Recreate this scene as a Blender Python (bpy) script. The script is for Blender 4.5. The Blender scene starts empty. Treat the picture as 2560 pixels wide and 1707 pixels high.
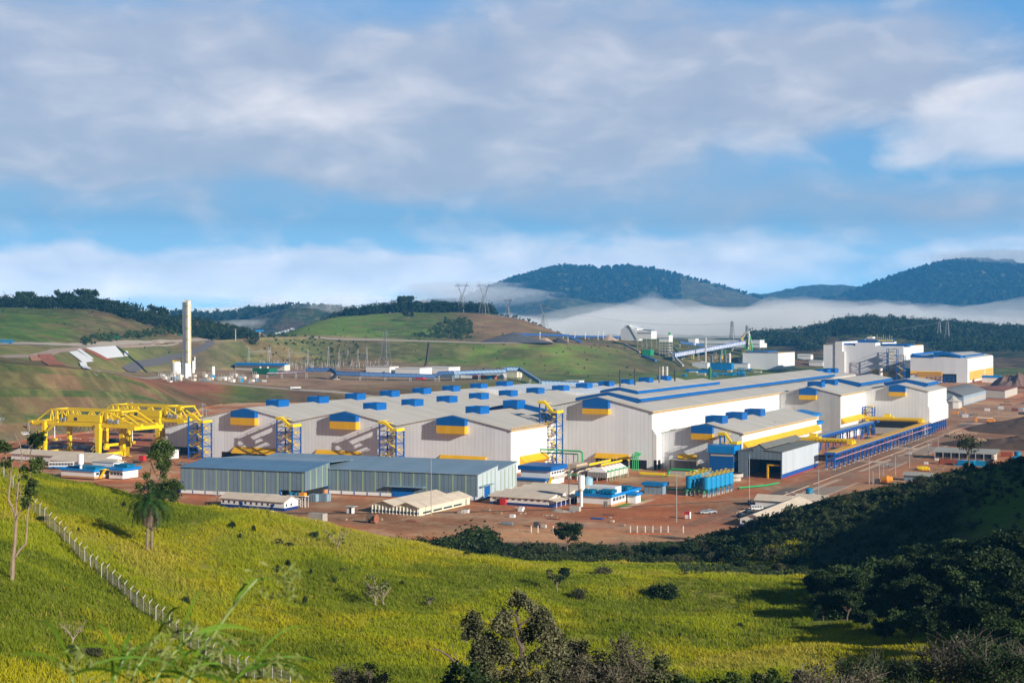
import bpy, math, random
import numpy as np
from mathutils import Vector, Matrix
random.seed(7); np.random.seed(7)
R_=math.radians
sc=bpy.context.scene
COL=sc.collection
# ---------------------------------------------------------------- camera, sky, sun, exposure
F=3556.; CX,CY=1280.,853.5; HZ=805.; H=70.
PITCH=math.atan((CY-HZ)/F)
cam=bpy.data.cameras.new('camera'); co=bpy.data.objects.new('camera',cam); COL.objects.link(co)
cam.lens=50.0; cam.sensor_width=36.0*2560/2560*3556*36/36/3556; cam.sensor_fit='HORIZONTAL'
cam.lens=F/2560*cam.sensor_width
cam.clip_start=.5; cam.clip_end=80000
cam.dof.use_dof=True; cam.dof.focus_distance=500; cam.dof.aperture_fstop=4.5
co.location=(0,0,H); co.rotation_euler=(math.pi/2-PITCH,0,0)
sc.camera=co
HZB=1.5; HAZE=8e-5; FOGD=.0028
SUN_EL=R_(20.0); SUN_AZ=math.atan2(.7276,-.6857)
sv=Vector((math.sin(SUN_AZ)*math.cos(SUN_EL),math.cos(SUN_AZ)*math.cos(SUN_EL),math.sin(SUN_EL)))
sl=bpy.data.lights.new('sun','SUN'); sl.energy=5.0; sl.angle=R_(.53); sl.color=(1,.93,.82)
so=bpy.data.objects.new('sun',sl); COL.objects.link(so); so.rotation_euler=sv.to_track_quat('Z','Y').to_euler()
so.location=(300,-200,400)
sc.view_settings.view_transform='Standard'; sc.view_settings.look='None'; sc.view_settings.gamma=1
sc.view_settings.exposure=0.44; sc.view_settings.use_curve_mapping=False
sc.cycles.max_bounces=6; sc.cycles.volume_bounces=2; sc.cycles.diffuse_bounces=3; sc.cycles.glossy_bounces=2
sc.cycles.transparent_max_bounces=8
wd=bpy.data.worlds.new('World'); sc.world=wd; wd.use_nodes=True
nt=wd.node_tree; nt.nodes.clear(); N=nt.nodes; Lk=nt.links
def nd(t,**k):
    n=N.new(t)
    for a,b in k.items(): setattr(n,a,b)
    return n
def mt(op,a,b=None,c=None,cl=False):
    n=nd('ShaderNodeMath',operation=op); n.use_clamp=cl
    for i,x in enumerate((a,b,c)):
        if x is None: continue
        if isinstance(x,(int,float)): n.inputs[i].default_value=x
        else: Lk.new(x,n.inputs[i])
    return n.outputs[0]
out=nd('ShaderNodeOutputWorld'); bg=nd('ShaderNodeBackground'); Lk.new(bg.outputs[0],out.inputs[0])
sky=nd('ShaderNodeTexSky',sky_type='NISHITA'); sky.sun_disc=False; sky.sun_elevation=SUN_EL; sky.sun_rotation=SUN_AZ
sky.altitude=900; sky.air_density=1.0; sky.dust_density=.6; sky.ozone_density=2.0
tc=nd('ShaderNodeTexCoord'); sx=nd('ShaderNodeSeparateXYZ'); Lk.new(tc.outputs['Generated'],sx.inputs[0])
az=mt('MULTIPLY',mt('ARCTAN2',sx.outputs[0],sx.outputs[1]),57.2958); el=mt('MULTIPLY',mt('ARCSINE',sx.outputs[2]),57.2958)
cb=nd('ShaderNodeCombineXYZ'); Lk.new(az,cb.inputs[0]); Lk.new(mt('MULTIPLY',el,2.2),cb.inputs[1])
def noise(vec,scale,det=6,rough=.55,dist=0.0,off=(0,0,0)):
    m=nd('ShaderNodeMapping'); m.inputs[1].default_value=off; Lk.new(vec,m.inputs[0])
    n=nd('ShaderNodeTexNoise'); n.inputs['Scale'].default_value=scale; n.inputs['Detail'].default_value=det
    n.inputs['Roughness'].default_value=rough; n.inputs['Distortion'].default_value=dist
    Lk.new(m.outputs[0],n.inputs['Vector']); return n
n1=noise(cb.outputs[0],.12,5,.5,.3)
n2=noise(cb.outputs[0],.30,6,.5,.3,(7,3,1))
# warped (azimuth, elevation) for the placing of the cloud masses
sub=nd('ShaderNodeVectorMath',operation='SUBTRACT'); Lk.new(n1.outputs['Color'],sub.inputs[0]); sub.inputs[1].default_value=(.5,.5,.5)
scl=nd('ShaderNodeVectorMath',operation='MULTIPLY'); Lk.new(sub.outputs[0],scl.inputs[0]); scl.inputs[1].default_value=(8,3.2,0)
cv=nd('ShaderNodeCombineXYZ'); Lk.new(az,cv.inputs[0]); Lk.new(el,cv.inputs[1])
add=nd('ShaderNodeVectorMath',operation='ADD'); Lk.new(cv.outputs[0],add.inputs[0]); Lk.new(scl.outputs[0],add.inputs[1])
sub2=nd('ShaderNodeVectorMath',operation='SUBTRACT'); Lk.new(n2.outputs['Color'],sub2.inputs[0]); sub2.inputs[1].default_value=(.5,.5,.5)
scl2=nd('ShaderNodeVectorMath',operation='MULTIPLY'); Lk.new(sub2.outputs[0],scl2.inputs[0]); scl2.inputs[1].default_value=(2.6,1.1,0)
add2=nd('ShaderNodeVectorMath',operation='ADD'); Lk.new(add.outputs[0],add2.inputs[0]); Lk.new(scl2.outputs[0],add2.inputs[1])
def masses(lst):
    tot=None
    for (px,py,w,h,s) in lst:
        a=math.degrees(math.atan((px-1280)/F)); e=math.degrees(math.atan((HZ-py)/F)); w=w/F*57.3; h=h/F*57.3
        m=nd('ShaderNodeMapping',vector_type='TEXTURE'); m.inputs['Location'].default_value=(a,e,0); m.inputs['Scale'].default_value=(w,h,1)
        g=nd('ShaderNodeTexGradient',gradient_type='SPHERICAL'); Lk.new(add2.outputs[0],m.inputs[0]); Lk.new(m.outputs[0],g.inputs[0])
        v=mt('MULTIPLY',g.outputs['Fac'],s)
        tot=v if tot is None else mt('ADD',tot,v)
    return tot
# grey-mauve decks, brighter clouds, clear gaps (sizes in pixels of the photograph turned into degrees)
deck=masses([(120,120,700,230,1.3),(500,330,900,230,1.5),(1150,380,750,170,1.4),(1000,140,900,220,1.1),(1750,160,800,230,1.3),
             (2150,190,500,170,.9),(60,420,500,150,.7),(1850,520,700,110,.75),(2450,540,400,90,.7),(1500,290,800,160,.6)])
lit=masses([(2480,330,320,130,1.9),(200,690,1000,85,1.7),(1000,690,700,75,1.3),(1750,660,420,80,1.2),(1450,640,350,50,.7),(2500,650,300,60,1.0),(800,270,420,110,.45)])
full=mt('MULTIPLY',mt('SUBTRACT',n2.outputs['Fac'],.50),1.05)
deckm=mt('SMOOTH_MIN',mt('MAXIMUM',mt('MULTIPLY',mt('ADD',deck,full),1.15),0.0),1.0,.5)
litm=mt('SMOOTH_MIN',mt('MAXIMUM',mt('MULTIPLY',mt('ADD',lit,mt('MULTIPLY',full,.8)),1.5),0.0),1.0,.4)
# elsewhere in the sky: broken clouds
side=mt('MULTIPLY',mt('SUBTRACT',mt('ABSOLUTE',az),26.0),.08,cl=True)
gen=mt('MULTIPLY',mt('MULTIPLY',mt('SUBTRACT',n1.outputs['Fac'],.42),4.0,cl=True),side)
deckm=mt('MAXIMUM',deckm,gen)
skc=nd('ShaderNodeVectorMath',operation='SCALE'); Lk.new(sky.outputs[0],skc.inputs[0]); skc.inputs['Scale'].default_value=.10
def mix(f,a,b):
    n=nd('ShaderNodeMix',data_type='RGBA'); 
    Lk.new(f,n.inputs[0]) if not isinstance(f,float) else setattr(n.inputs[0],'default_value',f)
    for i,x in ((6,a),(7,b)):
        if isinstance(x,tuple): n.inputs[i].default_value=(*x,1)
        else: Lk.new(x,n.inputs[i])
    return n.outputs[2]
clear=mix(.75,skc.outputs[0],(.10,.30,.60))
low=mt('SUBTRACT',1.0,mt('MULTIPLY',el,.11,cl=True))
clear=mix(mt('MULTIPLY',low,.85),clear,(.27,.50,.66))
shade=mix(mt('MULTIPLY',mt('SUBTRACT',n2.outputs['Fac'],.22),1.5,cl=True),(.36,.37,.42),(.60,.56,.56))
c1=mix(mt('MULTIPLY',deckm,.70),clear,shade)
brt=mix(mt('MULTIPLY',mt('SUBTRACT',n2.outputs['Fac'],.32),2.5,cl=True),(.62,.61,.64),(.92,.86,.84))
c2=mix(mt('MULTIPLY',litm,.72),c1,brt)
dim=mt('SUBTRACT',1.0,mt('MULTIPLY',mt('MAXIMUM',mt('MULTIPLY',mt('SUBTRACT',el,15.0),.06,cl=True),mt('MULTIPLY',mt('SUBTRACT',mt('ABSOLUTE',az),26.0),.04,cl=True)),.78))
bst=nd('ShaderNodeVectorMath',operation='SCALE'); Lk.new(c2,bst.inputs[0]); Lk.new(mt('ADD',1.0,mt('MULTIPLY',mt('SUBTRACT',1.0,mt('MULTIPLY',el,.25),cl=True),HZB)),bst.inputs['Scale'])
Lk.new(bst.outputs[0],bg.inputs[0]); Lk.new(dim,bg.inputs[1])
# ---------------------------------------------------------------- helpers
def ray(px,py):
    x=(px-CX)/F; y=-(py-CY)/F
    Y=math.cos(PITCH)+y*math.sin(PITCH); Z=-math.sin(PITCH)+y*math.cos(PITCH)
    return (x/Y,1.,Z/Y)
def zat(py,Y): return H+ray(1280,py)[2]*Y
ANG=R_(27.267); s_,c_=math.sin(ANG),math.cos(ANG)
def W(u,v): return (u*c_+v*s_, -u*s_+v*c_)
def uv(X,Y): return (X*c_-Y*s_, X*s_+Y*c_)
def at(px,py,z=0.):           # ground point (plant coordinates) under a sight line
    r=ray(px,py); t=(z-H)/r[2]; return uv(r[0]*t,t)
def R(n,x,y):
    o=[(0,960),(440,960),(1000,920),(1440,920),(1920,820),(400,740),(900,660),(1440,740),(0,680)][n-1]
    return (o[0]+x*.27234,o[1]+y*.27234)
def tag(o,label=None,cat=None,group=None,kind=None):
    if label: o['label']=label
    if cat: o['category']=cat
    if group: o['group']=group
    if kind: o['kind']=kind
    return o
class Th:
    """a thing: an Empty at its base; parts are given in plant coordinates (u right, v away)"""
    def __init__(s,name,label,cat,u,v,z=0,group=None,rot=None):
        s.o=bpy.data.objects.new(name,None); COL.objects.link(s.o)
        if rot is None: s.off=(u,v,z); x,y=W(u,v); s.o.location=(x,y,z); s.o.rotation_euler=(0,0,-ANG)
        else: s.off=(0,0,0); x,y=W(u,v); s.o.location=(x,y,z); s.o.rotation_euler=(0,0,rot)
        s.o.empty_display_size=.5
        tag(s.o,label,cat,group)
class MB:
    def __init__(s): s.v=[]; s.f=[]
    def box(s,x0,x1,y0,y1,z0,z1):
        b=len(s.v); s.v+=[(x0,y0,z0),(x1,y0,z0),(x1,y1,z0),(x0,y1,z0),(x0,y0,z1),(x1,y0,z1),(x1,y1,z1),(x0,y1,z1)]
        s.f+=[(b,b+3,b+2,b+1),(b+4,b+5,b+6,b+7),(b,b+1,b+5,b+4),(b+1,b+2,b+6,b+5),(b+2,b+3,b+7,b+6),(b+3,b,b+4,b+7)]; return s
    def prism(s,poly,ax,a,b):
        """extrude a polygon: ax 'y' poly=(x,z); 'x' poly=(y,z); 'z' poly=(x,y)"""
        n=len(poly); k=len(s.v)
        for t in (a,b):
            for p,q in poly: s.v.append({'y':(p,t,q),'x':(t,p,q),'z':(p,q,t)}[ax])
        s.f.append(tuple(k+i for i in range(n))[::-1]); s.f.append(tuple(k+n+i for i in range(n)))
        for i in range(n): j=(i+1)%n; s.f.append((k+i,k+j,k+n+j,k+n+i))
        return s
    def cone(s,p,q,r0,r1,n=8,cap=True):
        p=Vector(p); q=Vector(q); d=(q-p)
        if d.length<1e-6: return s
        d.normalize(); a=d.orthogonal().normalized(); b=d.cross(a); k=len(s.v)
        for c,r in ((p,r0),(q,r1)):
            for i in range(n):
                t=2*math.pi*i/n+math.pi/n; s.v.append(tuple(c+(a*math.cos(t)+b*math.sin(t))*r))
        for i in range(n): j=(i+1)%n; s.f.append((k+i,k+j,k+n+j,k+n+i))
        if cap: s.f.append(tuple(k+i for i in range(n))[::-1]); s.f.append(tuple(k+n+i for i in range(n)))
        return s
    def bar(s,p,q,w=.3,h=None):
        """square bar between two points"""
        return s.cone(p,q,w*.707,w*.707,4)
    def tube(s,pts,r,n=6):
        for i in range(len(pts)-1):
            r0=r if isinstance(r,(int,float)) else r[i]; r1=r if isinstance(r,(int,float)) else r[i+1]
            s.cone(pts[i],pts[i+1],r0,r1,n)
        return s
    def quad(s,*p):
        k=len(s.v); s.v+=list(p); s.f.append(tuple(range(k,k+len(p)))); return s
    def dome(s,c,r,h,n=12,m=4):
        for i in range(m):
            a0=math.pi/2*i/m; a1=math.pi/2*(i+1)/m
            s.cone((c[0],c[1],c[2]+h*math.sin(a0)),(c[0],c[1],c[2]+h*math.sin(a1)),r*math.cos(a0),max(.01,r*math.cos(a1)),n,False)
        return s
    def build(s,name,mat,T=None,label=None,smooth=False):
        off=(0,0,0); par=None
        if isinstance(T,Th): off=T.off; par=T.o
        elif T is not None: par=T[0]; off=T[1]
        me=bpy.data.meshes.new(name)
        me.from_pydata([(x-off[0],y-off[1],z-off[2]) for x,y,z in s.v],[],s.f); me.materials.append(mat)
        if smooth: me.polygons.foreach_set('use_smooth',[True]*len(me.polygons))
        me.update(); o=bpy.data.objects.new(name,me); COL.objects.link(o)
        if par is not None: o.parent=par
        if label: o['label']=label
        return o
def _each(s,name,mat,T=None):
    n=len(s.v); par=list(range(n))
    def fd(i):
        while par[i]!=i: par[i]=par[par[i]]; i=par[i]
        return i
    for f in s.f:
        a=fd(f[0])
        for i in f[1:]: par[fd(i)]=a
    g={}
    for f in s.f: g.setdefault(fd(f[0]),[]).append(f)
    for fs in g.values():
        ids=sorted({i for f in fs for i in f}); mp={a:b for b,a in enumerate(ids)}; m=MB(); m.v=[s.v[i] for i in ids]; m.f=[tuple(mp[i] for i in f) for f in fs]; m.build(name,mat,T)
MB.build_each=_each
ORD={}
def PLACE(u,v,marks):
    """words for where a look-alike stands: its nearest landmark and its turn there"""
    n,d,du,dv=min(((nm,math.hypot(u-a,v-b),u-a,v-b) for nm,a,b in marks),key=lambda q:q[1])
    side='right of' if du>abs(dv) else 'left of' if -du>abs(dv) else 'behind' if dv>0 else 'in front of'
    k=ORD.get((n,side),0)+1; ORD[(n,side)]=k
    return ['nearest ','next one ','another ','farther one ','small one ','outer one '][min(k-1,5)]+side+' '+n if k<7 else 'one of several '+side+' '+n
def sub_of(o,T): return (o,T.off)
def solo(mb,name,mat,label,cat,u,v,z=0,group=None,rot=None):
    """a top-level thing that is one mesh, origin at its base"""
    T=Th(name,label,cat,u,v,z,group,rot); o=mb.build(name,mat,T); loc=T.o.location.copy(); r=T.o.rotation_euler.copy()
    bpy.data.objects.remove(T.o); o.name=name
    o.parent=None; o.location=loc; o.rotation_euler=r; return tag(o,label,cat,group)
def copy_tree(o,parent=None,loc=None,rotz=None,scale=None,label=None,group=None):
    c=o.copy(); COL.objects.link(c); c.parent=parent
    if loc is not None: c.location=loc
    if rotz is not None: c.rotation_euler=(0,0,rotz)
    if scale is not None: c.scale=(scale,scale,scale) if isinstance(scale,(int,float)) else scale
    if label: c['label']=label
    if group: c['group']=group
    for ch in KIDS(o): copy_tree(ch,c)
    return c
def KIDS(o): return [x for x in COL.objects if x.parent==o]
# ---------------------------------------------------------------- materials
MAT={}
def mat(name,col,rough=.6,metal=0.,var=.12,vscale=.15,stripe=None,dirt=None,bump=0.,spec=.4,stretch=(1,1,1)):
    """stripe=(axis 'x','y','z' or 'xy', period m, width fraction, darken)  dirt=(colour, amount)"""
    if name in MAT: return MAT[name]
    m=bpy.data.materials.new(name); m.use_nodes=True; t=m.node_tree; p=t.nodes['Principled BSDF']
    def L(a,b): t.links.new(a,b)
    def Mth(op,a,b=None):
        n=t.nodes.new('ShaderNodeMath'); n.operation=op
        for i,x in enumerate((a,b)):
            if x is None: continue
            if isinstance(x,(int,float)): n.inputs[i].default_value=x
            else: L(x,n.inputs[i])
        return n.outputs[0]
    tcn=t.nodes.new('ShaderNodeTexCoord'); mp=t.nodes.new('ShaderNodeMapping'); mp.inputs['Scale'].default_value=stretch; L(tcn.outputs['Object'],mp.inputs[0])
    nz=t.nodes.new('ShaderNodeTexNoise'); nz.inputs['Scale'].default_value=vscale; nz.inputs['Detail'].default_value=6; nz.inputs['Roughness'].default_value=.6; L(mp.outputs[0],nz.inputs[0])
    f=Mth('ADD',Mth('MULTIPLY',Mth('SUBTRACT',nz.outputs['Fac'],.5),var*2.2),1.0)
    if stripe:
        sp=t.nodes.new('ShaderNodeSeparateXYZ'); L(tcn.outputs['Object'],sp.inputs[0])
        for ax in stripe[0]:
            w=Mth('FRACT',Mth('DIVIDE',sp.outputs['xyz'.index(ax)],stripe[1]))
            k=Mth('LESS_THAN',w,stripe[2]); f=Mth('MULTIPLY',f,Mth('SUBTRACT',1.0,Mth('MULTIPLY',k,stripe[3])))
            # each sheet a little different
            wn=t.nodes.new('ShaderNodeTexWhiteNoise'); wn.noise_dimensions='1D'; L(Mth('FLOOR',Mth('DIVIDE',sp.outputs['xyz'.index(ax)],stripe[1]*3)),wn.inputs['W'])
            f=Mth('MULTIPLY',f,Mth('ADD',.945,Mth('MULTIPLY',wn.outputs['Value'],.11)))
    rgb=t.nodes.new('ShaderNodeVectorMath'); rgb.operation='SCALE'; L(f,rgb.inputs['Scale'])
    base=t.nodes.new('ShaderNodeMix'); base.data_type='RGBA'; base.inputs[6].default_value=(*col,1); base.inputs[0].default_value=0
    if dirt:
        base.inputs[7].default_value=(*dirt[0],1)
        n2=t.nodes.new('ShaderNodeTexNoise'); n2.inputs['Scale'].default_value=.6; n2.inputs['Detail'].default_value=8; n2.inputs['Roughness'].default_value=.7
        mp2=t.nodes.new('ShaderNodeMapping'); mp2.inputs['Scale'].default_value=(1,1,.15); L(tcn.outputs['Object'],mp2.inputs[0]); L(mp2.outputs[0],n2.inputs[0])
        k=t.nodes.new('ShaderNodeMapRange'); k.inputs[1].default_value=.52; k.inputs[2].default_value=.8; k.inputs[4].default_value=dirt[1]; L(n2.outputs['Fac'],k.inputs[0]); L(k.outputs[0],base.inputs[0])
    L(base.outputs[2],rgb.inputs[0]); L(rgb.outputs[0],p.inputs['Base Color'])
    p.inputs['Roughness'].default_value=rough; p.inputs['Metallic'].default_value=metal; p.inputs['Specular IOR Level'].default_value=spec
    if bump:
        b=t.nodes.new('ShaderNodeBump'); b.inputs['Strength'].default_value=bump; b.inputs['Distance'].default_value=.3; L(nz.outputs['Fac'],b.inputs['Height']); L(b.outputs[0],p.inputs['Normal'])
    MAT[name]=m; return m
WHITE=mat('white_sheet_cladding',(.90,.92,.94),.5,stripe=('xy',2.1,.13,.14),var=.07,vscale=.08,dirt=((.52,.46,.40),.32))
WHITER=mat('white_plain_cladding',(.84,.83,.80),.5,stripe=('y',1.05,.06,.05),var=.04,vscale=.05,dirt=((.6,.55,.42),.12))
ROOF=mat('grey_sheet_roof',(.60,.55,.47),.5,stripe=('y',1.0,.12,.06),var=.2,vscale=.05,stretch=(.4,2.2,1),spec=.3)
BLUE=mat('blue_sheet',(.003,.12,.42),.45,stripe=('xy',1.0,.08,.2),var=.12)
BLUE2=mat('light_blue_sheet',(.004,.22,.60),.45,stripe=('xy',1.0,.08,.15),var=.12)
YEL=mat('yellow_sheet',(.85,.46,.004),.45,stripe=('xy',1.0,.07,.15),var=.1)
YST=mat('yellow_steel',(.87,.60,.004),.4,var=.1,vscale=.4,dirt=((.35,.2,.05),.25))
BST=mat('blue_steel',(.008,.09,.36),.45,var=.15,vscale=.5)
GST=mat('green_steel',(.03,.38,.12),.45,var=.15,vscale=.5)
GRY=mat('grey_steel',(.36,.37,.37),.5,.3,var=.15,vscale=.5)
DRK=mat('dark_opening',(.012,.013,.016),.9,var=.2)
CONC=mat('concrete',(.50,.47,.42),.85,var=.2,vscale=.8,dirt=((.3,.2,.13),.35))
WPAINT=mat('white_paint',(.82,.81,.78),.5,var=.06,dirt=((.5,.4,.3),.2))
CREAM=mat('cream_wall',(.72,.68,.50),.7,stripe=('xy',1.2,.06,.15),var=.08)
OCH=mat('ochre_wall',(.52,.28,.12),.8,var=.1)
TILE=mat('fibre_cement_roof',(.72,.60,.47),.8,var=.18,vscale=.3,stripe=('xy',1.1,.12,.1),dirt=((.3,.25,.2),.3))
GALV=mat('galvanised_sheet',(.27,.37,.45),.45,.15,stripe=('xy',1.9,.14,.38),var=.16,vscale=.2)
GALVR=mat('galvanised_roof',(.27,.36,.42),.4,.2,stripe=('xy',1.0,.1,.1),var=.2,vscale=.08,stretch=(1,.3,1))
STRIP=mat('translucent_strip',(.27,.36,.24),.5,var=.15)
EARTH=mat('red_earth',(.30,.13,.07),.95,var=.3,vscale=.5)
GLASS=mat('dark_window',(.05,.07,.09),.15,var=.1)
GUT=mat('ochre_gutter',(.55,.34,.10),.6,var=.1)
TRUNK=mat('bark',(.16,.115,.08),.9,var=.35,vscale=2,bump=.4)
BLACK=mat('black_rubber',(.02,.02,.02),.8)
RUST=mat('rusty_steel',(.30,.11,.06),.8,var=.3,vscale=1)
RED=mat('red_paint',(.55,.03,.03),.5)
ASPH=mat('asphalt',(.36,.27,.205),.9,var=.25,vscale=.12,dirt=((.35,.2,.12),.4))
PAV=mat('dusty_pavement',(.60,.41,.28),.9,var=.2,vscale=.3)
KERB=mat('pale_kerb',(.58,.44,.32),.9,var=.15)
# ---------------------------------------------------------------- terrain
def vnoise(x,y,seed=0):
    xi=np.floor(x).astype(np.int64); yi=np.floor(y).astype(np.int64); fx=x-xi; fy=y-yi
    fx=fx*fx*(3-2*fx); fy=fy*fy*(3-2*fy)
    def h(a,b):
        n=(a*374761393+b*668265263+seed*1442695041)&0xffffffff; n=((n^(n>>13))*1274126177)&0xffffffff; n=n^(n>>16)
        return (n&0xffff)/65535.-.5
    return (h(xi,yi)*(1-fx)+h(xi+1,yi)*fx)*(1-fy)+(h(xi,yi+1)*(1-fx)+h(xi+1,yi+1)*fx)*fy
def fbm(x,y,s,o=4,seed=0,g=.5):
    r=0; a=1.
    for i in range(o): r=r+a*vnoise(x/s*2**i,y/s*2**i,seed+i); a*=g
    return r
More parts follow.
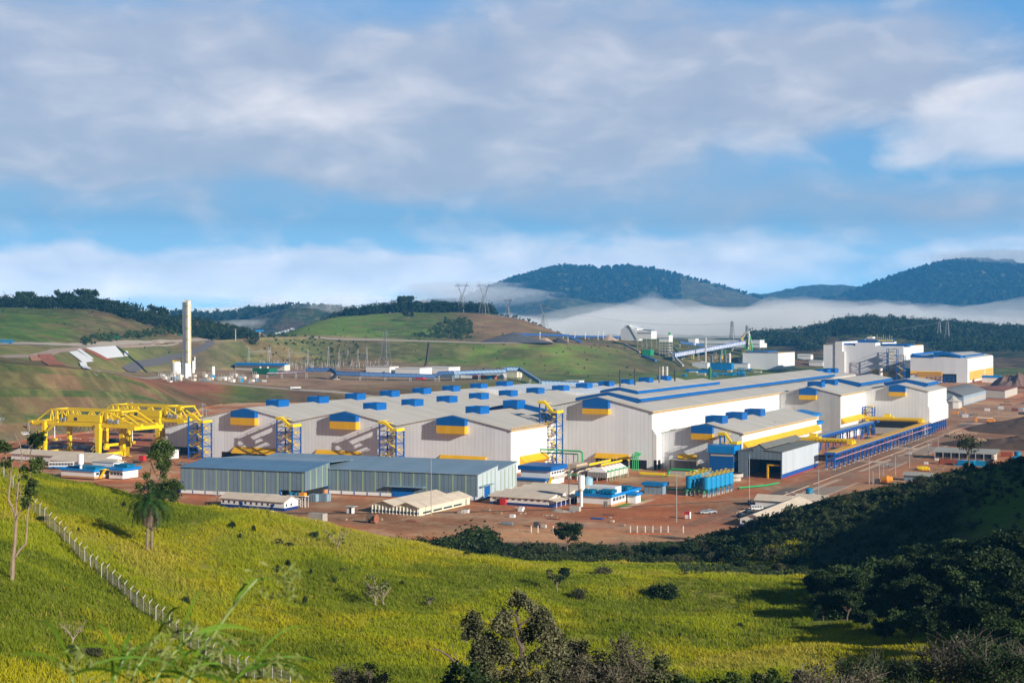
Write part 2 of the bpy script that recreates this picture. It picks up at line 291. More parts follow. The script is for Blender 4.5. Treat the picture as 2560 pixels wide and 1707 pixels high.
# curves across the view, near to far; knot=(px, Y, z) or (px, Y, None, py)
def K(*k): return [(a[0],a[1],a[2] if a[2] is not None else zat(a[3],a[1])) for a in k]
G1=(.25,.27,.022); G2=(.20,.23,.03); GD=(.035,.055,.018); GM=(.13,.19,.025); BR=(.20,.115,.06); RD=(.36,.13,.065)
TAN=(.40,.27,.16); GREY=(.22,.18,.15); GB=(.17,.20,.04); DKB=(.10,.06,.04); FOR=(.03,.05,.02)
SEG=[ # (curve, rows to the next curve, {px:colour} of the band that follows, roughness amplitude)
 (K((0,3,68.4)),12,{0:G2},.1),
 (K((0,20,61),(2560,20,60)),20,{0:G2},.3),
 (K((0,60,49),(1280,60,46),(2560,60,44)),50,{0:G2},.5),
 (K((0,130,None,1710),(700,165,None,1725),(1280,172,None,1720),(2300,182,None,1720),(2560,165,None,1730),(3400,165,34)),60,{0:G1,2200:G2,2560:GD},.35),
 (K((0,190,None,1445),(450,215,None,1520),(750,215,None,1600),(1280,222,None,1580),(1700,240,None,1560),(2000,222,None,1600),(2400,200,None,1640),(2560,190,None,1640),(3400,190,40)),90,{0:G1,1200:G1,1800:G2,2050:G2,2250:GD},.45),
 (K((-200,290,None,1150),(0,290,None,1163),(100,290,None,1185),(400,292,None,1250),(800,300,None,1312),(1000,302,None,1352),(1200,295,None,1398),(1400,300,None,1432),(1600,300,None,1450),(1900,295,None,1460),(2100,280,None,1475),(2560,260,None,1450),(3400,260,52)),50,{0:G2,800:GM,1200:(.16,.17,.04),1700:GM,1950:GD,2380:GD,2460:(.11,.17,.02)},.5),
 (K((0,360,22),(600,360,14),(1000,365,9.5),(1300,372,None,1405),(1700,378,None,1408),(1900,350,None,1420),(2200,335,None,1400),(2560,320,None,1340),(3400,320,58)),30,{0:GM,1000:GD,1200:(.05,.06,.025),1900:GD,2380:GD,2460:(.11,.17,.02)},.6),
 (K((0,432,2),(1000,432,1.6),(1500,432,1.5),(1700,436,None,1355),(1780,432,None,1343),(1850,425,None,1312),(2050,410,None,1248),(2300,402,None,1198),(2560,395,None,1152),(3400,390,60)),26,{0:EARTH and BR,1000:DKB,1200:(.13,.09,.05),1500:TAN,1800:GD},.5),
 (K((0,455,0),(1700,455,0),(2050,470,0),(2560,505,0),(3400,560,0)),330,{0:GREY},.0),
 (K((-600,816,0),(0,816,None,1112),(240,905,None,1082),(501,1095,None,1033),(560,1200,None,1013),(640,1215,None,1010),(740,1215,0),(1000,1240,0),(1400,1350,0),(1640,1500,0),(1850,1690,0),(2300,1850,0),(2400,1800,0),(2560,1750,0),(3400,1700,0)),60,
   {0:(.13,.125,.05),300:(.15,.11,.055),470:GD,520:GM,640:BR,1000:BR,1300:GM},.6),
 (K((-600,911,46),(0,911,None,905),(150,950,None,917),(250,1010,None,926),(349,1062,None,950),(463,1115,None,1014),(501,1135,None,1028),(560,1215,.6),(640,1230,1.2),(740,1230,1),(1000,1260,1),(1400,1360,3),(1640,1510,2),(1900,1720,1),(2300,1880,1),(2560,1780,1.5)),30,
   {0:(.20,.125,.06),200:RD,300:RD,540:RD,600:GM,740:BR,1000:BR,1300:GM},.5),
 (K((-600,1000,48),(0,1000,None,888),(230,1180,None,925),(349,1290,None,941),(560,1290,None,959),(650,1290,None,968),(740,1290,None,974),(860,1290,None,972),(1000,1350,None,964),(1200,1400,11),(1400,1470,9),(1640,1560,5),(1900,1760,2),(2300,1920,2),(2560,1850,3)),20,
   {0:GB,500:TAN,700:(.42,.25,.15),1100:TAN,1400:GM},.2),
 (K((-600,1080,50),(0,1100,None,878),(230,1250,None,921),(349,1380,None,933),(430,1480,None,925),(560,1540,None,925),(700,1640,None,914),(1000,1700,None,906),(1200,1700,None,915),(1400,1640,None,930),(1550,1640,None,938),(1640,1700,None,932),(1900,1985,8),(2150,2020,4),(2300,2000,4),(2560,1950,6)),70,
   {0:(.22,.2,.07),300:GB,480:(.22,.17,.10),600:(.11,.12,.04),800:(.13,.14,.045),960:(.16,.12,.06),1050:GM,1200:(.18,.27,.035),1450:(.18,.26,.04),1600:(.13,.13,.05),1900:BR,2100:DKB},1.2),
 (K((-600,1180,None,862),(0,1200,None,861),(250,1400,None,866),(430,1600,None,856),(500,1600,None,853),(700,1700,None,842),(800,1800,None,843),(1200,1800,None,857),(1400,1800,None,857),(1480,1850,None,862),(1600,1900,None,878),(1800,1950,26),(2000,2100,14),(2200,2180,14),(2560,2100,18)),6,
   {0:GREY,500:TAN,1000:TAN,1400:(.3,.22,.15),1500:BR,2000:GD},.0),
 (K((-600,1215,None,861),(0,1235,None,860),(250,1435,None,865),(500,1635,None,852),(700,1735,None,841),(800,1835,None,842),(1200,1835,None,856),(1400,1835,None,856),(1480,1890,None,861),(1600,1940,None,873),(1800,1990,27),(2000,2140,17),(2200,2220,19),(2560,2140,22)),90,
   {0:(.09,.17,.025),150:(.11,.18,.025),230:(.17,.115,.06),450:(.15,.10,.05),560:GB,650:TAN,700:GM,850:(.15,.25,.035),1080:(.15,.25,.035),1160:(.26,.16,.09),1370:(.3,.17,.1),1480:(.2,.13,.09),1700:GB,1900:GD,2060:DKB,2300:(.07,.06,.03),2560:FOR},1.5),
 (K((-600,1650,90),(0,1650,None,767),(250,1660,None,772),(360,1700,None,792),(450,1750,None,800),(560,1800,None,808),(625,1850,None,822),(660,1960,None,842),(700,1960,None,842),(760,2000,None,812),(830,2100,None,790),(1000,2150,None,779),(1180,2150,None,778),(1300,2150,None,795),(1380,2100,None,826),(1420,2050,None,838),(1600,2100,None,848),(1800,2200,None,862),(1950,2350,None,868),(2060,2400,None,846),(2160,2400,None,838),(2300,2400,None,860),(2450,2400,None,872),(2560,2400,None,872)),30,
   {0:FOR,620:(.33,.13,.09),720:FOR,1400:GREY,1500:GM,1900:FOR},1.5),
 (K((-600,1900,70),(560,2000,60),(690,2100,44),(1000,2400,70),(1400,2500,40),(1800,2600,36),(1950,2700,None,848),(2030,2700,None,835),(2130,2700,None,806),(2250,2800,None,808),(2350,2800,None,812),(2460,2800,None,822),(2560,2800,None,826)),30,{0:FOR},3),
 (K((0,3200,20)),20,{0:FOR},4),
 (K((0,4200,None,770),(560,4200,None,800),(640,4200,None,785),(720,4000,None,771),(820,4000,None,775),(900,4200,None,785),(1100,4300,30),(2560,4300,20)),20,{0:(.04,.07,.03)},12),
 (K((0,5200,0)),30,{0:(.04,.07,.03)},10),
 (K((0,7400,20),(900,7400,40),(1200,7000,80),(1400,7000,150),(1560,7000,None,785),(1700,7000,None,790),(1780,7000,None,796),(1950,7200,None,785),(2100,7400,None,770),(2250,7400,None,780),(2400,7300,None,790),(2560,7300,None,770)),60,
   {0:(.035,.07,.03),1600:(.06,.08,.04),1800:(.09,.09,.045),2100:(.07,.08,.04),2300:(.035,.07,.03)},25),
 (K((0,9000,60),(800,9000,80),(1000,9300,None,748),(1150,9300,None,741),(1200,9000,None,724),(1260,9000,None,696),(1340,9000,None,676),(1400,9000,None,671),(1470,9000,None,680),(1505,9100,None,681),(1540,9000,None,675),(1600,9000,None,676),(1670,9000,None,692),(1760,9000,None,716),(1830,9000,None,732),(1920,9000,None,754),(2000,9300,None,756),(2100,9200,None,742),(2200,9000,None,706),(2290,9000,None,672),(2360,9000,None,655),(2440,9000,None,649),(2530,9000,None,660),(2620,9000,None,700),(2900,9000,200)),20,
   {0:(.04,.07,.03)},35),
 (K((0,11500,40),(1900,11300,None,745),(2030,11600,None,722),(2100,11600,None,720),(2180,11600,None,735),(2560,11300,100)),14,{0:(.04,.07,.03)},30),
 (K((0,12600,0)),6,{0:(.04,.07,.03)},5),
 (K((0,12800,-20)),0,{0:(.04,.07,.03)},0)]
def build_ground():
    px=np.concatenate([np.arange(-2600,-60,40),np.arange(-60,2620,3.2),np.arange(2620,5200,40)]); nx=len(px); tx=(px-CX)/F
    # smooth knots a little across
    Ys=[];Zs=[];Cs=[];RA=[]
    def sm(a,k):
        ker=np.exp(-.5*(np.arange(-3*k,3*k+1)/k)**2); ker/=ker.sum(); return np.convolve(np.pad(a,3*k,'edge'),ker,'valid')
    for cv_,nr,colr,amp in SEG:
        p=[k[0] for k in cv_]
        Y=np.interp(px,p,[k[1] for k in cv_]); Z=np.interp(px,p,[k[2] for k in cv_])
        k=8 if cv_[0][1]<8000 else 4
        Ys.append(sm(Y,k)); Zs.append(sm(Z,k))
        cp=sorted(colr); Cs.append(np.stack([np.interp(px,cp,[colr[q][i] for q in cp]) for i in range(3)],1))
    rows=[];rz=[];rc=[];ra=[]
    for j in range(len(SEG)-1):
        n=SEG[j][1]
        for i in range(n):
            t=i/n
            if SEG[j][0][0][1]<100: tt=t
            else: tt=t
            Y=Ys[j]*(1-t)+Ys[j+1]*t
            # smooth (Hermite, finite-difference slopes) on the natural near ground and on the far hills, straight on the cut slopes
            Z=Zs[j]*(1-t)+Zs[j+1]*t
            if j<=6 or j>=13:
                def sl(a):
                    a0=max(a-1,0); a1=min(a+1,len(SEG)-1); return (Zs[a1]-Zs[a0])/(Ys[a1]-Ys[a0])
                d=Ys[j+1]-Ys[j]; m0=sl(j)*d; m1=sl(j+1)*d
                dz=Zs[j+1]-Zs[j]
                lim=lambda m: np.clip(m,-3*abs(dz)-.0,3*abs(dz)+.0)
                Zh=(2*t**3-3*t*t+1)*Zs[j]+(t**3-2*t*t+t)*lim(m0)+(-2*t**3+3*t*t)*Zs[j+1]+(t**3-t*t)*lim(m1)
                Z=Z*.35+Zh*.65 if j>=13 else Zh
            if j in (9,):            # terraces cut into the embankment and the hills
                ph=t*3; fr=ph-np.floor(ph); st=(np.floor(ph)+np.clip(fr*1.18,0,1))/3; Z=Zs[j]*(1-st)+Zs[j+1]*st
            if j==14:
                ph=t*4; fr=ph-np.floor(ph); st=(np.floor(ph)+np.clip(fr*1.15,0,1))/4; Zt=Zs[j]*(1-st)+Zs[j+1]*st
                w=np.clip((px-1080)/60,0,1)*np.clip((1500-px)/60,0,1)+np.clip((px-200)/40,0,1)*np.clip((600-px)/40,0,1)+np.clip((px-2000)/60,0,1)
                w=np.clip(w,0,1); Z=Z*(1-w)+Zt*w
            C=Cs[j].copy()
            if j==9 or j==14:
                nn=3 if j==9 else 4; fr=t*nn-math.floor(t*nn); wl=1. if j==9 else w[:,None]
                if fr>.84: C=C*(1-.8*wl)+np.array((.24,.22,.08))*.8*wl
                elif fr>.60 and j==9: C=C*(1-.7*wl)+np.array((.045,.10,.015))*.7*wl
                elif fr>.7: C=C*(1-.4*wl)+np.array((.10,.15,.03))*.4*wl
                elif j==9: C=C*.55+np.array((.27,.14,.075))*.45
            if t<.12 and j>0: k=.5+t/.24; C=Cs[j-1]*(1-k)+Cs[j]*k
            if t>.88 and j<len(SEG)-2: k=.5*(t-.88)/.12; C=C*(1-k)+Cs[j+1]*k
            rows.append(Y); rz.append(Z); rc.append(C); ra.append(np.full(nx,SEG[j][3]*(1-t)+SEG[j+1][3]*t))
    rows.append(Ys[-1]);rz.append(Zs[-1]);rc.append(Cs[-1]);ra.append(np.zeros(nx))
    Y=np.array(rows);Z=np.array(rz);C=np.array(rc);A=np.array(ra); X=Y*tx[None,:]
    sfar=np.clip(Y/9000,0,1)
    n=fbm(X,Y,14,5,3); nb=fbm(X,Y,160,5,11,.55); nf=fbm(X,Y,900,6,17,.6)
    Z=Z+A*np.where(Y<600,n*1.6,np.where(Y<3000,nb*2.2,nf*1.5))+np.where(Y>3000,fbm(X,Y,60,2,5)*12,0)+np.where((Y>1300)&(Y<3000),A*n*.5,0)
    # large soft swells on the near slope
    Z+=np.clip((330-Y)/60,0,1)*np.clip((Y-100)/60,0,1)*fbm(X,Y,48,3,23)*4.0
    # albedo patches
    m=fbm(X,Y,30,5,31)+.5; m2=fbm(X,Y,9,4,37)+.5; m3=fbm(X,Y,110,5,41,.6)+.5
    def blend(mask,col,a=1.):
        k=(np.clip(mask,0,1)*a)[...,None]; return C*(1-k)+np.array(col)*k
    near=(Y<330)&(Z>3)
    C=np.where(near[...,None],blend((m-.52)*3,(.33,.27,.07),.55),C)
    C=np.where(near[...,None],blend((m2-.62)*4,(.11,.15,.02),.55),C)
    plain=(Y>430)&(Z<.6)&(Y<2100)
    U=X*c_-Y*s_; V=X*s_+Y*c_
    P=np.zeros_like(C)+np.array((.42,.24,.135))
    def pb(mask,col,a=1.):
        nonlocal P
        k=(np.clip(mask,0,1)*a)[...,None]; P=P*(1-k)+np.array(col)*k
    pb((m3-.42)*4,(.58,.37,.21)); pb((m-.48)*4,(.52,.20,.085),.85); pb((m2-.55)*4,(.56,.42,.28),.7)
    # the red yard in front of the sheds, the red stockyard under the gantry cranes
    g=lambda u0,v0,su,sv:np.exp(-((U-u0)/su)**2-((V-v0)/sv)**2)
    pb(g(-190,478,55,30)*1.3*(m+.3),(.46,.18,.08),.9); pb(g(-265,470,60,12)*(m+.3),(.38,.18,.10),.8)
    pb(g(-330,425,60,22)*1.5*(m3+.3),(.19,.125,.09),.8); pb(g(-225,450,70,6)*1.2,(.50,.40,.30),.5)
    pb(g(-575,640,70,45)*1.6*(m+.35),(.50,.17,.085),.9); pb(g(-620,760,160,50)*1.3,(.24,.17,.13),.7)
    pb(g(-160,760,18,400)*(m2+.4),(.28,.23,.19),.8); pb((U>-148)*g(-120,720,60,90)*(m+.3),(.42,.22,.12),.8)
    pb((U>-155)*g(-60,1050,120,160)*(m+.3),(.40,.29,.15),.7); pb(g(-205,1150,35,120),(.34,.30,.26),.6)
    pb((U>-150)*g(-40,900,110,70)*1.3*(m+.4),(.12,.08,.055),.9)
    C=np.where(plain[...,None],P*np.array((1.12,.92,.80)),C)
    mid=(Y>600)&(~plain)
    C=np.where(mid[...,None],blend((m-.55)*3.5,(.26,.15,.08),.45),C)
    C=np.where(mid[...,None],blend((m3-.55)*5,(.07,.10,.025),.55),C)
    C=np.where(mid[...,None],blend((m2-.6)*4,(.28,.26,.09),.35),C)
    C=np.clip(C,0.01,1)
    ny=len(rows); vt=np.stack([X,Y,Z],-1).reshape(-1,3).astype(np.float32)
    idx=np.arange(nx*ny).reshape(ny,nx); q=np.stack([idx[:-1,:-1],idx[:-1,1:],idx[1:,1:],idx[1:,:-1]],-1).reshape(-1,4).astype(np.int32)
    me=mesh_np('ground',vt,q,C.reshape(-1,3))
    me.polygons.foreach_set('use_smooth',np.ones(len(q),bool))
    return me,px,tx,Y,Z
def mesh_np(name,vt,q,col=None,attr='Col'):
    me=bpy.data.meshes.new(name); me.vertices.add(len(vt)); me.vertices.foreach_set('co',np.ascontiguousarray(vt,dtype=np.float32).ravel())
    nq,k=q.shape; me.loops.add(nq*k); me.polygons.add(nq); me.loops.foreach_set('vertex_index',np.ascontiguousarray(q,dtype=np.int32).ravel())
    me.polygons.foreach_set('loop_start',np.arange(0,nq*k,k,dtype=np.int32)); me.polygons.foreach_set('loop_total',np.full(nq,k,dtype=np.int32))
    me.update(calc_edges=True)
    if col is not None:
        a=me.color_attributes.new(attr,'FLOAT_COLOR','POINT'); a.data.foreach_set('color',np.concatenate([col,np.ones((len(col),1))],1).astype(np.float32).ravel())
    return me
def ground_mat():
    m=bpy.data.materials.new('ground_cover'); m.use_nodes=True; t=m.node_tree; p=t.nodes['Principled BSDF']; L=t.links.new
    at_=t.nodes.new('ShaderNodeAttribute'); at_.attribute_name='Col'; tcn=t.nodes.new('ShaderNodeTexCoord')
    def nz(s,d,r=.6,st=(1,1,1)):
        mp=t.nodes.new('ShaderNodeMapping'); mp.inputs['Scale'].default_value=st; L(tcn.outputs['Object'],mp.inputs[0])
        n=t.nodes.new('ShaderNodeTexNoise'); n.inputs['Scale'].default_value=s; n.inputs['Detail'].default_value=d; n.inputs['Roughness'].default_value=r; L(mp.outputs[0],n.inputs[0]); return n.outputs['Fac']
    def M(op,a,b):
        n=t.nodes.new('ShaderNodeMath'); n.operation=op
        for i,x in enumerate((a,b)):
            if isinstance(x,(int,float)): n.inputs[i].default_value=x
            else: L(x,n.inputs[i])
        return n.outputs[0]
    a=nz(.02,8,.65); b=nz(.35,8,.75); c=nz(.006,6,.6)
    f=M('MULTIPLY',M('ADD',.2,M('MULTIPLY',a,1.6)),M('ADD',.45,M('MULTIPLY',b,1.1))); f=M('MULTIPLY',f,M('ADD',.5,c)); d=nz(.07,7,.7)
    mr=t.nodes.new('ShaderNodeMapRange'); mr.inputs[1].default_value=.50; mr.inputs[2].default_value=.72; mr.inputs[4].default_value=.38; L(d,mr.inputs[0])
    mxc=t.nodes.new('ShaderNodeMix'); mxc.data_type='RGBA'; L(mr.outputs[0],mxc.inputs[0]); L(at_.outputs['Color'],mxc.inputs[6]); mxc.inputs[7].default_value=(.23,.135,.07,1)
    f=M('MULTIPLY',f,M('ADD',.62,M('MULTIPLY',d,.76)))
    s=t.nodes.new('ShaderNodeVectorMath'); s.operation='SCALE'; L(mxc.outputs[2],s.inputs[0]); L(f,s.inputs['Scale']); L(s.outputs[0],p.inputs['Base Color'])
    p.inputs['Roughness'].default_value=.95; p.inputs['Specular IOR Level'].default_value=.1
    bp=t.nodes.new('ShaderNodeBump'); bp.inputs['Strength'].default_value=.5; bp.inputs['Distance'].default_value=1.5; L(b,bp.inputs['Height']); L(bp.outputs[0],p.inputs['Normal'])
    return m
GM_=ground_mat()
gme,gpx,gtx,gY,gZ=build_ground(); gme.materials.append(GM_)
go=bpy.data.objects.new('ground',gme); COL.objects.link(go); tag(go,kind='structure')
def gz(x,y):
    """ground height at world x,y"""
    y=max(y,3.2); t=x/y; i=int(np.clip(np.searchsorted(gtx,t)-1,0,len(gtx)-2)); f=(t-gtx[i])/(gtx[i+1]-gtx[i])
    za=np.interp(y,gY[:,i],gZ[:,i]); zb=np.interp(y,gY[:,i+1],gZ[:,i+1]); return float(za*(1-f)+zb*f)
def gzv(x,y):
    return np.array([gz(a,b) for a,b in zip(x,y)])
# unseen ridge beyond the right edge, added and shaped to shade the right-hand slope
def ridge():
    q=np.linspace(-260,470,120); p=np.linspace(-130,420,110); Q,P=np.meshgrid(q,p)
    cz=np.interp(q,[-260,0,130,180,225,300,371,400,430,470],[60,55,58,80,90,104,112,100,55,0])
    prof=np.where(P<70,np.exp(-.5*((P-70)/62)**2),np.exp(-.5*((P-70)/140)**2))
    Z=cz[None,:]*prof-6+fbm(P+900,Q+900,50,4,51)*6
    X=.774*P+.633*Q; Y=-.633*P+.774*Q
    vt=np.stack([X,Y,Z],-1).reshape(-1,3); ny,nx=P.shape; idx=np.arange(nx*ny).reshape(ny,nx)
    qd=np.stack([idx[:-1,:-1],idx[:-1,1:],idx[1:,1:],idx[1:,:-1]],-1).reshape(-1,4)
    keep=[]
    X_=X;Y_=Y
    me=mesh_np('hill',vt,qd[:,::-1],np.tile(np.array([[.05,.07,.02]]),(len(vt),1))); me.materials.append(GM_)
    o=bpy.data.objects.new('hill',me); COL.objects.link(o); tag(o,kind='structure')
ridge()

def hit(px,py,y0=100,y1=3300):
    """world point where a sight line meets the ground"""
    r=ray(px,py); Y=y0; step=2.; best=(1e9,y0)
    while Y<y1:
        gap=H+r[2]*Y-gz(r[0]*Y,Y)
        if gap<0: break
        if gap/Y<best[0]: best=(gap/Y,Y)
        Y+=step if Y<800 else step*2
    else: Y=best[1]
    return (r[0]*Y,Y,gz(r[0]*Y,Y))
def at3(px,py,y0=100):
    X,Y,Z=hit(px,py,y0); u,v=uv(X,Y); return u,v,Z
def haze(name,vt,f,dens,col,g=.2):
    me=bpy.data.meshes.new(name); me.from_pydata(vt,[],f); me.update(); o=bpy.data.objects.new(name,me); COL.objects.link(o); tag(o,kind='stuff')
    m=bpy.data.materials.new(name+'_air'); m.use_nodes=True; t=m.node_tree; t.nodes.clear(); ou=t.nodes.new('ShaderNodeOutputMaterial'); pv=t.nodes.new('ShaderNodeVolumePrincipled')
    pv.inputs['Density'].default_value=dens; pv.inputs['Color'].default_value=(*col,1); pv.inputs['Anisotropy'].default_value=g
    t.links.new(pv.outputs[0],ou.inputs['Volume']); me.materials.append(m); return o
b=MB().box(-9000,9000,-420,12900,-60,590)
haze('haze',b.v,b.f,HAZE,(.09,.46,1.0),.0)
def fogbank():
    nx,ny=120,50; xs=np.linspace(-4200,5200,nx); ys=np.linspace(3300,6600,ny); X,Y=np.meshgrid(xs,ys)
    e=np.clip(np.minimum(np.minimum(X-xs[0],xs[-1]-X)/600,np.minimum(Y-ys[0],ys[-1]-Y)/700),0,1); e=e*e*(3-2*e)
    top=-20+e*(138+fbm(X,Y,900,4,61)*170+fbm(X,Y,260,3,67)*110+np.clip((X-200)/2500,0,1)*12)
    vt=[(float(a),float(b),float(c)) for a,b,c in zip(X.ravel(),Y.ravel(),top.ravel())]+[(float(a),float(b),-30.) for a,b in zip(X.ravel(),Y.ravel())]
    n=nx*ny; f=[]
    for j in range(ny-1):
        for i in range(nx-1):
            k=j*nx+i; f.append((k,k+1,k+nx+1,k+nx)); f.append((n+k,n+k+nx,n+k+nx+1,n+k+1))
    for i in range(nx-1):
        f.append((i,n+i,n+i+1,i+1)); k=(ny-1)*nx+i; f.append((k,k+1,n+k+1,n+k))
    for j in range(ny-1):
        k=j*nx; f.append((k,k+nx,n+k+nx,n+k)); k=j*nx+nx-1; f.append((k,n+k,n+k+nx,k+nx))
    haze('fog',vt,f,FOGD,(1,1,1),-.35)
fogbank()
def mist(px,py,Y,rx,ry,rz,dens,seed):
    """a loose wisp of fog hanging on a slope"""
    x=(px-CX)/F*Y; z=zat(py,Y); vt=[];f=[]; n,m=36,14
    for i in range(m+1):
        for j in range(n):
            a=j*2*math.pi/n; b_=math.pi*i/m-math.pi/2; q=1+.9*math.cos(b_)*float(fbm(np.array([math.cos(a)*2+seed*7]),np.array([math.sin(a)*2+b_*2]),1.1,4,seed)[0])
            vt.append((x+rx*q*math.cos(a)*math.cos(b_),Y+ry*math.sin(a)*math.cos(b_),z+rz*(1+(q-1)*.6)*math.sin(b_)))
    for i in range(m):
        for j in range(n): k=(j+1)%n; f.append((i*n+j,i*n+k,(i+1)*n+k,(i+1)*n+j))
    haze('mist',vt,f,dens,(1,1,1),-.35)
mist(2470,644,9000,420,500,48,.0016,3); mist(1250,745,7400,330,500,60,.0011,5); mist(1170,728,8300,420,500,60,.0010,9); mist(2080,792,6900,420,400,45,.0013,11); mist(620,790,4700,420,400,30,.0015,13)
# ---------------------------------------------------------------- the mill halls
def hood(T,uc,v0,w=7.6,zb=17.7,zm=21.4,ze=24.6,p=2.8,label=None,slope=.2):
    """vent hood on a gable: yellow lower band, blue upper band under the roof ridge"""
    za=ze+w*slope
    h=MB().prism([(uc-w,zm),(uc+w,zm),(uc+w,ze),(uc,za),(uc-w,ze)],'y',v0-p,v0+.5).build('vent_hood',BLUE,T)
    MB().box(uc-w-.05,uc+w+.05,v0-p-.06,v0+.4,zb,zm).build('yellow_band',YEL,(h,T.off))
    return h
def canopy(T,u0,u1,v0,zt,zb,p=3.,left=0.):
    """yellow sloping door canopy on the gable, above a dark doorway"""
    MB().box(u0-left,u1-.3,v0-.08,v0+.6,0,zb+.1).build('doorway',DRK,T)
    c=MB(); c.quad((u0,v0-p,zb),(u1,v0-p,zb),(u1,v0,zt),(u0,v0,zt)); c.quad((u0,v0,zt-.15),(u1,v0,zt-.15),(u1,v0-p,zb-.15),(u0,v0-p,zb-.15))
    c.prism([(v0-p,zb-.15),(v0,zb-1.2),(v0,zt),(v0-p,zb)],'x',u0,u0+.15).prism([(v0-p,zb-.15),(v0,zb-1.2),(v0,zt),(v0-p,zb)],'x',u1-.15,u1)
    c.build('door_canopy',YEL,T)
def vent(T,uc,v,zr=26.2,w=4.1,L=9.2,h=3.0,slope=.2):
    """open-topped blue roof vent astride the ridge"""
    b=MB(); z0=zr-w*slope-.2; z1=zr+h
    b.prism([(uc-w,z0),(uc,zr-.1),(uc+w,z0),(uc+w,z1),(uc-w,z1)],'y',v,v+.25).prism([(uc-w,z0),(uc,zr-.1),(uc+w,z0),(uc+w,z1),(uc-w,z1)],'y',v+L-.25,v+L)
    b.box(uc-w,uc-w+.25,v+.25,v+L-.25,z0,z1).box(uc+w-.25,uc+w,v+.25,v+L-.25,z0,z1)
    o=b.build('roof_vent',BLUE,T)
    MB().box(uc-w+.25,uc+w-.25,v+.25,v+L-.25,z1-1.0,z1-.6).build('damper_floor',GALV,(o,T.off)); return o
def roofs(T,prof,v0,v1,name='roof',m=None,th=.25,ov=.5):
    """folded roof sheet over the profile [(u,z)...]"""
    r=MB()
    for (a,za),(b,zb) in zip(prof,prof[1:]):
        r.prism([(a,za),(b,zb),(b,zb+th),(a,za+th)],'y',v0-ov,v1+ov)
    return r.build(name,m or ROOF,T)
def walls(T,prof,v0,v1,name='wall',m=None,z0=0.):
    return MB().prism([(prof[0][0],z0)]+[(prof[-1][0],z0)]+[p for p in prof[::-1]],'y',v0,v1).build(name,m or WHITE,T)
def raised(T,uc,zr,w,v0,v1,slope=.2,h=2.2,flare=1.6,name='ridge_monitor'):
    """long raised ridge monitor: blue flared sides with its own sheet roof"""
    r=MB(); ze=zr-w*slope
    body=[(uc-w,ze-.1),(uc,zr-.1),(uc+w,ze-.1),(uc+w+flare,ze+h*.45),(uc+w+flare*.8,ze+h),(uc,zr+h),(uc-w-flare*.8,ze+h),(uc-w-flare,ze+h*.45)]
    r.prism(body,'y',v0,v1); o=r.build(name,BLUE,T)
    q=MB()
    for sg in (-1,1):
        a=(uc,zr+h+.05); b=(uc+sg*(w+flare*.3),ze+h+.22)
        P=[a,b,(b[0],b[1]+.2),(a[0],a[1]+.2)]
        if sg<0: P=P[::-1]
        q.prism(P,'y',v0+.8,v1-.4)
    q.build('monitor_roof',ROOF,(o,T.off)); return o
vA=582.; UA=[-452.6,-391.6,-331.]; VV=[-422.1,-361.8,-300.6]
T=Th('factory_hall','huge white three-gable factory hall with rows of blue roof vents and blue and yellow hoods','factory building',-391,vA)
profA=[(-483.2,20.1),(-452.6,26.2),(-422.1,20.15),(-391.6,26.3),(-361.8,20.15),(-331,26.2),(-300.6,20.1)]
b=MB(); b.prism([(-483.2,0),(-300.6,0)]+profA[::-1],'y',vA,822); b.build('wall',WHITE,T)
MB().box(-300.6,-300.35,vA+.3,634,0,19.8).build('side_wall',WHITER,T)
b=MB(); b.prism([(-483.2,0),(-250,0),(-250,14),(-331,23),(-391.6,26.2),(-452.6,26.2),(-483.2,20.)],'y',822,905); b.prism([(-430,0),(-360,0),(-360,20),(-391.6,26.),(-422,20.)],'y',905,1040); b.build('rear_wall',WHITE,T)
roofs(T,profA+[(-300.2,20.0)],vA,822,ov=.6)
roofs(T,[(-483.2,20.1),(-452.6,26.2),(-422.1,20.15),(-391.6,26.3),(-361.8,20.15),(-331,26.2),(-300.6,21),(-250.5,22)],823.3,905,'rear_roof',ov=.5)
roofs(T,[(-431,19),(-391.6,26.3),(-359,19)],906.5,1040,'rear_ridge_roof',ov=.5)
MB().box(-300.5,-299.9,vA-.6,623,19.6,20.15).build('gutter',GUT,T)
for k,uc in enumerate(UA): hood(T,uc,vA)
canopy(T,-460.,-432.5,vA,6.4,3.3,3,left=8); canopy(T,-409,-383,vA,6.9,3.7); canopy(T,-338,-313.5,vA,7.4,4.2)
for i in range(8): vent(T,UA[0],604+36.9*i)
for i in range(12): vent(T,UA[1],603.5+36.7*i+(0 if i else 0))
vent(T,UA[2],601)
vent(T,UA[2],640,zr=27.2)
# higher rear part of the right-hand bay with a flared blue edge
raised(T,-331,26.2,24,648,800,h=2.6,flare=2)
# lean-to on the left, set back
b=MB(); b.prism([(-512.6,3.8),(-483.4,3.8),(-483.4,20.),(-512.6,13.)],'y',590,595); b.build('lean_to_wall',WHITE,T)
b=MB(); b.prism([(-512.6,0),(-511,0),(-511,13),(-512.6,13)],'y',595.2,880).build('lean_to_wall',WHITE,T)
roofs(T,[(-513.2,13.1),(-483.4,20.3)],590,880,'lean_to_roof')
MB().prism([(-483.6,4),(-483.4,4),(-483.4,20),(-483.6,20)],'y',582.3,589.8).build('return_wall',WHITE,T)
b=MB()
for i in range(4): b.box(-512+i*9.4,-511.4+i*9.4,590.2,590.8,0,3.8)
b.build_each('post',BST,T)
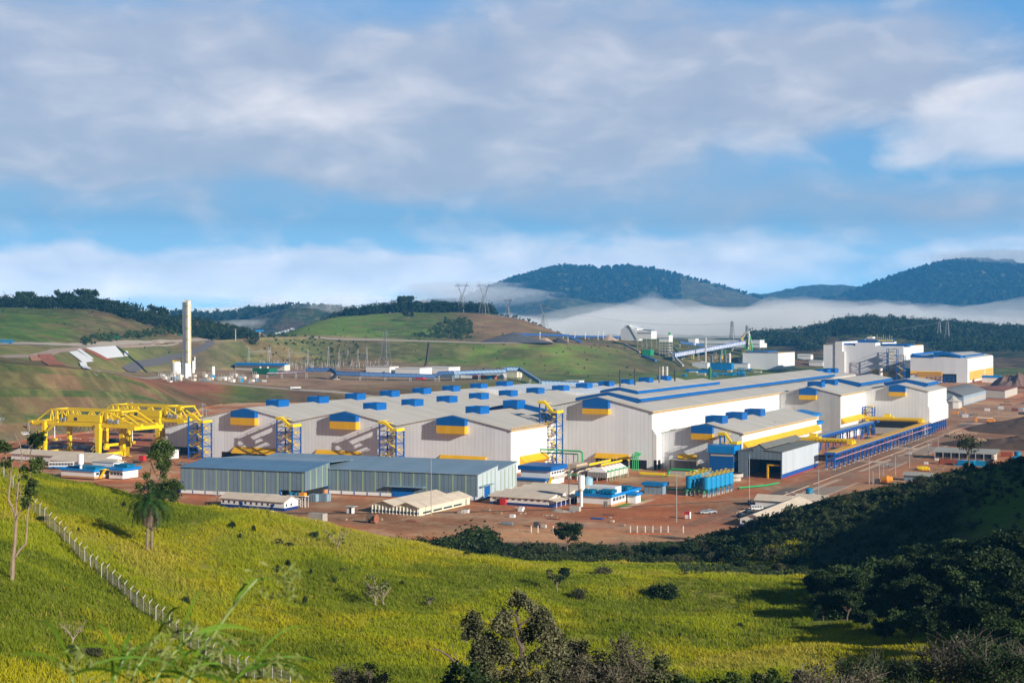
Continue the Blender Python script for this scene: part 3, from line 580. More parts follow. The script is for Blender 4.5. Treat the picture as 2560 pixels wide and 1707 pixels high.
# side entrance with yellow canopy on the right wall
MB().prism([(-300.3,2.4),(-300.3,7.4),(-297.2,4.6)],'y',590.5,617).build('door_canopy',YEL,T)
MB().box(-300.34,-300.25,592,616,0,2.6).build('doorway',DRK,T)
b=MB()
for k in range(12): b.box(-300.0,-299.8,vA+k*3.6,vA+k*3.6+.15,20.1,21.2)
b.box(-300.0,-299.85,vA,622,21.1,21.25); b.build('edge_railing',YEL,T)
# ---- tall hall B
vB=630.; T=Th('tall_factory_hall','tall white factory hall with long blue ridge monitors behind the cooling tower','factory building',-275,vB)
profB=[(-300.6,20.5),(-300.55,28.6),(-278,33.8),(-250,27.3)]
MB().prism([(-300.55,0),(-250,0),(-250,27.3),(-278,33.5),(-300.55,28.8)],'y',vB,838).build('wall',WHITE,T)
MB().box(-250,-249.7,vB+.3,836.5,0,27.0).build('side_wall',WHITER,T)
roofs(T,[(-304.5,28.3),(-278,33.8),(-249.3,27.3)],vB,838,ov=.6)
MB().box(-249.6,-248.9,vB-.6,837,26.7,27.35).build('gutter',GUT,T)
hood(T,-278.2,vB,6.7,25.7,28.3,32.1,2.8)
canopy(T,-279,-261.6,vB,6.8,4.6,2.6)
MB().box(-261.2,-252.6,vB-.1,vB+.5,0,4.3).build('doorway',DRK,T)
MB().prism([(-249.7,0),(-247.6,0),(-247.6,16.2),(-249.7,19.2)],'y',vB,vB+19).build('buttress',WHITER,T)
MB().box(-248.9,-247.5,vB-.1,vB+.1,0,4.6).box(-247.65,-247.5,vB+1.5,vB+5,0,4.4).build_each('side_door',DRK,T)
raised(T,-278,33.6,15.5,vB+12,1010,h=2.0,flare=2.2)
raised(T,-278,35.6,9.,vB+26,vB+150,h=1.8,flare=1.4,name='upper_ridge_monitor')
MB().prism([(-300,0),(-250,0),(-250,26.5),(-278,32.6),(-300,27)],'y',838.2,1012).build('rear_wall',WHITE,T)
roofs(T,[(-301,26.9),(-278,33.2),(-249.5,26.6)],840,1012,'rear_roof')
for i in range(3): vent(T,-278,1016+22*i,zr=32.5,w=4.6,L=10,h=2.6)
MB().prism([(-292,0),(-264,0),(-264,30),(-278,32.4),(-292,30)],'y',1014,1085).build('rear_ridge_block',ROOF,T)
b=MB().prism([(-249.7,13),(-247.5,10.8),(-247.5,9.6),(-249.7,9.6)],'y',780,836); b.build('side_step',WHITER,T)
# ---- hall D
vD=838.; T=Th('middle_factory_hall','rust-streaked white factory hall with one hood and a short yellow side awning','factory building',-232,vD)
profD=[(-249.6,26.7),(-232.1,31.2),(-213,26.8)]
WD=mat('weathered_white_cladding',(.62,.63,.62),.6,stripe=('xy',1.05,.09,.3),var=.12,dirt=((.30,.20,.12),.5))
MB().prism([(-249.5,0),(-213,0)]+[(-213,26.7),(-232.1,30.9),(-249.5,26.9)],'y',vD,930).build('wall',WD,T)
MB().box(-213,-212.7,vD+.3,925,0,26.4).build('side_wall',WHITER,T)
roofs(T,[(-252,26.1),(-232.1,31.2),(-212.4,26.7)],vD,930)
hood(T,-232.2,vD,5.1,23.7,26.4,29.9,2.5)
MB().prism([(-212.6,12.9),(-210.2,10.4),(-210.2,10.1),(-212.6,10.1)],'y',vD+.5,917).build('awning',YEL,T)
MB().box(-212.6,-212.0,vD-.5,925,26.2,26.75).build('gutter',GUT,T)
for v in (851,882): vent(T,-232.1,v,zr=31.2,w=4.4,L=8,h=2.6)
raised(T,-232.1,31.2,13,908,1000,h=2.4,flare=2)
MB().prism([(-249,0),(-213,0),(-213,26.4),(-232,30.5),(-249,26.6)],'y',930.2,1000).build('rear_wall',WHITE,T)
roofs(T,[(-250,26.4),(-232.1,31.0),(-212.6,26.6)],932,1000,'rear_roof')
# ---- hall E
vE=898.; T=Th('end_factory_hall','clean white gabled factory hall on blue columns at the far end of the crane runway','factory building',-192,vE)
MB().prism([(-212.6,8.5),(-173.9,8.5),(-173.1,8.5),(-173.1,16.9),(-173.9,19.2),(-173.9,26.9),(-192.4,31.1),(-212.6,26.9)],'y',vE,958).build('wall',WHITE,T)
MB().box(-173.2,-172.8,vE+.2,960,7.2,16.7).build('side_wall',WHITER,T)
MB().box(-174,-173.6,vE+.2,958.3,19.4,26.6).build('side_wall',WHITER,T)
MB().box(-177,-173.8,vE,vE+.4,0,8.5).build('corner_pier',WHITE,T)
roofs(T,[(-213,26.8),(-192.4,31.3),(-173.3,26.9)],vE,958)
hood(T,-192.3,vE,5.,24,26.5,30.2,2.5)
raised(T,-192.4,31.2,12,922,958,h=2.4,flare=2)
b=MB()
for k in range(9):
    v=vE+1+k*7.3
    b.box(-174.2,-173.6,v,v+.6,0,8.4).box(-180.2,-179.6,v,v+.6,0,8.4)
    if k<8:
        b.bar((-173.9,v,0),(-173.9,v+7.3,8),.25); b.bar((-173.9,v,8),(-173.9,v+7.3,0),.25); b.bar((-173.9,v,4.2),(-173.9,v+7.3,4.2),.3)
b.build_each('column',BST,T)
MB().box(-212,-178,vE+.3,vE+40,0,8.4).build('dark_bay',DRK,T)
MB().box(-211,-183,vE-1.6,vE+.2,0,4.).build('low_wall',CONC,T)
# ---- hall C (small, with long yellow awning)
vC=637.; T=Th('small_factory_hall','small white gabled factory hall with a long yellow side awning and three roof vents','factory building',-225,vC)
MB().prism([(-247.4,0),(-208,0),(-208,18.1),(-225.2,22.1),(-243,18.5),(-247.4,17.5)],'y',vC,766).build('wall',WHITE,T)
MB().box(-208,-207.7,vC+.3,766,0,17.8).build('side_wall',WHITER,T)
roofs(T,[(-247.4,17.2),(-225.2,22.3),(-207.4,18.1)],vC,766)
MB().box(-207.5,-206.9,vC-.5,766,17.5,18.1).build('gutter',GUT,T)
hood(T,-226.8,vC,5.2,14.8,17.6,20.9,2.6)
MB().prism([(-207.6,14.1),(-205.2,11.4),(-205.2,11.1),(-207.6,11.2)],'y',vC+1,768).build('awning',YEL,T)
canopy(T,-239.2,-230.3,vC,7.4,5.4,1.8)
for i in range(3): vent(T,-225.2,647+30*i,zr=22.3,w=4.3,L=8.5,h=2.8)
MB().box(-216.5,-211,700,700.5,18.9,19.4).build('roof_strip',DRK,T)
# concrete bay in front of hall C
T=Th('concrete_shelter','open concrete shelter below the yellow canopy of the small hall','shelter',-236,634,group=None)
b=MB().box(-241.3,-228.4,630.5,636.8,4.6,5.0)
for k in range(5): b.box(-241.2+k*3.05,-240.8+k*3.05,630.8,631.2,0,4.6)
b.box(-241.1,-228.6,636.2,636.5,0,4.5); b.box(-228.7,-228.5,631.2,636.2,0,4.5); b.build('frame',CONC,T)
# ---- blue switch room tower
T=Th('blue_tower_building','tall blue control building with a lighter blue roof cap beside the grey shed','building',-211,618)
b=MB().box(-216.8,-205.4,617,624.6,0,10.4).build('wall',BLUE,T)
MB().box(-217.4,-204.8,616.4,625.2,10.5,13.9).build('roof_cap',BLUE2,T)
MB().box(-216.2,-205.6,616.9,617.0,9.2,10.3).build('window',CONC,T)
MB().box(-205.35,-205.25,618,623.8,6.8,9.6).build('window',CONC,T)
MB().box(-205.35,-205.2,618.4,623.8,0,3.6).build_each('side_door',DRK,T)
MB().box(-205.35,-205.22,618.2,624,3.9,6.5).build('side_panel',BLUE2,T)
# ---- grey shed G
T=Th('grey_open_shed','grey sheet-metal shed with stepped roof and a wide dark opening','shed',-193,617.4)
G0=617.4;G1=678
b=MB()
b.prism([(-203.2,0),(-198.8,0),(-198.8,8.5),(-183.5,8.5),(-183.5,0),(-183,0),(-183,12.1),(-191,12.1),(-191,13.3),(-193.5,15.0),(-196,13.3),(-196.1,12.1),(-203.2,12)],'y',G0,G0+.4); b.build('front_wall',GALV,T)
b=MB().box(-183.3,-182.9,G0+.4,G1,2.2,12); b.box(-203.2,-202.9,G0+.4,G1,0,12); b.box(-203.2,-183,G1-.3,G1,0,12); b.build('side_wall',mat('pale_galvanised_sheet',(.55,.62,.68),.4,.1,stripe=('xy',1.3,.06,.15),var=.08),T)
DR=mat('dark_grey_roof',(.19,.19,.165),.6,stripe=('y',1.,.1,.2),var=.2)
MB().prism([(-203.6,11.9),(-196.,12.6),(-196.,12.85),(-203.6,12.15)],'y',G0-.3,G1+.3).prism([(-191,12.6),(-182.6,12.0),(-182.6,12.25),(-191,12.85)],'y',G0-.3,G1+.3).build('roof',DR,T)
MB().prism([(-196.4,13.3),(-193.5,15.2),(-190.6,13.3),(-190.6,13.5),(-193.5,15.45),(-196.4,13.5)],'y',G0-.2,G1-2).prism([(-196,12.6),(-195.8,12.6),(-195.8,13.4),(-196,13.4)],'y',G0+.5,G1-3).build('roof_lantern',DR,T)
MB().box(-183.2,-183.0,G0+.4,G1,0,2.2).build('plinth_trim',BST,T)
MB().box(-202.8,-183.4,G0+30,G0+30.3,0,11.8).build('inner_wall',DRK,T)
MB().box(-182.9,-182.7,G0+.4,G1,.1,.35).build('red_rail',RED,T)
MB().box(-190.2,-189.5,G0+1,G0+1.7,0,6.2).box(-190.2,-184.5,G0+1,G0+1.6,5.7,6.3).build('inner_crane',YEL,T)
# ---- blue-grey shed F (turned a little)
rF=-R_(20.4); TF=Th('long_grey_shed','long blue-grey corrugated shed with pale vertical light strips in front of the hall','shed',*uv(-135.05,578.69),rot=rF)
prof1=[(0,.0),(0,11),(20.4,12.9),(20.4,0)]
b=MB(); b.prism([(0,1.8),(20.4,1.8),(20.4,12.9),(0,11)],'x',0,46); b.prism([(0,3.6),(19,3.6),(20.4,12.9),(0,11)],'x',46,57.2)
b.prism([(20.4,3.6),(20.8,3.6),(20.8,12.9),(20.4,12.9)],'x',46,57.2)
b.prism([(19.1,1.8),(41,1.8),(41,12.0),(19.1,10.4)],'x',57.4,122.6); b.prism([(41,1.2),(63,1.2),(63,11.4),(41,10.0)],'x',10,122.5); b.prism([(20.8,2),(41,2),(41,12),(20.8,10.6)],'x',6,57.3)
b.build('wall',GALV,TF)
MB().prism([(19.2,1.3),(41,1.3),(41,11.9),(19.2,10.3)],'x',122.61,122.75).prism([(41,1.3),(62.9,1.3),(62.9,11.3),(41,9.9)],'x',122.61,122.75).build('end_wall',mat('pale_galvanised_wall',(.52,.60,.64),.4,.1,stripe=('xy',1.3,.06,.2),var=.08),TF)
b=MB()
def sl(y0,z0,y1,z1,x0,x1): b.prism([(y0,z0),(y1,z1),(y1,z1+.22),(y0,z0+.22)],'x',x0,x1)
sl(-.6,11.0,20.6,12.95,-.4,57.7); b.build('roof',mat('blue_grey_roof',(.14,.26,.38),.4,.2,stripe=('xy',1.,.1,.15),var=.2,vscale=.1),TF)
b=MB(); sl(18.6,10.45,41.1,12.15,57.8,123.1); sl(21,12.98,41.1,12.2,5.,57.75); b.build('roof',GALVR,TF)
b=MB(); sl(41.3,10.15,63.4,11.55,8.5,123.1); b.build('roof',GALVR,TF)
b=MB(); b.box(-.05,46,-.02,.2,.55,1.8); b.box(57.4,122.6,19.05,19.3,.55,1.8); b.box(122.5,122.8,19.3,62,.5,1.3); b.build_each('white_plinth',WPAINT,TF)
b=MB()
for x in [5.2+5.62*k for k in range(10)]: b.box(x,x+.7,-.07,.0,1.9,11)
for x in [61.3+5.6*k for k in range(11)]: b.box(x,x+.7,19.02,19.09,1.9,10.4)
for y in (4,9,14,18): b.box(57.2,57.27,y,y+.8,3.7,11+y*.09)
for y in (24,28.5,33,37.5): b.box(122.76,122.82,y,y+.7,1.5,10.+(y-19)*.07)
for y in (44,48.5,53,57.5,61): b.box(122.76,122.82,y,y+.7,1.5,9.4+(y-41)*.06)
b.build_each('light_strip',STRIP,TF)
b=MB()
for k in range(9): b.box(5.8*k-.1,5.8*k+.25,-.12,.15,0,1.8)
for k in range(12): b.box(57.6+5.8*k-.1,57.6+5.8*k+.2,18.9,19.2,0,1.8)
b.box(46,46.3,-.1,.3,0,3.6).box(56.9,57.3,-.1,.3,0,3.6).box(56.9,57.3,18.2,18.6,0,3.6).build_each('column',BST,TF)
MB().box(46.2,56.9,2.5,18,0,3.5).build('dark_bay',DRK,TF)
MB().box(86,95.5,18.9,19.06,0,4.2).box(122.7,122.9,26,32,0,5.4).build_each('sliding_door',BLUE,TF)
MB().box(84,100.5,16.8,19.1,4.6,4.9).box(122.8,124.6,20,33,5.6,5.8).build('door_canopy',GALV,TF)
b=MB().box(-.1,46,-.9,.1,-.6,.55).box(57.4,122.7,18.2,19.2,-.6,.5); b.build_each('earth_plinth',EARTH,TF)
# ---- stair towers
def stair_tower(u0,u1,v0,v1,z1,ztop,label,side=-1,group='blue and yellow stair towers',n=None,top=True):
    T=Th('stair_tower',label,'stair tower',(u0+u1)/2,(v0+v1)/2,group=group)
    n=n or max(2,round(z1/3.1)); dz=z1/n; f=MB(); w=.6
    for a in (u0,u1):
        for c in (v0,v1): f.box(a-w/2,a+w/2,c-w/2,c+w/2,0,z1+(ztop-z1 if (a==u0 and top) else 0))
    for i in range(n+1):
        z=i*dz
        if i: f.box(u0,u1,v0-.12,v0+.12,z-.15,z+.15).box(u0,u1,v1-.12,v1+.12,z-.15,z+.15).box(u0-.12,u0+.12,v0,v1,z-.15,z+.15).box(u1-.12,u1+.12,v0,v1,z-.15,z+.15)
        if i<n and i%2: 
            f.bar((u0,v0,z),((u0+u1)/2,v0,z+dz),.2); f.bar((u1,v0,z),((u0+u1)/2,v0,z+dz),.2)
            f.bar((u1,v0,z),(u1,v1,z+dz),.2)
        elif i<n:
            f.bar((u0,v0,z+dz),(u0+(u1-u0)*.5,v0,z),.2); f.bar((u1,v0,z+dz),(u0+(u1-u0)*.5,v0,z),.2); f.bar((u1,v1,z),(u1,v0,z+dz),.2)
    f.build('frame',BST,T)
    s=MB(); vm=(v0+v1)/2; a,b_=u0+1.3,u1-1.6
    for i in range(n):
        z=i*dz; x0,x1=(a,b_) if i%2==0 else (b_,a); va,vb=(v0+1.2,vm-.2) if i%2==0 else (vm+.6,v1-1)
        dx=(x1-x0)
        s.prism([(x0,z),(x0,z+.25),(x1,z+dz+.25),(x1,z+dz)] if dx>0 else [(x1,z+dz),(x1,z+dz+.25),(x0,z+.25),(x0,z)],'y',va,vb)
        for vv in (va,vb): s.bar((x0,vv,z+1.2),(x1,vv,z+dz+1.2),.1)
    s.build('stairs',YST,T)
    p=MB()
    for i in range(1,n+1):
        z=i*dz; e=(b_,u1+.2) if (i-1)%2==0 else (u0-.2,a)
        p.box(e[0],e[1],v0+.3,v1-.2,z,z+.15).box(e[0],e[1],v0+.2,v0+.3,z+.5,z+1.2)
    if top:
        z=z1
        p.box(u1-2.6,u1+.4,v0,v1,z,z+.2).box(u1-2.6,u1+.4,v0-.05,v0+.1,z+.2,z+1.4).box(u1+.25,u1+.4,v0,v1,z+.2,z+1.4)
        p.prism([(u0+2.2,ztop),(u1-2.4,z1),(u1-2.4,z1+1.5),(u0+2.2,ztop+1.5)],'y',v0+.2,v0+1.6)
        p.box(u0-1,u0+2.3,v0,v1+2,ztop,ztop+.25).box(u0-1,u0+2.3,v0-.05,v0+.1,ztop+.2,ztop+1.4)
        for k in range(5): p.box(u0-1,u0-.9,v0+k*2.2,v0+k*2.2+.12,ztop,ztop+1.3)
        p.box(u0-1,u0-.9,v0,v0+9,ztop+1.2,ztop+1.35)
    p.build_each('landing',YST,T); return T
stair_tower(-482,-472.8,572.5,579.5,18.4,21.6,'stair tower at the left end of the three-gable hall, nearest the gantry cranes')
stair_tower(-426,-416.8,572.5,579.5,18.2,21.6,'stair tower in the valley between the first and second gables')
stair_tower(-366,-356.8,572.5,579.5,18.2,21.6,'stair tower in the valley between the second and third gables')
stair_tower(-304.2,-295.2,619.5,626.5,25.9,30.4,'tallest stair tower in front, between the three-gable hall and the tall hall',n=8)
stair_tower(-215.6,-207.9,628.5,634.8,13.6,17.6,'short stair tower on the corner of the small hall above the grey shed',n=4)
stair_tower(-212.0,-206.,889,896.,17,21,'stair tower between the middle hall and the end hall, half hidden by a crane',n=5,top=False)
# ---- tall white buildings far right
T=Th('melt_shop_building','tallest white building at the back with stepped parapet and blue roof trims','factory building',-410,1795)
vH=1790
b=MB().prism([(-448.5,0),(-376.5,0),(-376.5,40),(-411,40),(-411,44),(-436,44),(-436,40),(-439,40),(-439,41),(-452,41),(-452,45.1),(-461,45.1),(-461,33),(-461,0)],'y',vH,vH+120)
b.build('wall',WHITE,T); MB().box(-376.5,-376.1,vH+.4,vH+122,0,39).build('side_wall',WHITER,T)
MB().box(-476.2,-461,vH-2,vH+60,0,41.4).build('left_wing',WHITE,T); MB().prism([(-461,0),(-449,0),(-449,32.8),(-452,32.8),(-452,45.2),(-461,45.2)],'y',vH-3,vH-.2).build('front_projection',WHITER,T)
MB().box(-405,-372,vH+2,vH+40,40.2,42.6).box(-452,-440,vH+4,vH+30,41.2,43).box(-462.5,-461.2,vH+1,vH+60,41.6,45).box(-436,-411,vH+10,vH+14,44.2,47.5).box(-430,-395,vH+30,vH+34,44.2,49).build_each('roof_trim',BLUE,T)
MB().box(-476.4,-461.3,vH-2.1,vH-1.9,41,41.6).box(-390,-376,vH+60,vH+122,39.8,40.5).build_each('gutter',GUT,T)
MB().prism([(-438,44.2),(-424,44.2),(-424,51),(-430,51)],'y',vH+40,vH+55).build('penthouse',WHITER,T)
b=MB()
for k in range(12): b.box(-425+k*2.6,-424.6+k*2.6,vH+24,vH+24.4,44,52+math.sin(k*2)*2)
b.box(-428,-395,vH+23,vH+26,46,47.5); b.build('roof_pipes',YST,T)
MB().box(-415,-377,vH-6,vH-.2,5.5,10.5).build('awning',YEL,T); MB().box(-372,-348,vH-3,vH,6,9).build('awning',YEL,T)
T=Th('casting_building','wide white building with blue chevron roof trim and slatted yellow louvres','factory building',-310,1695)
vI=1695
MB().prism([(-348.5,0),(-284,0),(-284,27.7),(-310,29.6),(-322,29),(-348.5,29.4)],'y',vI,vI+185).build('wall',WHITE,T)
MB().box(-284,-283.6,vI+.4,vI+186,0,27).build('side_wall',WHITER,T)
MB().prism([(-348.5,28.9),(-322,28.4),(-322,30.6),(-348.5,31.6)],'y',vI-.4,vI+6).prism([(-322,29.2),(-309.6,31.5),(-292,28.4),(-292,30.6),(-309.6,35.2),(-322,35)],'y',vI+.5,vI+20).prism([(-348.5,30.5),(-346,30.5),(-346,33),(-348.5,33)],'y',vI+6,vI+180).prism([(-292,28.4),(-290,28.4),(-290,31),(-292,31)],'y',vI+20,vI+160).build_each('roof_trim',BLUE,T)
MB().prism([(-348,30),(-310,32.4),(-284.5,27.9),(-284.5,28.2),(-310,32.8),(-348,30.5)],'y',vI+20.5,vI+184).build('roof',ROOF,T)
b=MB()
for k in range(5): b.prism([(-283.6,2.5+k*2.1),(-283.6,4.3+k*2.1),(-282.3,2.9+k*2.1)],'y',vI+12,vI+118); b.prism([(-283.6,2.5+k*2.1),(-283.6,4.3+k*2.1),(-282.3,2.9+k*2.1)],'y',vI+126,vI+182)
for k in range(5): b.prism([(vI-.1,2.5+k*2.1),(vI-.1,4.3+k*2.1),(vI-1.4,2.9+k*2.1)],'x',-340,-312)
b.prism([(vI-.1,9),(vI-.1,13),(vI-2,10)],'x',-348,-341)
b.build_each('louvre',YEL,T); MB().box(-311.5,-296,vI-.2,vI,0,10).build('doorway',DRK,T)
def far_tower(u0,u1,v0,v1,z,label): stair_tower(u0,u1,v0,v1,z,z+2,label,n=int(z/4.),top=False)
far_tower(-394,-382,1776,1786,37,'tall zigzag stair tower on the tallest white building at the back')
far_tower(-362,-353.5,1682,1691,31,'zigzag stair tower on the white building with yellow louvres')
# building J
u,v=-625.5,2060
T=Th('white_block_building','plain white block building with a blue roof strip in front of the blast furnace','factory building',-640,1750)
vJ=1750; zJ=2
q0=at(1822,925,2);q1=at(1945,921,2);q2=at(1986,915,2)
T.o.location=(*W(-554,1850),6); T.off=(-554,1850,6)
MB().box(-603,-554,1850,1928,6,28.6).build('wall',WHITE,T)
MB().box(-554,-553.6,1850.4,1928,8,28).build('side_wall',WHITER,T)
MB().box(-602,-570,1856,1900,28.8,30.6).build_each('roof_trim',BLUE,T); MB().box(-603.3,-553.4,1849.6,1928.4,28.6,29.0).build('roof',GUT,T)
# ---------------------------------------------------------------- crane runways and cranes
T=Th('crane_runway','long blue steel crane runway with a yellow top rail along the road','crane runway',-174.7,784)
b=MB();r=MB();pk=MB();ft=MB();n=25
for k in range(n+1):
    v=669+k*9.2
    for u in (-176.6,-172.8):
        b.box(u-.28,u+.28,v-.3,v+.3,0,6.9); ft.box(u-.55,u+.55,v-.6,v+.6,0,.5)
    b.bar((-176.6,v,.3),(-172.8,v,3.4),.2); b.bar((-176.6,v,3.4),(-172.8,v,.3),.2); b.bar((-176.6,v,3.4),(-172.8,v,6.6),.2); b.box(-176.6,-172.8,v-.1,v+.1,3.3,3.5)
    if k<n and k%4==0:
        for z in (.4,3.6): b.bar((-172.8,v,z),(-172.8,v+9.2,z+3),.22); b.bar((-172.8,v,z+3),(-172.8,v+9.2,z),.22)
b.box(-173.2,-172.5,669,901,6.9,7.9).box(-176.9,-176.2,669,901,6.9,7.9); b.build('frame',BST,T); ft.build_each('footing',CONC,T)
r.box(-177.3,-172.3,669,901,7.95,8.15).build('walkway',YEL,T); MB().box(-177.3,-172.2,668.4,669,7.0,8.2).build('end_plate',BST,T)
pk.box(-172.5,-172.2,669,901,4.9,5.15).build('pipe',mat('pink_pipe',(.75,.35,.35),.5),T)
T=Th('crane_runway','shorter blue crane runway against the small and middle halls','crane runway',-206,800)
b=MB()
for k in range(13):
    v=690+k*16; b.box(-206.8,-206.1,v-.3,v+.3,0,8); b.box(-203.9,-203.3,v-.3,v+.3,0,8); b.bar((-206.5,v,5),(-203.6,v,7.6),.2)
    if k%3==1: b.bar((-203.6,v,0),(-203.6,v+16,7.5),.25)
b.box(-203.9,-203.1,684,896,7.3,8.8).box(-206.9,-206.2,684,896,7.3,8.8); b.build('frame',BST,T)
MB().box(-206.9,-203.,684,896,8.85,9.0).build('walkway',mat('grating',(.33,.35,.36),.6),T)
def bridge_crane(v,label,u0=-206.5,u1=-174.,z=9.1,festoon=True):
    T=Th('overhead_crane',label,'crane',(u0+u1)/2,v,z,group='yellow overhead cranes on the runways')
    g=MB().box(u0,u1,v-2.6,v-1.4,z+.2,z+2.1).box(u0,u1,v+1.4,v+2.6,z+.2,z+2.1); g.box(u0-.3,u0+2,v-4.4,v+4.4,z,z+1).box(u1-2.2,u1+.3,v-4.4,v+4.4,z,z+1.0); g.build('girder',YST,T)
    h=MB()
    for k in range(18):
        u=u0+k*(u1-u0)/17; h.box(u-.06,u+.06,v-3.5,v-3.4,z+1.2,z+2.7)
    h.box(u0,u1,v-3.5,v-3.4,z+2.6,z+2.75).box(u0,u1,v-3.5,v-3.42,z+1.9,z+2).box(u0,u1,v-3.6,v-2.6,z+1.1,z+1.2); h.build('railing',YST,T)
    uc=u0+(u1-u0)*.38; t=MB().box(uc-3,uc+3.4,v-2.4,v+2.4,z+2.2,z+3.0).box(uc-2,uc+1.5,v-1.4,v+1.2,z+3.,z+4.4); t.build('trolley',YST,T)
    if festoon:
        f=MB(); 
        for k in range(9):
            a=u0+12+k*1.9; f.tube([(a+.95-.95*math.cos(t*math.pi/5),v-2.75,z+1.9-1.5*math.sin(t*math.pi/5)) for t in range(6)],.07,4)
        f.build('cable_loops',BLACK,T)
    return T
bridge_crane(711,'yellow overhead crane with black cable loops behind the grey open shed')
bridge_crane(884,'yellow overhead crane in front of the end hall at the far end of the runway',u0=-208,festoon=False)
# steel stock lying between the runways
def place_uv(mb,name,m,label,cat,u,v,z=0,**k): return solo(mb,name,m,label,cat,u,v,z,**k)
random.seed(5)
for i in range(16):
    u=-199+random.random()*18; v=684+random.random()*195; b=MB()
    for k in range(3+i%3): b.box(u-4,u+4,v+k*1.0,v+k*1.0+.7,.1,.7+.3*(k%2))
    b.box(u-3.5,u+3.5,v+.4,v+2,.7,1.2)
    place_uv(b,'steel_plate_stack',mat('dark_steel',(.10,.11,.13),.5,.3,var=.3),'dark steel plate stack, '+PLACE(u,v,[('the grey open shed',-193,680),('the first overhead crane',-190,711),('the middle hall',-213,850),('the second overhead crane',-190,884),('the middle of the long runway',-176,780)]),'steel stack',u,v,group='steel stacks between the runways')
# ---- gantry cranes
def gantry(dv,uo,label,ur):
    T=Th('gantry_crane',label,'gantry crane',-538+uo,556+dv,group='yellow gantry cranes in the left stockyard')
    uL=-556+uo; uR=-519+uo; vf=547+dv; vb=564.5+dv; ue=-568+uo
    for (u,w) in ((uL,1.1),(uR,1.7)):
        for v in (vf,vb):
            L=MB(); L.v+= [(u-w*.62,v-.9,2.2),(u+w*.62,v-.9,2.2),(u+w*.62,v+.9,2.2),(u-w*.62,v+.9,2.2),(u-w,v-1.1,16),(u+w,v-1.1,16),(u+w,v+1.1,16),(u-w,v+1.1,16)]
            L.f+=[(0,3,2,1),(4,5,6,7),(0,1,5,4),(1,2,6,5),(2,3,7,6),(3,0,4,7)]; L.box(u-w*.8,u+w*.8,v-1,v+1,16.02,18.5); L.prism([(u-1.0,.9),(u+1.,.9),(u+.6,2.19),(u-.6,2.19)],'y',v-1.6,v+1.6); L.box(u-.35,u+.35,v-1.9,v+1.9,.1,.88)
            L.build('leg',YST,T)
        MB().box(u-.6,u+.6,vf+1.2,vb-1.2,1.6,3.0).build('sill_beam',YST,T)
    g=MB()
    for v in (vf+3.2,vb-3.2): g.box(ue,ur,v-1,v+1,16.0,18.6)
    g.box(ue-.2,ue+1.4,vf+1.5,vb-1.5,16.6,18.2).box(ur-5,ur-.2,vf-2,vb+2,15.8,17.6); g.build('girder',YST,T)
    w=MB()
    for v,sg in ((vf+1.4,-1),(vb-1.4,1)):
        w.box(ue,ur,min(v,v+sg*1.1),max(v,v+sg*1.1),17.2,17.35)
        y=v+sg*1.1
        for k in range(31): x=ue+k*(ur-ue)/30; w.box(x-.05,x+.05,y-.05,y+.05,17.3,18.5)
        w.box(ue,ur,y-.06,y+.06,18.4,18.55).box(ue,ur,y-.04,y+.04,17.9,18.0)
    w.build('walkway_railing',YST,T)
    t=MB(); zt=24.6
    for v in (vf+3.2,vb-3.2):
        t.box(uL+1,uR+13,v-.35,v+.35,zt-.5,zt+.3)
        for x,d in ((uL+1.8,1.1),(uR+.2,1.2),(uR+2.2,1.2)): t.bar((x-d,v,18.6),(x+.2,v,zt),.55); t.bar((x+d+.6,v,18.6),(x+.2,v,zt),.55)
        t.bar((uL+1,v,zt),(ue+3,v,18.4),.6); t.bar((uR+2.5,v,zt-.3),(ur-6,v,18.4),.65); t.bar((uR+12.5,v,zt-.3),(ur-1.5,v,18.2),.65)
        for k in range(3): x=uL+9+k*10; t.bar((x,v,zt-.4),(x-5,v,19),.4); t.bar((x,v,zt-.4),(x+5,v,19),.4); t.box(x-.2,x+.2,v-.2,v+.2,19,zt)
    for x in (uL+2,uR+1,uR+12): t.box(x-.4,x+.4,vf+3.2,vb-3.2,zt-.45,zt+.25)
    for x in (uL+5.3,uR+2.6): t.box(x-.8,x+.8,vf+2.7,vf+3.7,18.6,zt-.5).box(x-.8,x+.8,vb-3.7,vb-2.7,18.6,zt-.5)
    t.build('top_truss',YST,T)
    h=MB().box(uL+14,uR-.8,vf+2,vf+5.5,18.7,22.4).build('machine_house',YST,T); MB().box(uL+18.5,uL+20.6,vf+1.9,vf+2,19.2,20.8).build('window',GLASS,(h,T.off))
    hb=MB()
    for x in (uL+9.5,uL+12,uR+5.2,uR+7,uR+9,uR+10.6): hb.box(x-.6,x+.6,vf+1.6,vf+2.9,18.6,20.3+.5*math.sin(x))
    hb.build_each('motor_box',GRY,T)
    c=MB(); x=uL+4
    while x<ur-7:
        c.tube([(x+1.4-1.4*math.cos(t*math.pi/6),vf+1.2,16.2-2.4*math.sin(t*math.pi/6)) for t in range(7)],.09,4); x+=2.8
    c.build('cable_loops',BLACK,T)
    s=MB(); s.prism([(uL+2.2,12.2),(uL+11,18),(uL+11,19.2),(uL+2.2,13.4)],'y',vf-1.9,vf-1.2)
    for k in range(4): z=2+k*2.8; s.prism([(uL-4,z),(uL-1.4,z+2.8),(uL-1.4,z+3.5),(uL-4,z+.7)],'y',vf-1.4+.9*(k%2),vf-.8+.9*(k%2)); s.box(uL-4.4,uL-1.1,vf-1.5,vf+.6,z+2.7,z+2.85); s.box(uL-4.4,uL-4.3,vf-1.5,vf-1.4,z,z+3.8)
    for k in range(3): z=1+k*2.; s.box(uR-4.5,uR-1.8,vf-1,vf+1,z,z+.15).bar((uR-4.2,vf-1,z),(uR-2,vf-1,z+2),.2)
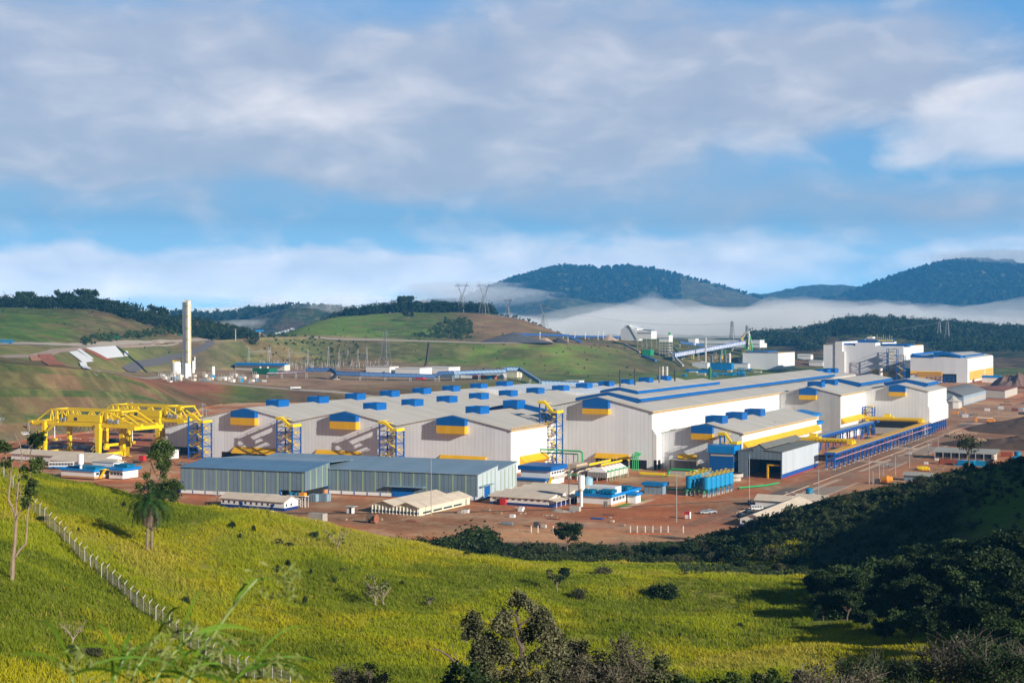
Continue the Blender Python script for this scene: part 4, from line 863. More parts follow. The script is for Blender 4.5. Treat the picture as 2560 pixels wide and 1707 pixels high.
    s.box(uR+3,uR+5.5,vb-1,vb+1,.5,.7).box(uR+3,uR+5.5,vb-1.1,vb-1,.7,5.5).bar((uR+3,vb-1.1,.7),(uR+5.4,vb-1.1,5),.2); s.build('stairs',YST,T)
    hk=MB().box(uR-9,uR-1.5,vf+6,vf+9,7.6,8.5).box(uR-4.6,uR-2.5,vf+6.5,vf+8.5,8.5,14).tube([(uR-3.5,vf+7.5,14),(uR-3.5,vf+7.5,16)],.5); hk.build('lifting_head',YST,T)
    return T
gantry(0,0,'nearer yellow gantry crane, standing whole over the red stockyard',-493.)
gantry(45,0,'farther yellow gantry crane, partly hidden behind the nearer one and the hall',-499.5)
# stockyard: low dark stacks of slabs, pale concrete sleepers
SLAB=mat('dark_slab',(.03,.035,.05),.6,.2,var=.3)
for i,(x,y,L,h) in enumerate([(1300,1050+0,0,0)]): pass
def zq(x,y,z=0): S=440/2352; return at(80+x*S,990+y*S,z)
for i,(x,y,L,W_,h,lab) in enumerate([(400,700,22,5,1.8,'long dark slab stack behind the left crane leg'),(700,705,26,6,1.8,'long dark slab stack between the legs of the nearer crane'),(1080,628,17,6,3,'tall dark slab stack seen between the right crane legs'),(1500,478,26,9,4,'dark heap of slabs beside the far crane leg'),(1230,520,30,5,1,'low row of dark plates in the stockyard'),(1480,590,20,4,1,'short row of dark plates near the hall corner'),(1000,770,30,4,1.6,'row of dark coils under the sill beam of the nearer crane'),(60,690,22,5,1.5,'dark slab stack at the left edge of the stockyard')]):
    u,v=zq(x,y); b=MB(); 
    for k in range(int(L/2.4)):
        hh=h*(.75+.25*math.sin(k*1.7+i)); b.box(u-L/2+k*2.4,u-L/2+k*2.4+2.1,v-W_/2,v+W_/2,0,hh*.5).box(u-L/2+k*2.4+.2,u-L/2+k*2.4+2.2,v-W_/2+.3,v+W_/2-.3,hh*.52,hh)
    solo(b,'slab_stack',SLAB,lab,'slab stack',u,v,group='dark slab stacks in the stockyard')
random.seed(9); SLM=[('the left mast',-622,620),('the right mast',-567,625),('the far slab stack',-590,660),('the crane leg',-556,600),('the hall corner',-520,620),('the yard middle',-590,620)]
for i in range(18):
    u,v=zq(290+random.random()*1200,560+random.random()*110); a=random.random()*3; L=1.5+random.random()*3; b=MB().box(u-L,u+L,v-.35,v+.35,0,.5)
    b.box(u-L+.2,u-L+.8,v-.5,v-.36,0,.35)
    solo(b,'concrete_sleeper',KERB,'pale sleeper on red soil, '+PLACE(u,v,SLM),'sleeper',u,v,group='pale sleepers on the red soil')
for i,(x,y,lab) in enumerate([(1340,640,'light mast in the stockyard right of the nearer crane'),(303,600,'light mast in the stockyard behind the left crane leg')]):
    u,v=zq(x,y); T=Th('light_mast',lab,'light mast',u,v); MB().cone((u,v,0),(u,v,24 if i==0 else 12),.35,.22,8).build('pole',WPAINT,T); MB().box(u-1.5,u+1.5,v-1,v+1,.3,1.7).build('base_block',YEL,T)
def floodlight(px,py,h,label,z=0,y0=500):
    u,v=at(px,py,z); T=Th('floodlight_mast',label,'floodlight mast',u,v,z,group='floodlight masts')
    MB().cone((u,v,z),(u,v,z+h),.3,.16,8).build('pole',GRY,T); b=MB().box(u-1.6,u+1.6,v-.1,v+.1,z+h-1.6,z+h-1.4)
    for k in range(4): a=k*math.pi/2+.4; b.box(u+1.4*math.cos(a)-.4,u+1.4*math.cos(a)+.4,v+1.4*math.sin(a)-.3,v+1.4*math.sin(a)+.3,z+h-1.4,z+h-.5); b.bar((u,v,z+h-2),(u+1.4*math.cos(a),v+1.4*math.sin(a),z+h-.8),.12)
    b.cone((u,v,z+h),(u,v,z+h+2),.05,.03,4); b.build('lamp_head',GRY,T)
floodlight(507,1062,15,'floodlight mast behind the left slope of the first hall roof'); floodlight(516.5,1056,9.5,'lower floodlight mast just right of a taller one behind the hall')
floodlight(2.5,1102,14,'floodlight mast at the left edge of the picture'); floodlight(73,1098,10,'floodlight mast left of the nearer gantry crane')
# ---------------------------------------------------------------- small buildings in front
def gable_house(name,label,u0,u1,v0,v1,he,hr,along='v',wm=None,rm=None,ov=.6,z=0,base=None,cat='building',group=None,wins=None,skirt=None):
    """simple gabled house; ridge along 'v' or 'u'"""
    T=Th(name,label,cat,(u0+u1)/2,(v0+v1)/2,z,group)
    b=MB(); wm=wm or WPAINT; rm=rm or TILE
    if along=='v':
        uc=(u0+u1)/2; b.prism([(u0,z),(u1,z),(u1,z+he),(uc,z+hr),(u0,z+he)],'y',v0,v1); b.build('wall',wm,T); r=MB()
        sl_=(hr-he)/((u1-u0)/2)
        r.prism([(u0-ov,z+he-ov*sl_+.03),(uc,z+hr+.03),(uc,z+hr+.2),(u0-ov,z+he-ov*sl_+.2)],'y',v0-ov,v1+ov).prism([(uc,z+hr+.03),(u1+ov,z+he-ov*sl_+.03),(u1+ov,z+he-ov*sl_+.2),(uc,z+hr+.2)],'y',v0-ov,v1+ov)
    else:
        vc=(v0+v1)/2; b.prism([(v0,z),(v1,z),(v1,z+he),(vc,z+hr),(v0,z+he)],'x',u0,u1); b.build('wall',wm,T); r=MB(); sl_=(hr-he)/((v1-v0)/2)
        r.prism([(v0-ov,z+he-ov*sl_+.03),(vc,z+hr+.03),(vc,z+hr+.2),(v0-ov,z+he-ov*sl_+.2)],'x',u0-ov,u1+ov).prism([(vc,z+hr+.03),(v1+ov,z+he-ov*sl_+.03),(v1+ov,z+he-ov*sl_+.2),(vc,z+hr+.2)],'x',u0-ov,u1+ov)
    r.build('roof',rm,T)
    if skirt: MB().box(u0-.04,u1+.04,v0-.04,v1+.04,z,z+skirt[1]).build('painted_skirting',skirt[0],T)
    if wins:   # wins=(side, z0, z1, width, pitch)
        for side,z0,z1,w,p in wins:
            k=0; L=(v1-v0) if side=='r' else (u1-u0); m=max(1,int((L-1)/p))
            for i in range(m):
                q=MB(); a=.8+i*p
                if side=='r': q.box(u1+.02,u1+.07,v0+a,v0+a+w,z+z0,z+z1)
                else: q.box(u0+a,u0+a+w,v0-.07,v0-.02,z+z0,z+z1)
                q.build('window',GLASS,T)
    return T
NAVY=mat('navy_skirting',(.01,.04,.18),.6)
T=gable_house('site_barrack','white barrack with navy skirting in front of the blue-grey shed',-345.5,-316,429,437.5,3.4,5,'u',skirt=(NAVY,1.1),wins=(('f',1.6,2.5,.8,2.6),('r',1.6,2.5,.9,3.)))
MB().box(-336.5,-335.2,428.85,428.95,0,2.4).build('door',NAVY,T); MB().box(-322,-321,428.85,428.95,0,2.3).build('door',NAVY,T)
T=Th('twin_roof_workshop','long cream workshop with two parallel low gables and strip windows','workshop',-275,459)
MB().prism([(-285.2,0),(-264.7,0),(-264.7,3),(-269.8,4.6),(-275,3.1),(-280,4.6),(-285.2,3)],'y',440.5,478).build('wall',CREAM,T)
r=MB()
for a,c in ((-285.8,-280),(-280,-275),(-275,-269.8),(-269.8,-264.1)):
    za,zc=(2.85,4.65) if c in (-280,-269.8) else (4.65,3.1 if c==-275 else 2.8)
    r.prism([(a,za),(c,zc),(c,zc+.18),(a,za+.18)],'y',439.6,478.8)
r.build('roof',TILE,T)
b=MB().box(-284.8,-265,440.35,440.45,.5,1.3)
for k in range(0): pass
b.build('strip_window',GLASS,T)
for k in range(4): MB().box(-264.68,-264.6,443+k*7.5,449.3+k*7.5,.5,1.2).build('strip_window',GLASS,T)
MB().box(-264.68,-264.58,474.6,475.6,0,2.3).build('side_door',GRY,T)
b=MB()
for k in range(14): b.box(-284.9+k*1.5,-284.75+k*1.5,440.25,440.5,0,3)
b.build_each('mullion',WPAINT,T)
# canteen: five parallel low roofs
T=Th('canteen_building','low white canteen building with five parallel sawtooth roofs beside the white water tower','canteen',-246,503)
b=MB(); rr=MB(); v=483.
for k in range(5):
    va=v+k*8.2; b.prism([(va,0),(va+8.2,0),(va+8.2,2.9),(va+6.6,4.1),(va,3)],'x',-258.5,-233.5)
    rr.prism([(va-.5,2.95),(va+6.7,4.15),(va+6.7,4.35),(va-.5,3.15)],'x',-259.3,-233).prism([(va+6.7,4.15),(va+8.1,3.2),(va+8.1,3.4),(va+6.7,4.35)],'x',-259.3,-233)
b.build('wall',WPAINT,T); rr.build('roof',TILE,T)
MB().box(-258.6,-231.5,482.9,524,0,1.0).build('painted_skirting',NAVY,T)
MB().prism([(-233.4,3.),(-229.8,2.3),(-229.8,2.45),(-233.4,3.15)],'y',482.5,524).build('porch_roof',TILE,T)
b=MB()
for k in range(11): b.box(-230.2,-230.0,483+k*4,483.2+k*4,0,2.3)
b.build_each('porch_post',WPAINT,T)
for k in range(9): MB().box(-257+k*2.7,-255.8+k*2.7,482.85,482.95,2.1,2.6).build('window',GLASS,T)
# water towers
def water_tower(px,py,h,label,z=0,r0=1.1,zc=4.,y=None):
    u,v=(px,py) if y else at(px,py,z); T=Th('water_tower',label,'water tower',u,v,z,group='white goblet-shaped water towers')
    MB().cone((u,v,z),(u,v,z+h*.52),.62,.62,16).build('stem',WPAINT,T,smooth=False)
    b=MB().cone((u,v,z+h*.50),(u,v,z+h*.58),.62,1.32,18).cone((u,v,z+h*.58),(u,v,z+h),1.32,1.32,18).cone((u,v,z+h),(u,v,z+h+.25),1.3,.9,18); b.build('tank',WPAINT,T)
    q=MB()
    for k in range(10): a=k*.628; q.cone((u+1.25*math.cos(a),v+1.25*math.sin(a),z+h),(u+1.25*math.cos(a),v+1.25*math.sin(a),z+h+.7),.04,.04,4)
    q.build('top_railing',GRY,T)
water_tower(*R(3,1664,1270),11.7,'white goblet water tower between the canteen and the blue-roofed office')
water_tower(-466,480,10.5,'white goblet water tower at the left beside the blue-roofed office',y=1)
# office with light-blue parapet and rooftop coolers
def flat_office(name,label,u0,u1,v0,v1,h,para,pm,T=None,wm=None,z=0,ov=.6,skirt=True,group=None):
    T=T or Th(name,label,'office building',(u0+u1)/2,(v0+v1)/2,z,group)
    MB().box(u0,u1,v0,v1,z,z+h).build('wall',wm or WPAINT,T)
    if skirt: MB().box(u0-.05,u1+.05,v0-.05,v1+.05,z,z+.9).build('ochre_skirting',OCH,T)
    b=MB().box(u0-ov,u1+ov,v0-ov,v0-ov+.2,z+h,z+h+para).box(u0-ov,u1+ov,v1+ov-.2,v1+ov,z+h,z+h+para).box(u0-ov,u0-ov+.2,v0-ov+.2,v1+ov-.2,z+h,z+h+para).box(u1+ov-.2,u1+ov,v0-ov+.2,v1+ov-.2,z+h,z+h+para).box(u0-ov+.2,u1+ov-.2,v0-ov+.2,v1+ov-.2,z+h+.02,z+h+.25)
    b.build('blue_parapet_roof',pm,T); return T
COOL=mat('teal_cooler',(.004,.16,.30),.5,var=.3,vscale=1.5)
def coolers(T,u0,u1,v0,v1,z,n):
    b=MB()
    for k in range(n):
        u=u0+(u1-u0)*(k+.1)/n; w=(u1-u0)/n*.8
        b.prism([(v0,z),(v1,z),(v1,z+1.3),((v0+v1)/2,z+.8),(v0,z+1.3)],'x',u,u+w)
    b.build_each('rooftop_cooler',COOL,T)
T=flat_office('control_office','white office with light-blue roof, rooftop coolers and a grass strip beside the water tower',-227.2,-213,495.2,523,3.6,1.1,BLUE2)
coolers(T,-227,-221.5,497,502,4.4,4);coolers(T,-220.5,-214.6,500,505,4.4,4);coolers(T,-220,-214,514,519,4.4,4)
MB().box(-226.5,-215.5,505,511,3.7,6.4).build('roof_house',WPAINT,T)
for k in range(4): MB().box(-212.98,-212.9,497+k*3,499.2+k*3,2,3.2).build('window',GLASS,T)
MB().box(-215.6,-214.4,495.05,495.15,0,2.2).build('door',GRY,T)
T2=MB().box(-212.3,-208.8,509.5,514.5,0,2.9).build('porch',WPAINT,T); MB().box(-212.4,-208.2,508.9,515,2.95,3.9).build('porch_roof',BLUE2,T)
b=MB().quad((-212.4,494.8,.03),(-209.4,494.8,.03),(-209.4,508,.03),(-212.4,508,.03)); b.quad((-212,516,.03),(-209,516,.03),(-209,523,.03),(-212,523,.03))
g=solo(b,'lawn',mat('lawn_green',(.10,.26,.02),.9,var=.3,vscale=1),None,None,-212,508); tag(g,kind='structure')
g=solo(MB().box(-209.2,-206.4,493.5,524,.0,.06),'pavement',PAV,None,None,-208,508); tag(g,kind='structure')
# two-storey blue-roofed building next to the shed
T=flat_office('laboratory_building','two-storey white building with dark blue parapets and yellow outside stairs','',-279,-264.6,549.5,563.5,5.6,1.7,BLUE) if 0 else Th('laboratory_building','two-storey white building with dark blue flat roofs and yellow outside stairs','building',-271,555)
MB().box(-279,-264.6,549.5,563,0,6.1).build('wall',WPAINT,T)
MB().box(-280,-263.8,548.6,564.5,6.12,8.0).build('upper_roof',BLUE,T); MB().box(-281.5,-264.8,545,549.4,2.0,3.0).build('lower_roof',BLUE,T); MB().box(-281.2,-265.2,545.4,549.4,0,2).build('lower_wall',CONC,T)
MB().prism([(545.5,0),(548.8,3.2),(548.8,3.6),(545.5,.4)],'x',-264.4,-263.2).build('stairs',YST,T)
for k in range(5): MB().box(-264.58,-264.5,550.5+k*2.6,552.2+k*2.6,4.6,5.5).build('window',GLASS,T)
MB().box(-264.5,-263,549.5,563,2.9,3.1).box(-263.2,-263,549.5,563,3.1,4.0).build('gallery',CONC,T)
# small pump house with blue parapet
T=Th('pump_house','small grey pump house with a bright blue parapet between the office and the blue tanks','building',-214,541)
MB().box(-217.8,-209.6,540,545,0,3.5).build('wall',GALV,T); b=MB().box(-218.6,-209,539.4,545.6,3.5,4.7); b.build('parapet',BLUE2,T); MB().box(-218.3,-209.3,539.7,545.3,4.71,4.76).build('roof',COOL,T)
# left office group
T=flat_office('left_office','white offices with light-blue roofs and rooftop coolers at the left, yellow stairs between them',-476,-456,478,489,3.2,1.1,BLUE2)
MB().box(-453,-445,484,494,0,3.6).build('right_wing',WPAINT,T); MB().box(-454,-444,483,495,3.6,4.8).build('right_wing_roof',BLUE2,T)
MB().box(-468,-455.5,489.5,495,0,6.2).build('back_block',WPAINT,T); MB().box(-468.3,-455.2,489.2,495.3,6.2,6.4).build('back_block_roof',CONC,T)
coolers(T,-475,-458,481,487,3.7,9); coolers(T,-453,-445,487,492,4.9,6)
for k in range(4): MB().box(-455.98,-455.85,479+k*2.4,480.8+k*2.4,1.6,2.8).build('window',GLASS,T)
for k in range(4): MB().box(-452+k*1.9,-450.6+k*1.9,483.9,483.98,1.6,2.8).build('window',GLASS,T)
MB().prism([(-455.6,0),(-452.6,4),(-452.6,4.5),(-455.6,.5)],'y',480.5,482).box(-455.8,-452,480.4,484,3.9,4.1).build('stairs',YST,T)
gable_house('low_barrack','long low barrack with a pale pinkish roof at the far left below the gantry crane',-560,-497,528,540,3.2,4.8,'u',ov=1)
gable_house('low_barrack','second low barrack roof in front of the left gantry crane leg',-520,-480,515,523,2.8,4.2,'u',ov=1)
gable_house('blue_canopy_shed','light blue shed roof half hidden by the big grey shed',-413,-394,494,506,2.6,3.4,'u',wm=BLUE2,rm=BLUE2)
T=gable_house('gate_cabin','small white cabin with a grey roof at the foot of the first stair tower',-497,-488,566,572,4.2,4.9,'u',rm=GALVR)
# right-hand houses at the foot of the dark hill
gable_house('long_white_house','long white house with pale roof cut off by the dark hill',-153.6,-144.5,468.8,525,2.6,4.3,'v',skirt=(NAVY,.9),wins=(('f',1.2,2.2,1,2.4),))
gable_house('white_house','white gabled house behind the long one at the foot of the dark hill',-165,-152,522,530,2.6,4.2,'u')
gable_house('white_house','pale-roofed house beside the road water tank',-152,-141,530,538,2.6,4.2,'u',group=None)
T=Th('storage_shed','long open-sided storage shed with a grey-beige roof right of the road','shed',-125,752)
MB().prism([(746,0),(757,0),(757,4.8),(746,3.4)],'x',-141,-112).build('wall',CONC,T)
MB().box(-140.8,-112.3,745.3,745.95,1.3,3.4).build('dark_bay',DRK,T)
MB().prism([(745,3.5),(758,5.0),(758,5.2),(745,3.7)],'x',-142.2,-110.8).build('roof',mat('beige_grey_roof',(.42,.40,.36),.7,stripe=('xy',1.1,.1,.12),var=.15),T)
b=MB()
for k in range(8): b.box(-140.8+k*4,-140.5+k*4,744.9,745.2,0,3.6)
b.build_each('post',CONC,T)
gable_house('site_hut','grey-roofed hut on the dark hill edge beside the orange mixer',-133.6,-122,637,643,2.6,3.6,'u',wm=GALV,rm=mat('beige_grey_roof',(0,0,0)))
# quonset-like curved hall and friends
T=Th('arched_shed','large grey arched-roof shed beyond the end hall','shed',-215,1300)
u0,u1,v0,v1=-243,-209,1230,1345
arc=[(u0+(u1-u0)*k/12,8+5.5*math.sin(math.pi*(k/12))*.9) for k in range(13)]
MB().prism([(u0,0),(u1,0)]+arc[::-1],'y',v0,v1).build('wall',mat('blue_grey_wall',(.30,.40,.50),.5,stripe=('xy',1.3,.06,.1),var=.06),T)
b=MB()
for (a,za),(c,zc) in zip(arc,arc[1:]): b.prism([(a,za+.03),(c,zc+.03),(c,zc+.25),(a,za+.25)],'y',v0-1,v1+1)
b.build('roof',mat('dark_arched_roof',(.20,.20,.19),.6,var=.1),T)
b=MB()
for k in range(17): b.box(u1+.02,u1+.12,v0+3+k*6.6,v0+7+k*6.6,1,5.6)
b.build_each('panel_opening',CONC,T)
T=Th('peaked_tent','pale peaked tent beside the arched shed','tent',-211,1193)
c=(-211,1193); b=MB().cone((*c,0),(*c,5.4),7.6,7.2,10).cone((*c,5.4),(*c,7.2),8,4,10).cone((*c,7.2),(*c,10.4),4,.3,10); b.build('canvas',mat('tent_canvas',(.50,.47,.42),.8),T)
gable_house('far_open_shed','brownish open shed behind the arched shed',-228,-196,1370,1450,7,8,'v',rm=RUST,wm=CONC)
# ---------------------------------------------------------------- process plant in front of the halls
def g5(x,y,z=0): S=500/2352; return at(1360+x*S,1120+y*S,z)
CYAN=mat('cyan_vessel_paint',(.01,.27,.55),.4,var=.08,vscale=.5)
def vessel(u,v,label):
    T=Th('filter_vessel',label,'tank',u,v,group='cyan pressure filters in two rows')
    b=MB().cone((u,v,3.2),(u,v,7.4),1.75,1.75,20); b.dome((u,v,7.4),1.75,.8,20,4); b.cone((u,v,2.4),(u,v,3.2),.5,1.75,20); b.build('shell',CYAN,T,smooth=False)
    for k in range(4):
        a=k*math.pi/2+.78; x,y=u+1.45*math.cos(a),v+1.45*math.sin(a); MB().box(x-.14,x+.14,y-.14,y+.14,.9,3.4).build('leg',CYAN,T); MB().box(x-.3,x+.3,y-.3,y+.3,0,.9).build('footing',CONC,T)
    r=MB().box(u-1.6,u+1.6,v-1.3,v+1.3,8.25,8.35)
    for k in range(4): r.box(u-1.6,u-1.52,v-1.3+k*.85,v-1.22+k*.85,8.3,9.4).box(u+1.52,u+1.6,v-1.3+k*.85,v-1.22+k*.85,8.3,9.4)
    r.box(u-1.6,u-1.52,v-1.3,v+1.3,9.3,9.4).box(u+1.52,u+1.6,v-1.3,v+1.3,9.3,9.4).box(u-1.6,u+1.6,v-1.3,v-1.22,9.3,9.4).box(u-1.6,u+1.6,v-1.3,v-1.22,8.8,8.88); r.build('top_railing',YST,T)
    MB().tube([(u-.6,v-1.9,1),(u-.6,v-1.9,2.2),(u,v,2.4)],.22,8).build('green_pipe',GST,T)
    return T
for k in range(6): vessel(-191.2+.3*k,541+4.7*k,['nearest cyan vessel of the right row','second cyan vessel of the right row','third cyan vessel of the right row','fourth cyan vessel of the right row','fifth cyan vessel of the right row','farthest cyan vessel of the right row'][k]+', with yellow railing on top')
for k in range(5): vessel(-198.8,542.5+5*k,['nearest cyan vessel of the left row','second cyan vessel of the left row','third cyan vessel of the left row','fourth cyan vessel of the left row','farthest cyan vessel of the left row'][k]+', with green pipes below')
def pipes(name,label,cat,runs,m,u,v,z=0,posts=None,pm=None):
    T=Th(name,label,cat,u,v,z); 
    for pts,r in runs: MB().tube(pts,r,8).build('pipe',m,T)
    if posts: b=MB(); [b.box(a-.15,a+.15,c-.15,c+.15,z,h) for a,c,h in posts]; b.build_each('post',pm or BST,T)
    return T
def arch(u0,v0,u1,v1,z,r,m=None): return [(u0,v0,0),(u0,v0,z-.8),(u0+(u1-u0)*.12,v0+(v1-v0)*.12,z),(u1-(u1-u0)*.12,v1-(v1-v0)*.12,z),(u1,v1,z-.8),(u1,v1,0)]
pipes('green_pipeline','low green pipes left of the cyan vessels leading to the filter rows','pipeline',[([(-214,555,.8),(-204,549,1.4),(-201,547,4.2),(-199,546,4.6)],.38),([(-206,560,.5),(-206,556,1.9),(-198,552,1.9)],.3),([(-202,545,.4),(-202,552,.4),(-196,560,.4)],.3)],GST,-206,552)
pipes('green_arch_pipe','thick green arched pipe in front of the concrete shelter','pipeline',[([(-232,605,0),(-232,605,2.6),(-230.5,605,3.5),(-220,605,3.5),(-218.5,605,2.6),(-218.5,605,0)],.5)],GST,-225,605)
pipes('green_pipeline','green pipe along the ground right of the cyan vessels','pipeline',[([(-188,572,.7),(-181,585,.7),(-178,596,.9)],.35)],GST,-182,585)
pipes('pipe_rack','green and blue pipe rack at the foot of the tallest front stair tower','pipe rack',[([(-304,612,0),(-304,612,8.2),(-303,612,9),(-279,612,9),(-278,612,8.2),(-278,612,0)],.4),([(-303,613.5,7.4),(-281,613.5,7.4),(-281,613.5,0)],.3),([(-305,611,0),(-305,611,13),(-304.5,611,14.5)],.25)],GST,-292,612,posts=[(-301,613,7.2),(-294,613,7.2),(-287,613,7.2),(-283,613,7.2)])
pipes('green_pipe_bundle','bundle of upright green pipes at the corner of the tall hall','pipeline',[([(-256.5+k*.9,622,0),(-256.5+k*.9,622,7.5-k*.2),(-256+k*.9,625,8.6-k*.2),(-258+k*.6,629.4,6.5)],.25) for k in range(4)],GST,-255,623)
pipes('yellow_pipe_rack','yellow and green low pipe rack behind the pump house','pipe rack',[([(-244,600,1.6),(-232,600,1.6)],.5),([(-243,598.5,1.3),(-224,598.5,1.3)],.28)],YST,-236,600,posts=[(-243,600,1.6),(-238,600,1.6),(-233,600,1.6)],pm=GST)
# cooling tower with flared fan stacks
T=Th('cooling_tower','white cooling tower with six tapered fan stacks and green riser pipes','cooling tower',-250,582)
u0,u1,v0,v1=-258.,-248.4,573.,597.
b=MB().box(u0,u1,v0,v1,1.6,4.0); b.build('casing',mat('ribbed_white_casing',(.74,.72,.66),.6,stripe=('xy',1.15,.25,.55),var=.08),T)
for k in range(6):
    va=v0+k*4; m=MB(); m.v+=[(u0,va,4),(u1,va,4),(u1,va+4,4),(u0,va+4,4),(-254.6,va+.7,6.1),(-251.8,va+.7,6.1),(-251.8,va+3.3,6.1),(-254.6,va+3.3,6.1)]
    m.f+=[(0,3,2,1),(4,5,6,7),(0,1,5,4),(1,2,6,5),(2,3,7,6),(3,0,4,7)]; o=m.build('fan_stack',WPAINT,T)
    MB().cone((-253.2,va+2,6.1),(-253.2,va+2,6.6),1.3,1.3,14).build('fan',RUST,(o,T.off)); MB().cone((-253.2,va+2,6.6),(-253.2,va+2,9.3),.07,.07,4).build('lightning_rod',GRY,(o,T.off))
b=MB()
for k in range(9):
    for u in (u0,-253.2,u1): b.box(u-.15,u+.15,v0+k*2.98-.15,v0+k*2.98+.15,0,1.6)
b.build_each('leg',CONC,T)
for k in range(5): MB().tube([(u1+1,v0+2+k*4.6,0),(u1+1,v0+2+k*4.6,4.4),(u1-1,v0+2+k*4.6,4.6)],.16,6).build('riser_pipe',GST,T)
MB().tube([(u1+.8,v0,4.6),(u1+.8,v1,4.6)],.22,6).build('header_pipe',GST,T)
MB().box(u0+1,u0+1.1,v0,v1,6.6,7.6).box(u1-3,u1-2.9,v0,v1,6.8,7.6).build_each('railing',YST,T)
# tangled treatment plant left of the cooling tower
random.seed(21)
T=Th('water_treatment_plant','brownish framed treatment plant with beige tanks left of the cooling tower','process plant',-266,590)
for k,(a,c,w,d,h) in enumerate([(-275,588,5,12,5.2),(-268.5,584,5,10,4.6),(-263,596,6,9,5.4),(-271,603,9,5,4.4)]):
    MB().box(a,a+w,c,c+d,1.5,h).build('beige_basin',mat('beige_basin',(.55,.45,.33),.8,var=.2,vscale=.6,dirt=((.35,.12,.06),.6)),T)
b=MB()
for k in range(46):
    a=-279+random.random()*21; c=572+random.random()*30; h=2+random.random()*3.4; b.box(a,a+.18,c,c+.18,0,h)
    if k%2: b.box(a,a+2.5,c,c+.14,h-.2,h)
    else: b.box(a,a+.14,c,c+3,h*.6,h*.6+.15)
b.build('pipe_frame',mat('brown_pipework',(.30,.22,.15),.7,var=.3,vscale=1),T)
for k in range(5): a=-276+k*3.3; MB().tube([(a,573,0),(a,573,2.8),(a,575,3.6),(a,579,3.6)],.35,8).build('grey_duct',mat('pale_duct',(.55,.52,.46),.6),T)
MB().tube([(-278,570.5,2.6),(-260,571,2.4)],.3).build('green_pipe',GST,T)
T=Th('round_tank','small light-blue round tank behind the white water tower','tank',*g5(515,440)); u,v=g5(515,440); MB().cone((u,v,0),(u,v,3.2),2.2,2.2,18).cone((u,v,3.2),(u,v,4),2.2,.5,18).build('shell',mat('pale_blue_tank',(.30,.52,.68),.5),T); MB().box(u-3,u+3,v-.1,v,2.0,2.15).build('band',GRY,T)
u,v=g5(2230,380); T=Th('round_concrete_basin','round pale concrete basin right of the cyan vessels','basin',u,v); MB().cone((u,v,0),(u,v,1.8),3.2,3.2,20).cone((u,v,1.81),(u,v,3.2),4.2,4.2,20).build('basin',CONC,T); MB().cone((u,v,3.21),(u,v,3.26),3.9,3.9,20).build('dark_water',DRK,T)
# steel pots, silo next to the concrete shelter
u,v=g5(1560,330); T=Th('concrete_tank','grey concrete settling tank behind the cyan vessels','tank',u,v); MB().box(u-3.4,u+9,v-3,v+3,0,3.2).build('wall',CONC,T); MB().box(u-3.0,u+8.6,v-2.6,v+2.6,3.21,3.25).build('dark_water',DRK,T)
# ---------------------------------------------------------------- yard furniture, vehicles, people
def px_h(px,y0,y1,z=0):
    u,v=at(px,y1,z); X,Y=W(u,v); return (y1-y0)*Y/F*1.0
def pole(x,y0,y1,label,kind='light_pole',arms=0,z=0,m=None):
    u,v=at(x,y1,z); h=px_h(x,y0,y1,z); T=Th(kind,label,'pole',u,v,z,group='poles about the works')
    MB().cone((u,v,z),(u,v,z+h),.17,.10,8).build('shaft',m or GRY,T)
    if arms:
        b=MB().box(u-1.7,u+1.7,v-.08,v+.08,z+h-.3,z+h-.1)
        if arms>1: b.box(u-1.2,u+1.2,v-.07,v+.07,z+h-1.3,z+h-1.1)
        b.build('crossarm',GRY,T); 
        q=MB()
        for s in (-1.5,1.5): q.box(u+s-.4,u+s+.4,v-.15,v+.15,z+h-.1,z+h+.1)
        q.build_each('lamp',WPAINT,T)
    return T
def zr(n,x,y): return R(n,x,y)
for n,x,ya,yb,ar,lab in [(4,923,945,1415,0,'tall thin mast rising from the red yard before the pump house'),(4,1590,790,1262,0,'tall thin mast in front of the grey open shed'),(3,286,830,1350,0,'tall thin mast beside the twin-roofed workshop'),(3,1550,830,1255,0,'thin mast between the canteen and the white water tower'),(4,2226,920,1215,0,'thin mast on the roadside by the water tank'),
    (5,462,1285,1565,0,'thin mast on the near roadside left of the runway'),(5,928,1180,1435,0,'thin grey pole beside the crane runway end on the road'),(5,1022,1230,1410,1,'road lamp with transformer box near the dark hill'),(5,1060,1245,1430,1,'double-arm pole just right of the transformer pole'),(5,1168,1170,1350,1,'road lamp pole in front of the orange mixer'),(5,1298,1100,1280,1,'road lamp pole in the middle of the road bend'),(5,1470,1045,1180,1,'road lamp pole at the left end of the storage shed'),(5,1562,1000,1115,0,'dark pole between the shed and the road'),(5,963,1310,1435,0,'short concrete pole at the dark hill edge'),(5,2117,685,790,0,'slim pole on the far railway'),
    (2,375,990,1110,2,'wooden pole with crossarm left of the barrack'),(2,1618,540,640,0,'slim rod before the second gable'),(3,972,800,880,0,'slim rod before the third gable'),(4,1965,1140,1195,1,'low twin-lamp post beside the road')]:
    p=zr(n,x,yb); q=zr(n,x,ya)
    if lab.startswith('slim rod'): continue
    pole(p[0],q[1],p[1],lab,arms=ar)
CARS={}
